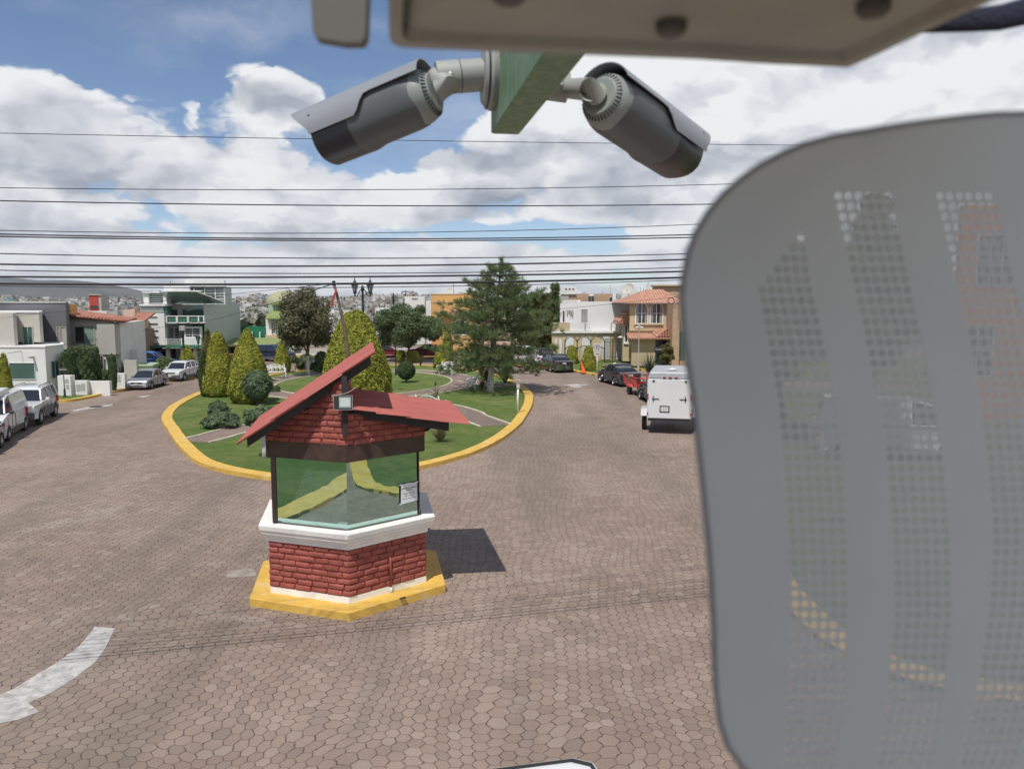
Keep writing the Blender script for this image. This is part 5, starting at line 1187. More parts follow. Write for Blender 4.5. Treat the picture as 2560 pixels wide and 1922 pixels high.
# -- iron fence with arched tops
def fence():
    D=74; b=Bld('iron_fence','black iron railing with three arched gate tops on the right lawn','fence',D,590); mt='black_metal'
    mb=MB()
    def xx(a): return X(P4(a),D)
    zb=.1
    for a in (806,912,1030,1150): mb.tube([(xx(a),D,zb),(xx(a),D,Z1(725,D))],.05,6)
    b.part('post',mb,mt)
    for a0,a1 in ((806,912),(912,1030),(1030,1150)):
        for rr,off in ((0,0),(.16,0)):
            mb=MB(); pts=[]
            for i in range(13):
                f=i/12; pts.append((xx(a0)+(xx(a1)-xx(a0))*f,D,Z1(730,D)+(Z1(682,D)-Z1(730,D))*max(0,math.sin(math.pi*f))**.7-rr))
            mb.tube(pts,.03,5); b.part('arch_rail',mb,mt)
        mb=MB(); pts=[]
        for i in range(13):
            f=i/12; pts.append((xx(a0)+(xx(a1)-xx(a0))*f,D,Z1(800,D)+(-.0+.32*math.sin(math.pi*f))))
        mb.tube(pts,.04,5)
        for q in range(9): f=(q+.5)/9; x=xx(a0)+(xx(a1)-xx(a0))*f; mb.tube([(x,D,zb),(x,D,Z1(800,D)+.30*math.sin(math.pi*f))],.014,4)
        b.part('grille',mb,mt)
    mb=MB(); n=30
    for i in range(n): a=1158+i*(1384-1158)/(n-1); mb.tube([(xx(a),D,zb),(xx(a),D,Z1(708,D))],.018,4)
    for z in (715,738,868): mb.box(xx(1150),xx(1384),D-.02,D+.02,Z1(z+3,D),Z1(z,D))
    b.part('railing',mb,mt)
    for a in (1222,1300,1384): 
        mb=MB(); mb.tube([(xx(a),D,zb),(xx(a),D,Z1(700,D))],.045,6); b.part('post',mb,mt)
fence()
# ---------------- vehicles ----------------
def paint(name,c,metal=.0,r=.35): return mat(name,c,r,metal=metal,var=.02,coat=.8)
paint('paint_white',(.66,.67,.68)); paint('paint_silver',(.36,.38,.41),.5); paint('paint_black',(.010,.011,.016)); paint('paint_red',(.40,.025,.022)); paint('paint_dark_grey',(.022,.023,.030),.2); paint('paint_blue_dark',(.02,.03,.075)); paint('paint_blue',(.03,.14,.48)); paint('paint_maroon',(.17,.015,.02))
mat('car_glass',(.018,.022,.027),.05,var=0,spec=.9); mat('trim_grey',(.10,.10,.105),.6,var=.05); mat('chrome',(.6,.6,.62),.15,metal=1,var=0)
def arcpts(cx,r,z0,n=7,rev=False):
    a=[(cx+r*math.cos(math.pi*(1-i/n)),z0+r*math.sin(math.pi*(1-i/n))) for i in range(n+1)]
    return a[::-1] if rev else a
# each kind: L, W, wheel radius, front/rear axle x, lower body top line [(x,z)..] front->rear, glasshouse profile
# x runs from the front (0) to the rear (L)
CK={
 'sedan':dict(L=4.5,W=1.75,wr=.315,ax=(.85,3.45),top=[(0,.42),(.02,.58),(.12,.70),(.55,.80),(1.25,.90),(3.55,.97),(4.25,.99),(4.46,.93),(4.5,.72),(4.46,.45)],gh=[(1.12,.88),(1.95,1.40),(2.35,1.46),(3.0,1.44),(3.85,1.02)],pil=(1.12,1.98,2.62,3.2,3.88),zb=.22),
 'suv':dict(L=4.3,W=1.80,wr=.36,ax=(.85,3.45),top=[(0,.45),(.0,.72),(.08,.88),(.55,.98),(1.10,1.04),(3.7,1.10),(4.2,1.10),(4.28,.95),(4.3,.70),(4.24,.45)],gh=[(1.0,1.02),(1.65,1.55),(2.1,1.63),(3.5,1.60),(4.1,1.12)],pil=(1.0,1.72,2.45,3.2,4.0),zb=.26),
 'offroad':dict(L=4.45,W=1.80,wr=.39,ax=(.82,3.45),top=[(0,.50),(.0,.80),(.06,.98),(.6,1.03),(1.35,1.08),(4.35,1.12),(4.42,1.08),(4.45,.75),(4.40,.52)],gh=[(1.32,1.06),(1.85,1.62),(2.2,1.70),(4.05,1.69),(4.32,1.12)],pil=(1.35,1.9,2.65,3.4,4.2),zb=.36),
 'van':dict(L=4.9,W=1.9,wr=.34,ax=(.85,3.9),top=[(0,.45),(.0,.78),(.06,.98),(.35,1.10),(.85,1.22),(2.0,1.22),(4.8,1.22),(4.86,1.1),(4.9,.75),(4.86,.45)],gh=[(.72,1.18),(1.40,1.85),(1.8,1.97),(4.55,1.97),(4.82,1.2)],pil=(.75,1.5,2.05,2.1,4.8),zb=.24),
 'pickup':dict(L=5.2,W=1.9,wr=.38,ax=(.95,4.1),top=[(0,.50),(.0,.85),(.08,1.02),(.6,1.08),(1.35,1.14),(3.2,1.16),(5.1,1.16),(5.18,1.1),(5.2,.8),(5.15,.5)],gh=[(1.35,1.12),(1.95,1.68),(2.3,1.78),(3.1,1.76),(3.35,1.16)],pil=(1.35,2.0,2.62,2.66,3.3),zb=.34),
}
def make_car(kind,label,pm,cat='car',x=0,y=0,rz=0,roofbar=False,lower=None,group=None,scale=1.,whimsy=None,name='parked_car',glass_end=99,roofmat=None):
    """front points along local -Y... built with x=front->rear mapped to local +Y, origin under the centre"""
    k=CK[kind]; L,Wd=k['L'],k['W']; t=thing(name,label,cat,(x,y,0.004),rz,group); P=M[pm] if isinstance(pm,str) else pm
    def T(px_,s,z): return (s,px_-L/2,z)
    wr=k['wr']; ar=wr*1.20; zb=k['zb']
    # lower body loop: along the top front->rear then back along the bottom with wheel arches
    top=k['top']; bot=[(L-.05,zb)]
    for cx in (k['ax'][1],k['ax'][0]): bot+=[(px_,max(z,zb)) for px_,z in arcpts(cx,ar,wr*.92,9,True)]
    bot+=[(.06,zb)]
    prof=top+bot; n=len(prof)
    cx=L/2; cz=.62
    def ring(s,ins,tuck=0):
        r=[]
        for (a,b) in prof:
            a2=a+(cx-a)*ins*.030; b2=b+(cz-b)*ins*.22
            # plan taper at nose and tail
            e=max(0,abs(a-cx)/(L/2)-.72)/.28
            r.append(T(a2,s*(1-.13*e*e),b2))
        return r
    w=Wd/2; mb=MB(); mb.loft([ring(-w*.90,1.0),ring(-w*.965,.42),ring(-w,.12),ring(-w*.985,0),ring(-w*.80,-.12),ring(0,-.22),ring(w*.80,-.12),ring(w*.985,0),ring(w,.12),ring(w*.965,.42),ring(w*.90,1.0)])
    body=mb.build('body',P,t,smooth=True,auto=35)
    # wheel wells fill
    mb=MB(); mb.box(-w*.80,w*.80,.25-L/2,L-.25-L/2,zb+.02,.62); mb.build('underbody',M['plastic_black'],t)
    # glasshouse
    gh=k['gh']; g0=gh[0]; g1=gh[-1]; zbelt=min(g0[1],g1[1])-.03
    loop=[(g0[0],zbelt)]+gh+[(g1[0],zbelt)]; ztop=max(p[1] for p in gh)
    def hw(z,a): 
        f=(z-zbelt)/(ztop-zbelt); e=max(0,(.9-abs(a-g0[0]))/.9)*.05
        return w*(.93-.20*f**1.2-e)
    mb=MB(); R1=[T(a,-hw(z,a),z-.02*(z>zbelt+.2)) for a,z in loop]; R3=[T(a,hw(z,a),z-.02*(z>zbelt+.2)) for a,z in loop]
    R0=[T(a+(2.3-a)*0,0,z+.012) for a,z in loop]
    mb.loft([R1,R0,R3]); mb.build('windows',M['car_glass'],t,smooth=True,auto=30)
    # roof skin
    rp=[p for p in gh if p[1]>ztop-.16]; ra=[(rp[0][0]-.03,rp[0][1]-.03)]+rp+[(rp[-1][0]+.04,rp[-1][1]-.03)]
    mb=MB(); rings=[]
    for f in (-1,-.93,-.6,0,.6,.93,1):
        rings.append([T(a,f*(hw(z,a)+.012),z+.018-(.035 if abs(f)==1 else (.012 if abs(f)>.9 else 0))+.018*(1-f*f)) for a,z in ra]+[T(a,f*(hw(z,a)+.006),z-.05) for a,z in ra[::-1]])
    mb.loft(rings); roof=mb.build('roof',M[roofmat] if roofmat else P,t,smooth=True,auto=40)
    # pillars, as thin skins following the glass
    def zat(a):
        for i in range(len(gh)-1):
            if gh[i][0]<=a<=gh[i+1][0]: return gh[i][1]+(gh[i+1][1]-gh[i][1])*(a-gh[i][0])/(gh[i+1][0]-gh[i][0])
        return zbelt
    def pil(a0,a1,wd):
        for s in (-1,1):
            z0=zbelt; z1=ztop-.06
            q=[]
            for (a,z) in ((a0-wd/2,z0),(a0+wd/2,z0),(a1+wd/2,z1),(a1-wd/2,z1)): q.append(T(a,s*(hw(z,a)+.008),z)); 
            mb=MB(); mb.loft([q,[(v[0]-s*.05,v[1],v[2]) for v in q]]); mb.build('pillar',P,t)
    A,B=gh[0][0],rp[0][0]; pil(A+.05,B-.02,.11)
    C,Dd=gh[-1][0],rp[-1][0]; pil(C-.05,Dd,.20 if kind!='pickup' else .12)
    for q in k['pil'][1:-1][1:]: 
        pil(q,q,.09)
    if kind=='van':
        for s in (-1,1):
            a0,a1=2.15,4.55; q=[T(a0,s*(hw(zbelt,a0)+.010),zbelt),T(a1+.15,s*(hw(zbelt,a1)+.010),zbelt),T(a1,s*(hw(ztop-.06,a1)+.010),ztop-.06),T(a0,s*(hw(ztop-.06,a0)+.010),ztop-.06)]
            mb=MB(); mb.loft([q,[(v[0]-s*.03,v[1],v[2]) for v in q]]); mb.build('side_panel',P,t)
    # wheels
    for cxw in k['ax']:
        for s in (-1,1):
            c=(s*(w-.11),cxw-L/2,wr); mb=MB(); mb.lathe([(wr*.62,-.11),(wr*.93,-.115),(wr,-.075),(wr,.075),(wr*.93,.115),(wr*.62,.11),(wr*.60,.0)],24,c,(1,0,0)); wh=mb.build('wheel',M['rubber'],t,smooth=True,auto=40)
            mb=MB(); o=s*.095; mb.lathe([(.02,o*.55),(wr*.60,o*.35),(wr*.62,o*1.05),(wr*.57,o*1.05),(wr*.52,o*.6),(.02,o*.62)],24,c,(1,0,0))
            for q in range(5):
                a=q*2*math.pi/5+.3; d=Vector((0,math.cos(a),math.sin(a))); e=Vector((0,-math.sin(a),math.cos(a))); cc=Vector(c)+Vector((o*.9,0,0))
                v=[cc+e*.03,cc-e*.03,cc+d*wr*.58-e*.045,cc+d*wr*.58+e*.045]; mb.loft([v,[p-Vector((o*.35,0,0)) for p in v]])
            mb.build('rim',M['rim'],wh)
    # lights, plates, bumper, mirrors
    zf=top[2][1]; zr_=top[-3][1]
    for s in (-1,1):
        mb=MB(); mb.loft([[T(.16,s*w*.50,zf-.06),T(.30,s*w*.86,zf-.02),T(.30,s*w*.86,zf-.15),T(.10,s*w*.52,zf-.17)],[T(-.005,s*w*.48,zf-.07),T(.13,s*w*.88,zf-.03),T(.13,s*w*.88,zf-.16),T(-.015,s*w*.50,zf-.18)]]); mb.build('headlight',M['lamp_clear'],t)
        mb=MB()
        if kind in('sedan',): mb.loft([[T(L-.16,s*w*.48,zr_-.03),T(L-.40,s*w*.90,zr_-.02),T(L-.40,s*w*.90,zr_-.17),T(L-.12,s*w*.48,zr_-.17)],[T(L+.005,s*w*.46,zr_-.05),T(L-.19,s*w*.93,zr_-.03),T(L-.19,s*w*.93,zr_-.18),T(L+.015,s*w*.46,zr_-.19)]])
        else: mb.box(*(sorted((s*w*.70,s*w*.90))),L-.16-L/2,L-.005-L/2,zr_-.36,zr_-.06)
        mb.build('taillight',M['lamp_red'],t)
        mb=MB(); a=k['pil'][0]+.38; mb.bevbox(*sorted((s*w*.98,s*(w+.16))),a-L/2-.06,a-L/2+.07,zbelt+.03,zbelt+.19,.03); mb.build('mirror',P if kind!='van' else M['plastic_black'],t)
        mb=MB()
        for q in (k['pil'][2],): mb.box(*sorted((s*w*1.0,s*(w+.018))),q-.22-L/2,q-.06-L/2,zbelt-.15,zbelt-.12); 
        mb.build('door_handle',P if lower is None else M['plastic_black'],t)
        # door shut lines
        for q in k['pil'][:4]:
            if kind=='van' and q>2.3: continue
            mb=MB(); mb.box(*sorted((s*w*.985,s*(w+.004))),q-.006-L/2,q+.006-L/2,zb+.12,zbelt-.05); mb.build('door_gap',M['plastic_black'],t)
    lw=M[lower] if lower else (P if kind=='sedan' else M['trim_grey'])
    mb=MB(); mb.bevbox(-w*.88,w*.88,-.05-L/2,.16-L/2,zb-.02,zf-.28,.04); fb=mb.build('bumper',lw if kind!='sedan' else P,t)
    mb=MB(); mb.bevbox(-w*.88,w*.88,L-.16-L/2,L+.05-L/2,zb-.02,zb+.26,.04); mb.build('bumper',lw if kind!='sedan' else P,t)
    if kind!='sedan':
        mb=MB()
        for s in (-1,1): mb.box(*sorted((s*w*.97,s*(w+.012))),k['ax'][0]+ar+.02-L/2,k['ax'][1]-ar-.02-L/2,zb,zb+.22)
        mb.build('sill_trim',lw,t)
        if kind=='offroad':
            mb=MB()
            for s in (-1,1): mb.box(*sorted((s*w*.97,s*(w+.014))),k['ax'][0]+ar+.02-L/2,k['ax'][1]-ar-.02-L/2,zb+.22,zb+.42)
            mb.build('sill_trim',lw,t)
    mb=MB(); mb.box(-w*.46,w*.46,-.035-L/2,.02-L/2,zf-.17,zf-.07); gr=mb.build('grille',M['plastic_black'],t)
    mb=MB(); mb.box(-w*.5,w*.5,-.045-L/2,-.03-L/2,zf-.125,zf-.105); mb.build('grille_bar',M['chrome'],gr)
    mb=MB(); mb.box(-.6*w,.6*w,-.062-L/2,-.052-L/2,zb+.06,zb+.16); mb.build('intake',M['plastic_black'],t)
    for yy,zz in ((-.066-L/2,zb+.17),(L+.056-L/2,zb+.14) if kind in('pickup','offroad','van','suv') else (L+.02-L/2,zr_-.20)):
        mb=MB(); mb.box(-.16,.16,yy-.006,yy+.006,zz,zz+.14); p_=mb.build('licence_plate',M['plate'],t)
        mb=MB(); 
        for q in range(6): mb.box(-.12+q*.042,-.095+q*.042,yy-.009,yy+.009,zz+.045,zz+.10)
        mb.build('plate_marks',M['plate_mark'],p_)
    if roofbar:
        for s in (-1,1):
            mb=MB(); z=ztop+.03; q=[T(rp[0][0]+.1,s*w*.62,z-.02),T(rp[0][0]+.22,s*w*.62,z+.06),T(rp[-1][0]-.22,s*w*.62,z+.06),T(rp[-1][0]-.1,s*w*.62,z-.02)]; mb.tube(q,.018,6); mb.build('roof_rail',M['plastic_black'],t,smooth=True)
    t.scale=(scale,)*3
    return t
def at(px,py): return G(px,py)
# rz=0: the car faces the camera (front towards -Y). 
p=at(0,433); 
sx=R(-17)
make_car('sedan','dark car of which only the rear corner shows, lowest at the left picture edge','paint_dark_grey',x=-18.45,y=23.9,rz=R(20))
make_car('sedan','silver car cut off by the left picture edge in front of the white van','paint_silver',x=-21.3,y=29.9,rz=R(20))
v=make_car('van','white panel van with black bumper and a cooling unit on its roof','paint_white','van',x=-22.95,y=34.0,rz=R(20),lower='plastic_black',name='panel_van',scale=.95)
mb=MB(); mb.loft([[(-.62,-1.5,1.98),(.62,-1.5,1.98),(.62,.3,1.98),(-.62,.3,1.98)],[(-.55,-1.45,2.20),(.55,-1.45,2.20),(.58,.2,2.26),(-.58,.2,2.26)]]); u=mb.build('cooling_unit',M['paint_white'],v,bevel=.03)
mb=MB(); mb.box(-.45,.45,-1.50,-1.46,2.03,2.16); mb.build('vent',M['plastic_black'],u)
make_car('offroad','white boxy off-roader with grey lower doors parked beyond the white van','paint_white','suv',x=-24.15,y=38.4,rz=R(17),lower='trim_grey',roofbar=True,name='off_roader')
make_car('sedan','silver sedan parked before the pale green utility cabinet','paint_silver',x=-25.3,y=53.6,rz=R(3),scale=.85)
make_car('suv','white crossover with black roof rails parked behind the silver sedan','paint_white','suv',x=-25.2,y=58.9,rz=R(-3),scale=.86,roofbar=True,name='crossover')
make_car('pickup','red pickup partly hidden by the dark column cypress','paint_red','pickup',x=-24.0,y=64.5,rz=R(-3),scale=.88,name='pickup_truck')
make_car('suv','dark blue car beyond the island, left of the small golden cypress','paint_blue_dark','car',x=X(271,77),y=77,rz=R(70),name='crossover')
make_car('suv','blue car under the modern house canopy behind the green cabinet','paint_blue','car',x=X(146,66.5),y=66.5,rz=R(95),name='crossover')
make_car('sedan','maroon car glimpsed under the broad dark round tree','paint_maroon','car',x=X(434,84),y=81.3,rz=R(90))
make_car('sedan','dark red car behind the largest golden cypress near the far kerb','paint_maroon','car',x=X(388,84),y=81.6,rz=R(90))
# right row: rears towards the camera
a=at(P4(775),PY(1005)); make_car('sedan','black sedan parked between the jeep-like off-roader and the speed sign','paint_black',x=a[0]-.45,y=a[1]+1.9,rz=R(180+17))
a=at(P4(1340),PY(1125)); make_car('sedan','dark sedan with bright red tail lamps parked ahead of the red trailer','paint_dark_grey',x=a[0]-.35,y=a[1]+1.9,rz=R(180+14))
a=at(P4(1500),PY(1300)); make_car('sedan','dark maroon-grey car mostly hidden by the white cargo trailer','paint_dark_grey',x=a[0]+1.15,y=a[1]+1.9,rz=R(180+4))
j=make_car('offroad','white and black off-roader with a spare wheel on its back door','paint_white','suv',x=X(P4(590),70.5),y=70.5,rz=R(180+14),name='off_roader',roofmat='plastic_black')
mb=MB(); mb.lathe([(.08,-.10),(.24,-.11),(.38,-.10),(.40,0),(.38,.10),(.24,.11),(.20,.07)],24,(.05,2.36,.98),(0,1,0)); sw=mb.build('spare_wheel',M['rubber'],j,smooth=True,auto=40)
mb=MB(); mb.lathe([(.01,.10),(.22,.085),(.23,.12),(.19,.12),(.05,.12)],20,(.05,2.36,.98),(0,1,0)); mb.build('rim',M['rim'],sw,smooth=True,auto=40)
make_car('suv','white car parked behind the pine foliage, left of the spare-wheel off-roader','paint_white','car',x=X(P4(330),72),y=74.0,rz=R(180+40),name='crossover')
make_car('suv','white car parked ahead, glimpsed through the low pine branches','paint_white','car',x=X(P4(440),73),y=75,rz=R(180+25),name='crossover')
# white vehicle right under the camera, only its roof corner in view
def near_van():
    g=G(583,757,2.11); t=thing('white_truck','white truck cab right below the viewpoint, only its grooved roof corner in view','truck',(g[0]-.74,g[1]-1.80,0),R(4))
    pts=[(-1.0,-2.2),(1.0,-2.2),(1.0,1.55),(.96,1.72),(.80,1.80),(-.72,1.58),(-.93,1.48),(-1.0,1.30)]
    def sc_(q,f): return [(p[0]*f,p[1]*f) for p in q]
    mb=MB(); mb.loft([[(p[0],p[1],1.98) for p in pts],[(p[0],p[1],2.06) for p in pts],[(p[0]*.985,p[1]*.99,2.09) for p in pts],[(p[0]*.93,p[1]*.96,2.11) for p in pts]]); mb.build('roof',M['paint_white'],t,smooth=True,auto=40,bevel=.004)
    mb=MB(); q1=sc_(pts,.965); q2=sc_(pts,.94); n=len(pts); mb.loft([[(a[0],a[1],2.103) for a in q1]+[(q1[0][0],q1[0][1],2.103)],[(a[0],a[1],2.114) for a in q1]+[(q1[0][0],q1[0][1],2.114)],[(a[0],a[1],2.114) for a in q2]+[(q2[0][0],q2[0][1],2.114)],[(a[0],a[1],2.103) for a in q2]+[(q2[0][0],q2[0][1],2.103)]],cap=False,close=False); mb.build('roof_seal',M['rubber'],t)
    mb=MB(); mb.loft([[(p[0]*1.0,p[1]*1.02,.45) for p in pts],[(p[0],p[1]*1.02,1.25) for p in pts],[(p[0]*.97,p[1]*.97,1.98) for p in pts]]); mb.build('cab',M['paint_white'],t,smooth=True,auto=30)
    mb=MB(); mb.loft([[(-.85,1.56,1.30),(.85,1.83,1.30),(.78,1.73,1.92),(-.78,1.50,1.92)],[(-.85,1.58,1.30),(.85,1.85,1.30),(.78,1.75,1.92),(-.78,1.52,1.92)]]); mb.build('windscreen',M['car_glass'],t)
    for s in (-1,1):
        for y in (-1.6,1.0): mb=MB(); mb.lathe([(.2,-.11),(.36,-.11),(.38,0),(.36,.11),(.2,.11)],20,(s*.9,y,.38),(1,0,0)); mb.build('wheel',M['rubber'],t)
near_van()
make_car('van','white van on the right verge, seen only through the middle band of perforations','paint_white','van',x=14.6,y=29.5,rz=R(75),name='panel_van',scale=1.15)
# enclosed trailer
def cargo_trailer():
    a=at(P4(1740),PY(1440)); x=a[0]+.0; y=34.4
    yb=y; xl=X(P4(1532),yb); xr=X(P4(1915),yb); w=(xr-xl)/2; t=thing('cargo_trailer','white enclosed cargo trailer with rounded roof front seen from the back','trailer',((xl+xr)/2,yb,0),R(-12))
    z0=Z(PY(1405),yb); z1=Z(PY(1060),yb); L=3.6
    mb=MB(); mb.bevbox(-w,w,0,L,z0,z1,.04); mb.build('body',M['paint_white'],t)
    mb=MB(); mb.loft([[(-w-.01,.0,z1),(w+.01,.0,z1),(w-.1,.05,z1+.30),(-w+.1,.05,z1+.30)],[(-w-.01,L,z1),(w+.01,L,z1),(w-.25,L-.2,z1+.34),(-w+.25,L-.2,z1+.34)]]); 
    mb.build('roof',mat('trailer_roof',(.33,.35,.37),.4,var=.08),t,bevel=.05)
    mb=MB(); mb.box(-w*.92,w*.92,-.03,-.002,z0+.04,z1-.02); d=mb.build('rear_door',M['paint_white'],t,bevel=.008)
    for s in (-1,1):
        mb=MB(); mb.box(s*w*.62-.16,s*w*.62+.16,-.06,-.035,(z0+z1)/2-.01,(z0+z1)/2+.02); mb.box(s*w*.72-.02,s*w*.72+.02,-.06,-.035,(z0+z1)/2-.13,(z0+z1)/2+.13); mb.build('door_latch',M['plastic_black'],d)
        mb=MB(); mb.box(s*w*.72-.05,s*w*.72+.05,-.06,-.034,z1-.13,z1-.06); mb.build('door_catch',M['plastic_black'],d)
        for z in (z0+.18,(z0+z1)/2-.02): mb=MB(); mb.box(*sorted((s*w*.94,s*w*1.0)),-.035,-.003,z,z+(.10 if z<z0+.3 else .24)); mb.build('tail_lamp',M['lamp_red'],t)
        mb=MB(); mb.loft([[(s*(w+.02),y_,z) for y_,z in ((.7,z0+.02),(.8,z0+.34),(1.9,z0+.34),(2.0,z0+.02))],[(s*(w+.30),y_,z) for y_,z in ((.7,z0+.02),(.8,z0+.32),(1.9,z0+.32),(2.0,z0+.02))]]); mb.build('mudguard',M['paint_white'],t)
        mb=MB(); mb.lathe([(.15,-.10),(.33,-.10),(.35,0),(.33,.10),(.15,.10)],22,(s*(w+.16),1.35,.35),(1,0,0)); wh=mb.build('wheel',M['rubber'],t,smooth=True,auto=40)
    for i in range(3): mb=MB(); mb.box(-.30+i*.26,-.18+i*.26,-.05,-.001,z1+.04,z1+.10); mb.build('marker_lamp',M['lamp_red'],t)
    mb=MB(); mb.box(-.42,.02,-.045,-.031,z0+.30,z0+.60); pl=mb.build('plate_frame',M['plastic_black'],t)
    mb=MB(); mb.box(-.37,-.03,-.052,-.046,z0+.35,z0+.55); mb.build('licence_plate',M['plate'],pl)
    mb=MB(); [mb.box(-.33+i*.045,-.305+i*.045,-.056,-.053,z0+.40,z0+.50) for i in range(6)]; mb.build('plate_marks',M['beige_wall'],pl)
    mb=MB(); mb.ball((.1,.9,z1+.36),.20,14,8,(1,.9,.35)); mb.build('roof_vent',M['paint_white'],t,smooth=True)
    mb=MB(); mb.box(-w*.95,w*.95,.02,L-.05,z0-.10,z0-.002); mb.build('chassis',M['plastic_black'],t)
    mb=MB(); mb.tube([(-.6,L,z0-.05),(0,L+1.2,z0-.05),(.6,L,z0-.05)],.05,6); mb.tube([(0,L+1.1,z0),(0,L+1.1,.02)],.04,6); mb.build('drawbar',M['black_metal'],t)
cargo_trailer()
def red_trailer():
    a=at(P4(1375),PY(1205)); D=a[1]; xl=X(P4(1325),D); 
    t=thing('flatbed_trailer','open red steel trailer with tubular rails behind the dark sedan','trailer',(xl+1.55,D-.3,0),R(8))
    rm=mat('trailer_red',(.55,.035,.025),.4,var=.08,coat=.3); w=.80; L=3.0
    zt=Z(PY(1045),D); zf=Z(PY(1100),D)
    mb=MB(); mb.box(-w,w,0,L,.55,.63); mb.build('bed',rm,t)
    mb=MB(); mb.loft([[(-w,0,.45),(w,0,.45),(w,0,.95),(-w,0,.95)],[(-w,.05,.45),(w,.05,.45),(w,.05,.95),(-w,.05,.95)]]); mb.build('tailboard',rm,t,bevel=.01)
    for s in (-1,1):
        mb=MB(); mb.box(*sorted((s*w,s*(w-.04))),.05,L,.63,1.0); mb.build('side_board',rm,t)
        mb=MB(); mb.tube([(s*w,.0,.95),(s*w*1.25,-.15,zt)],.035,6); mb.tube([(s*w*1.25,-.15,zt),(s*w,L,1.25)],.03,6); mb.tube([(s*w,L,.6),(s*w,L,1.25)],.03,6); mb.tube([(s*w*.5,0,.9),(s*w*.5,-.1,zt)],.025,6); mb.build('rail',rm,t,smooth=True)
        mb=MB(); mb.box(*sorted((s*w*.86,s*w*1.02)),-.05,-.002,.50,.66); mb.build('tail_lamp',M['lamp_red'],t)
        mb=MB(); mb.lathe([(.12,-.09),(.29,-.09),(.31,0),(.29,.09),(.12,.09)],22,(s*(w+.12),1.2,.31),(1,0,0)); wh=mb.build('wheel',M['rubber'],t,smooth=True,auto=40)
        mb=MB(); mb.lathe([(.01,.08*s),(.17,.085*s),(.17,.03*s),(.01,.03*s)],16,(s*(w+.12),1.2,.31),(1,0,0)); mb.build('rim',M['rim'],wh)
        mb=MB(); mb.loft([[(s*(w+.01),y_,z) for y_,z in ((.75,.55),(.85,.70),(1.55,.70),(1.65,.55))],[(s*(w+.26),y_,z) for y_,z in ((.75,.53),(.85,.68),(1.55,.68),(1.65,.53))]]); mb.build('mudguard',rm,t)
    mb=MB(); mb.tube([(-w*1.25,-.15,zt),(w*1.25,-.15,zt)],.035,6); mb.tube([(-w,0,.95),(0,-.08,zt-.35),(w,0,.95)],.022,6); mb.build('rail',rm,t,smooth=True)
    mb=MB(); mb.tube([(-.4,L,.55),(0,L+1,.5),(.4,L,.55)],.04,6); mb.build('drawbar',rm,t)
red_trailer()
# ---------------- street furniture ----------------
def lantern(t,x,y,z,s=1.):
    gm=mat('lantern_glass',(.30,.33,.33),.2,var=.05); dm=M['dark_green_metal']
    mb=MB(); mb.lathe([(.02,0),(.07,.02),(.10,.10),(.19,.48),(.20,.50)],6,(x,y,z)); L=mb.build('lantern',gm,t)
    mb=MB()
    for i in range(6):
        a=i*math.pi/3+math.pi/6*0; mb.tube([(x+.10*math.cos(a),y+.10*math.sin(a),z+.10),(x+.205*math.cos(a),y+.205*math.sin(a),z+.50)],.014,4)
    mb.lathe([(.05,-.06),(.11,-.03),(.12,.09),(.06,.11)],8,(x,y,z)); mb.build('lantern_frame',dm,L)
    mb=MB(); mb.lathe([(.24,.49),(.25,.53),(.16,.62),(.10,.66),(.07,.74),(.03,.80),(.03,.84),(.012,.98),(.002,1.05)],8,(x,y,z)); mb.build('lantern_cap',dm,L,smooth=True,auto=40)
def twin_lamp():
    D=48; zl_=Z(PY(345),D); x=X(P3(715),D)
    t=thing('street_lamp','tall dark twin lantern lamp post rising behind the largest golden cypress','street lamp',(x,D,.1)); dm=M['dark_green_metal']
    h=Z(PY(255),D)-.1
    mb=MB(); mb.lathe([(.26,0),(.27,.15),(.20,.22),(.18,.8),(.12,.9),(.095,1.1),(.085,2.5),(.075,h-1.3),(.10,h-1.28),(.10,h-1.2),(.075,h-1.15),(.07,h-.3),(.11,h-.25),(.11,h-.15),(.06,h-.10),(.07,h-.02),(.02,h+.04)],12); mb.build('post',dm,t,smooth=True,auto=40)
    for s in (-1,1):
        xo=s*66/8.64*D/775; zb=Z(PY(330),D)-.1
        mb=MB(); mb.tube([(0,0,h-.35),(s*.12,0,h-.25),(s*.2,0,h-.35),(xo-s*.12,0,zb-.12),(xo-s*.03,0,zb-.08),(xo,0,zb+.02)],.032,7); mb.tube([(s*.02,0,h-.7),(s*.14,0,h-.62),(s*.18,0,h-.45),(s*.12,0,h-.38)],.018,5); mb.tube([(xo,0,zb-.12),(xo,0,zb+.1)],.05,7); mb.build('arm',dm,t,smooth=True)
        lantern(t,xo,0,zb+.10)
twin_lamp()
def tall_post(label,px,pyb,pyt,r=.05,D=None,cat='pole',heads=None,mt='dark_green_metal',name='lamp_post'):
    b=G(px,pyb,.05) if D is None else (X(px,D),D); D=b[1]; h=Z(pyt,D)
    t=thing(name,label,cat,(b[0],b[1],0)); mb=MB(); mb.lathe([(r*2,0),(r*2,.5),(r*1.2,.6),(r,h*.6),(r*.8,h)],8); mb.build('post',M[mt],t,smooth=True,auto=40); return t,h
tall_post('thin dark lamp post standing left of the ball-clipped shrub',P3(1003),PY(1030),PY(700),.045)
t,h=tall_post('short dark post head showing above the far roofs','' and 0 or P3(980),0,PY(315),.09,D=86)
t['label']='dark pole with a box head rising above the broad round tree'
mb=MB(); mb.bevbox(-.12,.12,-.1,.1,h-1.2,h-.3,.03); mb.build('pole_box',M['black_metal'],t)
t,h=tall_post('far thin utility pole with cross arm on the skyline',P3(1085),0,PY(290),.10,D=180)
mb=MB(); mb.box(-.9,.9,-.08,.08,h-.5,h-.3); mb.build('cross_arm',M['black_metal'],t)
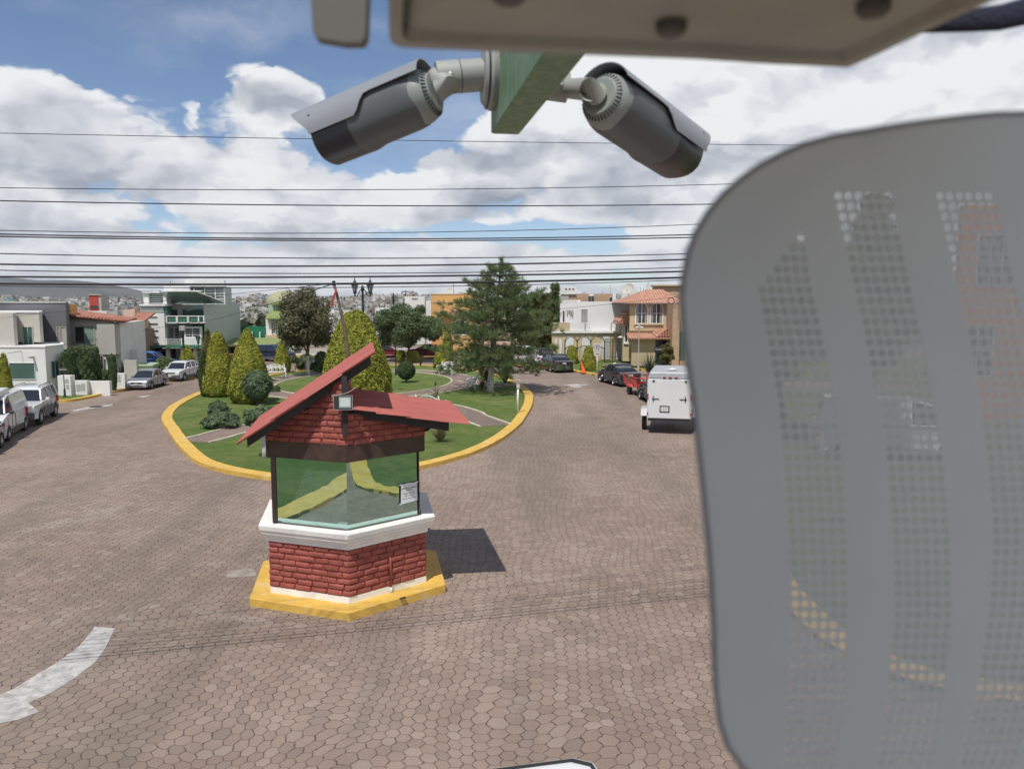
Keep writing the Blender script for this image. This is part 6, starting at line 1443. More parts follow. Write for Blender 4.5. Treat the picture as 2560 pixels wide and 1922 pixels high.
t,h=tall_post('dark street pole with a transformer box in front of the modern house',P1(1567),0,PY(590),.10,D=70,name='utility_pole')
mb=MB(); mb.bevbox(-.25,.25,-.2,.2,h-.55,h-.1,.04); mb.build('junction_box',M['grey_wall'],t); mb=MB(); mb.box(-.8,.8,-.06,.06,h-.08,h+.03); mb.build('cross_arm',M['black_metal'],t)
t,h=tall_post('slim dark lamp post with one small lantern by the modern house',P1(1697),0,PY(740),.05,D=69)
lantern(t,0,0,h-.1)
def arched_lamp():
    D=70; x=X(P4(1247),D); t=thing('street_lamp','curved rust-brown lamp post with hanging shade beside the iron railing','street lamp',(x,D,.05)); h=Z(PY(615),D)
    mt=mat('rust_brown',(.10,.055,.035),.6,var=.2)
    mb=MB(); mb.lathe([(.14,0),(.14,.4),(.07,.5),(.055,h)],10); mb.build('post',mt,t,smooth=True,auto=40)
    pts=[(0,0,h-.1)]+[(.24-.24*math.cos(a),0,h+.30*math.sin(a)) for a in [i*math.pi/8 for i in range(0,9)]]+[(.44,0,h-.6),(.40,0,h-.85)]
    mb=MB(); mb.tube(pts,.04,7); mb.tube([(.1,0,h-.1),(.22,0,h+.08),(.34,0,h-.1),(.22,0,h-.4),(.1,0,h-.1)],.025,6); mb.build('arm',mt,t,smooth=True)
    mb=MB(); mb.lathe([(.03,.0),(.10,-.05),(.26,-.14),(.27,-.17),(.10,-.25),(.05,-.26)],12,(.42,0,h-.78)); mb.build('lamp_shade',M['cream_curb'],t,smooth=True)
arched_lamp()
def cctv_pole():
    D=66; t,h=tall_post('grey pole topped with small surveillance cameras in front of the cream villa porch',P4(1448),0,PY(600),.045,D=D,mt='grey_wall',name='camera_pole')
    mb=MB(); mb.bevbox(-.12,.12,-.08,.08,h-.25,h+.05,.02); mb.build('control_box',M['grey_wall'],t)
    for s in (-1,1): mb=MB(); mb.lathe([(.02,0),(.06,.02),(.06,.22),(.03,.24)],8,(s*.12,0,h-.10),(s,-.3,-.25)); mb.build('camera',M['white_paint'],t)
cctv_pole()
ss_=mat('sign_white',(.66,.62,.62),.5,var=.04); sb_=mat('sign_black',(.03,.03,.035),.5,var=0)
def sign20():
    b=G(P4(1080),PY(1008),.1); D=b[1]; t=thing('speed_sign','white pole sign reading 20 in a black circle with an arrow plate below','sign',(b[0],D,.1))
    h=Z(PY(752),D)-.1; u=D/775/8.64
    mb=MB(); mb.tube([(0,0,0),(0,0,h-.1)],.045,8); mb.build('post',M['white_paint'],t,smooth=True)
    z0=h-70*u; mb=MB(); mb.bevbox(-32*u,32*u,-.065,-.048,z0,h,.006); p_=mb.build('speed_plate',ss_,t)
    cz=(z0+h)/2; mb=MB(); n=24; ro,ri=27*u,24*u; 
    mb.loft([[(r*math.cos(2*math.pi*i/n),y,cz+r*math.sin(2*math.pi*i/n)) for i in range(n+1)] for r,y in ((ri,-.067),(ri,-.072),(ro,-.072),(ro,-.067))],cap=False,close=False); mb.build('ring',sb_,p_)
    text_mesh('20',38*u,p_,Matrix.Translation((0,-.070,cz+2*u))@STAND,sb_,'number',bold=True)
    text_mesh('km/h',9*u,p_,Matrix.Translation((0,-.070,cz-15*u))@STAND,sb_,'unit')
    z1=z0-6*u; z2=z1-30*u; mb=MB(); mb.bevbox(-28*u,28*u,-.065,-.048,z2,z1,.006); q=mb.build('arrow_plate',ss_,t)
    c=(z1+z2)/2; mb=MB(); mb.yprism([(-18*u,c-3*u),(6*u,c-3*u),(6*u,c-8*u),(19*u,c),(6*u,c+8*u),(6*u,c+3*u),(-18*u,c+3*u)],-.070,-.066); mb.build('arrow',sb_,q)
sign20()
def nopark():
    b=G(P4(392),PY(1357),.1); D=b[1]; t=thing('parking_sign','white post with a small no parking E sign at the right edge of the island','sign',(b[0],D,.1)); t.rotation_euler=(0,R(1.5),0)
    u=D/775/8.64; h=Z(PY(1062),D)-.1
    mb=MB(); mb.tube([(0,0,-.05),(0,0,h-.05)],9.5*u,10); mb.build('post',M['white_paint'],t,smooth=True)
    z0=h-76*u; mb=MB(); mb.bevbox(-13*u,13*u,-.085,-.07,z0,h,.004); p_=mb.build('sign_plate',ss_,t)
    cz=z0+50*u; n=20; ro,ri=11.5*u,8.0*u; mb=MB()
    mb.loft([[(r*math.cos(2*math.pi*i/n),y,cz+1.9*r*math.sin(2*math.pi*i/n)) for i in range(n+1)] for r,y in ((ri,-.086),(ri,-.090),(ro,-.090),(ro,-.086))],cap=False,close=False); 
    mb.add([(-8*u,-.091,cz+13*u),(-6*u,-.091,cz+15*u),(8*u,-.091,cz-13*u),(6*u,-.091,cz-15*u)],[(0,1,2,3)]); mb.build('ring',sb_,p_)
    text_mesh('E',19*u,p_,Matrix.Translation((0,-.088,cz))@STAND,sb_,'letter',bold=True)
    text_mesh('NO',11*u,p_,Matrix.Translation((0,-.088,z0+10*u))@STAND,sb_,'words',bold=True)
nopark()
def small_notice():
    b=G(P3(298),PY(1015),.1); t=thing('tree_notice','small white notice plate fixed to the whitewashed tree trunk','notice',(b[0],b[1]-.22,.1)); u=b[1]/775/8.64
    z=Z(PY(915),b[1])-.1; mb=MB(); mb.bevbox(-8*u,8*u,-.02,0,z,z+50*u,.004); p_=mb.build('plate',ss_,t); mb=MB(); mb.box(-5*u,5*u,-.024,-.021,z+26*u,z+42*u); mb.box(-5*u,5*u,-.024,-.021,z+8*u,z+12*u); mb.build('print',sb_,p_)
small_notice()
def street_sign():
    b=c1(562,1228); D=b[1]; t=thing('street_name_sign','dark green street name sign on an ornate post at the white pillar','sign',(b[0],D,.1)); u=D/775/8.64; h=Z(PY(960),D)-.1
    mb=MB(); mb.lathe([(15*u,0),(15*u,10*u),(9*u,14*u),(9*u,60*u),(4*u,75*u),(3.4*u,h)],10); mb.build('post',M['dark_green_metal'],t,smooth=True,auto=40)
    mb=MB(); mb.bevbox(-38*u,38*u,-.04,.0,h-32*u,h,.01); p_=mb.build('name_plate',M['plastic_black'],t); mb=MB()
    for i in range(7): mb.box((-32+i*9.4)*u,(-25.5+i*9.4)*u,-.045,-.041,h-22*u,h-12*u)
    mb.build('lettering',M['grey_wall'],p_)
street_sign()
def board_sign():
    D=67; t=thing('street_name_sign','dark green name board on two posts by the cream villa door','sign',(X(P4(1620),D),D,.05)); u=D/775/8.64; z0=Z(PY(830),D); z1=Z(PY(785),D)
    mb=MB(); mb.bevbox(-36*u,36*u,-.04,0,z0,z1,.01); p_=mb.build('name_plate',M['plastic_black'],t); mb=MB()
    for i in range(6): mb.box((-28+i*10)*u,(-21+i*10)*u,-.045,-.041,(z0+z1)/2-4*u,(z0+z1)/2+5*u)
    mb.build('lettering',M['grey_wall'],p_)
    for s in (-1,1): mb=MB(); mb.tube([(s*15*u,.03,0),(s*15*u,.03,z0)],.04,6); mb.build('post',M['dark_green_metal'],t)
board_sign()
def cabinet():
    D=58.5; xl,xr=X(P1(1137),D),X(P1(1288),D); zt=Z(PY(925),D); t=thing('utility_cabinet','pale green metal utility cabinet behind the silver sedan','cabinet',((xl+xr)/2,D,.1)); w=(xr-xl)/2
    gm=mat('cabinet_green',(.33,.42,.27),.6,var=.08); mb=MB(); mb.bevbox(-w,w,0,1.0,0,zt-.35,.02); mb.build('body',gm,t)
    mb=MB(); mb.loft([[(-w-.05,-.05,zt-.35),(w+.05,-.05,zt-.35),(w+.05,1.05,zt-.35),(-w-.05,1.05,zt-.35)],[(-w-.05,-.05,zt-.22),(w+.05,-.05,zt-.22),(w+.05,1.05,zt-.10),(-w-.05,1.05,zt-.10)]]); mb.build('lid',gm,t,bevel=.01)
    mb=MB(); mb.box(-w*.7,-w*.1,-.02,-.001,zt-.6,zt-.5); mb.build('handle_plate',M['olive_roof'],t)
cabinet()
def cone():
    b=G(P4(965),PY(1005),.1); t=thing('traffic_cone','leaning orange traffic cone beside the nearest golden cone shrub','traffic cone',(b[0],b[1],.1)); om=mat('cone_orange',(.75,.10,.02),.5,var=.05)
    mb=MB(); mb.lathe([(.19,.03),(.17,.05),(.035,1.05),(.02,1.06)],14,(0,0,0),(-.22,0,1)); mb.build('cone_body',om,t,smooth=True,auto=40); mb=MB(); mb.bevbox(-.24,.24,-.24,.24,0,.04,.01); mb.build('base',om,t)
cone()
def barrier():
    D=64; t=thing('folding_barrier','folding barrier with grey legs and an orange bar behind the black sedan','barrier',(X(P4(603),D),D,0)); z=Z(PY(960),D)
    om=M['cone_orange']; mb=MB(); mb.box(-.45,.45,-.03,.03,z-.05,z+.07); mb.build('bar',om,t); mb=MB()
    zt=Z(PY(895),D)
    for s in (-1,1): mb.tube([(0,0,zt),(s*.36,-.15,0)],.02,5); mb.tube([(0,.03,zt),(s*.30,.35,0)],.02,5)
    mb.build('leg',M['grey_wall'],t)
barrier()
def wheelbarrow():
    D=63; t=thing('wheelbarrow','dark red upturned wheelbarrow with a tool bag on the right lawn','wheelbarrow',(X(P4(1230),D),D,.1)); rm=M['paint_maroon']; z=Z(PY(945),D)
    mb=MB(); mb.loft([[(-.62,-.2,z-.35),(.45,-.2,z-.30),(.45,.3,z-.30),(-.62,.3,z-.35)],[(-.85,-.35,z-.08),(.65,-.35,z+.02),(.65,.45,z+.02),(-.85,.45,z-.08)]]); mb.build('tray',rm,t,bevel=.02)
    mb=MB(); mb.tube([(-1.0,-.2,z-.15),(.5,-.1,z-.45),(.7,0,z-.5)],.025,5); mb.tube([(-1.0,.3,z-.15),(.5,.15,z-.45),(.7,0,z-.5)],.025,5); mb.tube([(-.3,-.2,z-.3),(-.35,-.2,.0)],.025,5); mb.tube([(-.3,.3,z-.3),(-.35,.3,.0)],.025,5); mb.build('frame',M['black_metal'],t)
    mb=MB(); mb.lathe([(.05,-.04),(.19,-.04),(.2,0),(.19,.04),(.05,.04)],16,(.65,0,.2),(0,1,0)); mb.build('wheel',M['rubber'],t); mb=MB(); mb.ball((.1,0,z+.05),.18,10,7,(1,1,.7)); mb.build('tool_bag',M['lime_bark'],t,smooth=True)
wheelbarrow()
# ornate white benches
def bench():
    t=thing('garden_bench','white cast iron bench with scrolled arms in profile at the path rim','bench',(0,0,0)); wp=mat('bench_white',(.72,.74,.72),.45,var=.05)
    W_=1.25
    for s in (-1,1):
        x=s*W_/2; mb=MB()
        mb.tube([(x,-.28,0),(x,-.22,.14),(x,-.26,.30),(x,-.24,.42)],.03,6); mb.tube([(x,.22,0),(x,.14,.16),(x,.20,.32),(x,.16,.42)],.03,6)
        mb.tube([(x,-.27,.42),(x,.18,.40),(x,.32,.70),(x,.42,.92)],.026,6); mb.tube([(x,-.26,.42),(x,-.30,.58),(x,-.16,.68),(x,.05,.62),(x,.24,.66)],.024,6); mb.tube([(x,-.10,.44),(x,-.04,.55),(x,.06,.52),(x,.04,.46)],.016,5); mb.tube([(x,-.2,.12),(x,.0,.24),(x,.14,.14)],.02,5); mb.build('side_frame',wp,t,smooth=True)
    mb=MB()
    for i in range(6): mb.bevbox(-W_/2,W_/2,-.26+i*.078,-.205+i*.078,.415,.44,.006)
    mb.build('seat',wp,t)
    mb=MB(); n=16
    for r0,hh in ((0,.40),(1,.24)):
        pts=[]
        for i in range(n+1):
            f=i/n*2-1; z=.50+hh*(1-.55*f*f-.0); pts.append((f*W_/2*(1-.25*r0),.18+(z-.4)*.44,z))
        mb.tube(pts,.02,5)
    for i in range(15):
        f=(i+.5)/15*2-1; z=.50+.40*(1-.55*f*f); mb.tube([(f*W_/2,.19,.44),(f*W_/2+.05*math.sin(i*2.),.25,.62),(f*W_/2,.18+(z-.4)*.44,z)],.013,4)
    for i in range(6):
        f=(i+.5)/6*2-1; z=.70; mb.tube([(f*W_/2+.09*math.cos(a*.7),.18+.3*.44+.04*math.sin(a*.7),z+.09*math.sin(a*.7)) for a in range(10)],.012,4)
    mb.build('backrest',wp,t,smooth=True); return t
bn=bench(); GB='white ornate benches on the island'
b_=c3(1650,1142,.11); bn.location=(b_[0],b_[1],.11); bn.rotation_euler=(0,0,R(-82)); bn.scale=(1.15,)*3; bn['group']=GB; bn['label']='white ornate bench seen side-on with raised back, left of the pine trunk'
b_=c3(1440,1025,.11); dup(bn,(b_[0],b_[1],.11),R(-30),'white ornate bench at the bend of the path, left of the pine crown',GB)
b_=c2(1345,1052,.11); dup(bn,(b_[0],b_[1],.11),R(25),'white ornate bench beside the small golden cypress on the left path',GB)
b_=c3(1455,1345,.11); dup(bn,(b_[0]-.75,b_[1]-.9,.11),R(150),'white ornate bench mostly hidden by the right roof tip',GB)
# ---------------- distant town and mountains ----------------
def mountains():
    m=bpy.data.materials.new('mountain_scrub'); m.use_nodes=True; k=NT(m.node_tree); p=k.n['Principled BSDF']; ob=k.new('ShaderNodeTexCoord').outputs['Object']
    a=k.noise(ob,.004,6,.65); b=k.noise(ob,.02,5,.7); col=k.mix(k.ss(a,.35,.65),c4((.065,.072,.070)),c4((.11,.112,.105))); col=k.mix(k.ss(b,.5,.65,0,.5),col,c4((.06,.075,.06)))
    k.link(col,p.inputs['Base Color']); p.inputs['Roughness'].default_value=1; p.inputs['Specular IOR Level'].default_value=0
    ys=np.linspace(2300,4600,26); xs=np.linspace(-3400,1400,97); D0=3500
    cr=interp([(-300,284),(-90,279),(-40,277.5),(0,278.2),(15,277.6),(40,281.3),(48,281.5),(60,280.2),(75,280),(84,281),(95,284.5),(115,290),(130,293.5),(150,297),(400,300)])
    v=[]
    for y in ys:
        for x in xs:
            px=512+775*x/D0; h=max(0,CH+(300-cr(px))*D0/775)
            f=math.exp(-((y-D0)/620)**2) if y<D0 else math.exp(-((y-D0)/900)**2)
            r=math.sin(x*.012+y*.004)*math.sin(y*.006+x*.003)*.10+math.sin(x*.03+y*.013)*.03
            v.append((x,y,-30+(h+30)*f*(1+r*(1-f)*2)))
    n=len(xs); f=[(j*n+i,j*n+i+1,(j+1)*n+i+1,(j+1)*n+i) for j in range(len(ys)-1) for i in range(n-1)]
    o=MB(); o.v=v; o.f=f; o.mi=[0]*len(f); tag(o.build('mountains',m,smooth=True),kind='structure')
mountains()
def town():
    cols=[(.40,.385,.36),(.52,.51,.49),(.34,.315,.29),(.28,.245,.215),(.60,.60,.585),(.42,.36,.30),(.38,.395,.40),(.30,.17,.14),(.25,.40,.37)]
    wts=[.2,.17,.2,.14,.09,.08,.08,.02,.02]
    mts=[mat('town_wall_%d'%i if 0 else 'town_wall'+'abcdefghi'[i],c,.9,var=.12,scale=.15) for i,c in enumerate(cols)]
    dark=mat('town_opening',(.05,.05,.055),.6,var=0)
    meshes=[]
    for i,m in enumerate(mts):
        for v_ in range(2):
            mb=MB(); w,d,h=random.uniform(3.2,5.5),4.,random.uniform(2.6,5.5)
            mb.box(-w,w,-d,d,-5,h); mb.cur=0
            if v_: mb.box(-w*.9,-w*.1,-d+1,d-.4,h+.01,h+2.4); mb.box(w*.5,w*.75,0,1.5,h+.01,h+1.4)
            mb.cur=1
            for q in range(random.choice((2,3,4))):
                x=-w+.6+q*2.1
                if x+1.1>w-.2: break
                for z in ([.8] if h<4 else [.6,3.2]):
                    if z+1.3<h: mb.box(x,x+1.1,-d-.03,-d+.02,z,z+1.2)
            me=mb.build('hillside_house',[m,dark]); meshes.append((i,me.data)); bpy.data.objects.remove(me)
    names=['pale grey','off-white','brown-grey','dull brown','bright white','tan','cool grey','brick red','turquoise']
    n=0; P_=[]
    tries=0
    while n<285 and tries<9000:
        tries+=1
        r=random.random(); px=random.choice([random.uniform(-20,150),random.uniform(215,292),random.uniform(340,440),random.uniform(520,560),random.uniform(100,480)]) ; D=random.choice([random.uniform(330,560),random.uniform(480,1120)])
        x=(px-512)/775*D
        z=terr(x,D)
        pz=300-775*(z-6)/D
        if pz>335: continue
        if any(abs(px-q[0])<775*9/D*.55 and abs(D-q[1])<9 for q in P_): continue
        P_.append((px,D)); 
        i=random.choices(range(9),wts)[0]; me=random.choice([b for a,b in meshes if a==i])
        o=bpy.data.objects.new('hillside_house',me); COL.objects.link(o); o.location=(x,D,z+.3); o.rotation_euler=(0,0,random.uniform(-.5,.5)); s=random.uniform(.75,1.25); o.scale=(s,s,random.uniform(.7,1.15))
        q=o.location; pxx=512+775*x/D; pl=('under the left mountain' if pxx<62 else 'above the tiled house roof' if pxx<98 else 'left of the modern house' if pxx<142 else 'behind the modern house' if pxx<226 else 'left of the domed house' if pxx<266 else 'around the olive-brown tree' if pxx<330 else 'around the twin lamp' if pxx<395 else 'behind the round tree' if pxx<432 else 'behind the orange house' if pxx<480 else 'behind the pine')
        rw='lowest row' if pz>318 else ('half way up' if pz>308 else 'near the hilltop')
        sz='wide' if me.vertices[1].co.x*s>4.6 else ('narrow' if me.vertices[1].co.x*s<3.7 else 'mid-sized')
        tag(o,'tiny %s %s house %s, %s'%(sz,names[i],pl,rw),'house','%s houses on the distant hillside'%names[i]); n+=1
    # the rest of the town reads as one mass of walls and roofs
    V=[];Fc=[];mi=[]
    for _ in range(2600):
        px=random.uniform(-60,700); D=random.uniform(430,1180)
        x=(px-512)/775*D; z=terr(x,D); w,d,h=random.uniform(2,5.5),random.uniform(3,5),random.uniform(1.5,4.5)
        if math.sin(x*.02)*math.cos(D*.013)+random.uniform(-.9,.9)<-.35: continue
        b0=len(V); V+=[(x-w,D-d,z-4),(x+w,D-d,z-4),(x+w,D+d,z-4),(x-w,D+d,z-4),(x-w,D-d,z+h),(x+w,D-d,z+h),(x+w,D+d,z+h),(x-w,D+d,z+h)]
        Fc+=[tuple(q+b0 for q in f) for f in ((4,5,6,7),(0,1,5,4),(1,2,6,5),(2,3,7,6),(3,0,4,7))]; mi+=[random.choices(range(9),wts)[0]]*5
        if h>2 and D<900: 
            for q in (-.5,.15):
                b0=len(V); xx=x+q*w; V+=[(xx,D-d-.05,z+.4),(xx+1.,D-d-.05,z+.4),(xx+1.,D-d-.05,z+1.6),(xx,D-d-.05,z+1.6)]; Fc.append((b0,b0+1,b0+2,b0+3)); mi.append(9)
    o=MB(); o.v=V; o.f=Fc; o.mi=mi; tag(o.build('distant_town',mts+[dark]),kind='stuff')
    # scattered far trees
    n=2600; pts=[]
    C=[]
    for _ in range(1500):
        px=random.uniform(-60,720); D=random.uniform(160,1150) if random.random()<.85 else random.uniform(120,330); x=(px-512)/775*D; z=terr(x,D); r=random.uniform(1.2,3.4)*(1.25 if px>460 else 1)
        if D<330: r*=.8
        k=14; q=rnd_unit(k)*r*np.array([1,1,.8]); C.append(q+np.array([x,D,z+r*.8]))
    C=np.concatenate(C); V,Fq=leafquads(C,rnd_unit(len(C)),1.9,.6,1.3); tag(fastmesh('distant_trees',V,Fq,leafmat('leaf_far',(.018,.028,.012),(.05,.065,.03),(.08,.09,.04),.02,.1)),kind='stuff')
town()
# ---------------- security camera rig close to the viewer ----------------
Wt=lambda px,py,D: W(px,py,D)
gmat=mat('housing_grey',(.235,.25,.275),.45,var=.05,scale=6,dirt=.10,dirtcol=(.18,.17,.15)); gbody=mat('camera_body_grey',(.090,.100,.105),.5,var=.06,scale=8)
garm=mat('arm_grey',(.30,.31,.29),.5,var=.06,scale=8,dirt=.25,dirtcol=(.2,.18,.13)); gnose=mat('camera_nose',(.022,.025,.036),.35,var=.03)
def seccam(label,pb,pf,Db,Df,rad,name='security_camera',nose_px=None,flip=1):
    B=Wt(*pb,Db); Fp=Wt(*pf,Df); a=(Fp-B); L=a.length; a.normalize()
    up=Vector((0,0,1)); u=(up-a*a.dot(up)).normalized(); s=a.cross(u)
    Mx=Matrix((( s.x,a.x,u.x),(s.y,a.y,u.y),(s.z,a.z,u.z))).to_4x4(); t=thing(name,label,'security camera',B); t.rotation_euler=Mx.to_euler()
    r=rad
    # body: rounded-square tube with flat belly
    def sec(y,rr,fl=1.,sq=.12):
        q=[]
        for i in range(28):
            an=2*math.pi*i/28; c,s_=math.cos(an),math.sin(an); e=1+sq*(abs(math.sin(2*an)))**2; q.append((rr*c*e,y,rr*s_*e*fl))
        return q
    mb=MB(); mb.loft([sec(.012,r*.86,1,.04),sec(.03,r*.97,1,.05),sec(.05,r,1,.06),sec(L*.52,r,1,.08),sec(L*.58,r*1.06,1,.08),sec(L*.62,r*1.08,1,.08),sec(L*.66,r*1.08,1,.08)]); mb.build('body',gbody,t,smooth=True,auto=40)
    mb=MB(); mb.loft([sec(L*.66,r*1.075,1,.08),sec(L*.99,r*1.06,1,.08),sec(L*1.0,r*1.02,1,.08)]); n=mb.build('front_shell',gnose,t,smooth=True,auto=40)
    mb=MB(); mb.lathe([(.002,L*1.001),(r*.8,L*1.001),(r*.8,L*1.004),(.002,L*1.004)],24,(0,0,0),(0,1,0)); mb.build('lens_window',M['glass_dark'],n)
    # back flange with vent slots
    bk=mat('flange_grey',(.24,.27,.26),.5,var=.04)
    mb=MB(); mb.lathe([(r*.30,-.010),(r*.62,-.010),(r*.86,.004),(r*.95,.018),(r*.96,.028),(r*.5,.028)],36,(0,0,0),(0,1,0)); fl=mb.build('rear_flange',bk,t,smooth=True,auto=35)
    mb=MB()
    for i in range(36):
        an=2*math.pi*i/36; M_=Matrix.Rotation(-an,4,'Y')@Matrix.Translation((r*.74,-.0035,0))@Matrix.Rotation(R(35),4,'Z'); mb.box(-.0055,.0055,-.0012,.0012,-.0010,.0010,M_)
    mb.build('vent_slot',M['plastic_black'],fl)
    # sun hood: shell over the top, deeper at the front
    mb=MB(); N=22; ys=[-.004,.06]+[L*f for f in (.30,.40,.46,.50,.54,.58,.62,.66,.72,.85,1.0)]; ys=[y for y in ys]; outer=[];inner=[]
    for y in ys:
        f=sm((y/L-.44)/(.14)); th=R(64+34*f); rr=r*1.17
        ring=[];rin=[]
        for i in range(N+1):
            w_=-th+2*th*i/N; sl_=(y/L)
            fwd=0
            if y>L*.9: fwd=.055*max(0,math.cos(w_))*(1)+(-.0)
            ring.append((rr*math.sin(w_)*1.0,y+fwd,rr*math.cos(w_)*1.0+.002)); rin.append(((rr-.0022)*math.sin(w_),y+fwd,(rr-.0022)*math.cos(w_)+.002))
        outer.append(ring); inner.append(rin)
    mb.loft(outer,cap=False,close=False); mb.loft(inner,cap=False,close=False)
    for k_ in range(len(ys)-1):
        for i in (0,N): mb.add([outer[k_][i],outer[k_+1][i],inner[k_+1][i],inner[k_][i]],[(0,1,2,3)])
    for k_ in (0,len(ys)-1):
        for i in range(N): mb.add([outer[k_][i],outer[k_][i+1],inner[k_][i+1],inner[k_][i]],[(0,1,2,3)])
    mb.build('sun_hood',gmat,t,smooth=True,auto=50)
    # belly label and a screw
    lb=mat('label_cream',(.42,.38,.28),.6,var=.1)
    M_=Matrix.Rotation(R(134*flip),4,'Y')@Matrix.Translation((0,L*.46,r*1.02)); mb=MB(); mb.box(-.009,.009,-.016,.016,-.0006,.0008,M_); mb.build('label',lb,t)
    mb=MB(); M_=Matrix.Rotation(R(62*flip),4,'Y')@Matrix.Translation((0,L*.97,r*1.172)); mb.lathe([(.0002,.0015),(.0028,.0012),(.003,0)],10,M_@Vector((0,0,0)),(M_.to_3x3()@Vector((0,0,1)))); mb.build('screw',M['plastic_black'],t)
    return t,B,a,r
sc1,B1,a1,r1=seccam('left security camera with pale sun hood pointing down to the left','x' and (431,93),(325,137),1.66,1.74,.058,flip=-1)
sc2,B2,a2,r2=seccam('right security camera pointing down to the right, its vented rear flange facing the viewer',(602,97.5),(680,152),1.60,1.84,.0585,flip=1)
# green box beam
def rig():
    az=R(-9.5); D=1.76; E=Wt(491,133.7,D); d=Vector((math.sin(az),math.cos(az),0)); s=Vector((d.y,-d.x,0)); w=28*D/775
    gm=bpy.data.materials.new('beam_green'); gm.use_nodes=True; k=NT(gm.node_tree); p=k.n['Principled BSDF']; ob=k.new('ShaderNodeTexCoord').outputs['Object']
    st=k.noise(k.vm('MULTIPLY',ob,(16,16,3)),3.,5,.7); f=k.noise(ob,30,4,.6); col=k.mix(k.ss(st,.35,.65),c4((.085,.165,.090)),c4((.17,.27,.155))); col=k.mix(k.ss(f,.5,.7,0,.35),col,c4((.08,.15,.085)))
    k.link(col,p.inputs['Base Color']); p.inputs['Roughness'].default_value=.55
    t=thing('support_beam','green painted square steel beam end carrying the two security cameras','beam',E)
    L=2.6; Mx=Matrix(((s.x,d.x,0),(s.y,d.y,0),(0,0,1))).to_4x4(); t.rotation_euler=Mx.to_euler()
    mb=MB(); mb.bevbox(0,w,-L,0,0,.15,.003); mb.build('box_beam',gm,t)
    # left mount: disc plate and arm
    loc=lambda v: Mx.to_3x3().transposed()@(Vector(v)-E)
    pc=Vector((0,-.060,.108)) ; 
    mb=MB(); mb.lathe([(.004,0),(.070,0),(.072,-.010),(.068,-.016),(.064,-.020),(.058,-.026),(.004,-.028)],36,pc,(1,0,0)); pl=mb.build('mount_plate',garm,t,smooth=True,auto=35)
    mb=MB(); mb.lathe([(.064,-.0162),(.0685,-.0162),(.0685,-.0185),(.064,-.0200)],36,pc,(1,0,0)); mb.build('gasket',M['plastic_black'],pl)
    def arm(start,cam_B,cam_a,label_r,left=True):
        e=loc(cam_B-cam_a*.012); ad=(Mx.to_3x3().transposed()@cam_a)
        mid=start+Vector((-.098 if left else .080,-.004,-.012 if left else -.010)); mb=MB(); mb.tube([start,start.lerp(mid,.45),mid],[label_r*.98,label_r,label_r*.98],24,True); o=mb.build('arm',garm,t,smooth=True,auto=40)
        mb=MB(); q=start.lerp(mid,.50); dd=(mid-start).normalized(); mb.lathe([(label_r*1.004,-.0010),(label_r*1.008,-.0006),(label_r*1.008,.0006),(label_r*1.004,.001)],28,q,dd); mb.build('seam',M['plastic_black'],o)
        k0=e-ad*.0; mb=MB(); mb.tube([mid+ (e-mid)*.1, e-ad*.030,e-ad*.006],[label_r*.66,label_r*.70,label_r*.72],20,True); kn=mb.build('knuckle',garm,t,smooth=True,auto=40)
        mb=MB(); mb.ball(tuple(mid),label_r*.62,18,12); mb.build('ball_joint',garm,kn,smooth=True)
        mb=MB(); sc_=start.lerp(mid,.72)+Vector((0,-label_r*.97,-label_r*.1)); mb.lathe([(.0048,0),(.0048,.003),(.002,.004)],12,sc_,(0,-1,0)); mb.build('screw',mat('screw_steel',(.6,.6,.58),.25,metal=1,var=0),o)
    arm(pc+Vector((-.026,0,0)),B1,a1,.0335)
    pr_=Vector((w,-.06,.098)); mb=MB(); mb.lathe([(.004,0),(.070,0),(.070,.014),(.004,.016)],30,pr_,(1,0,0)); mb.build('mount_plate',garm,t,smooth=True,auto=35)
    arm(pr_+Vector((.014,0,0)),B2,a2,.0315,False)
rig()
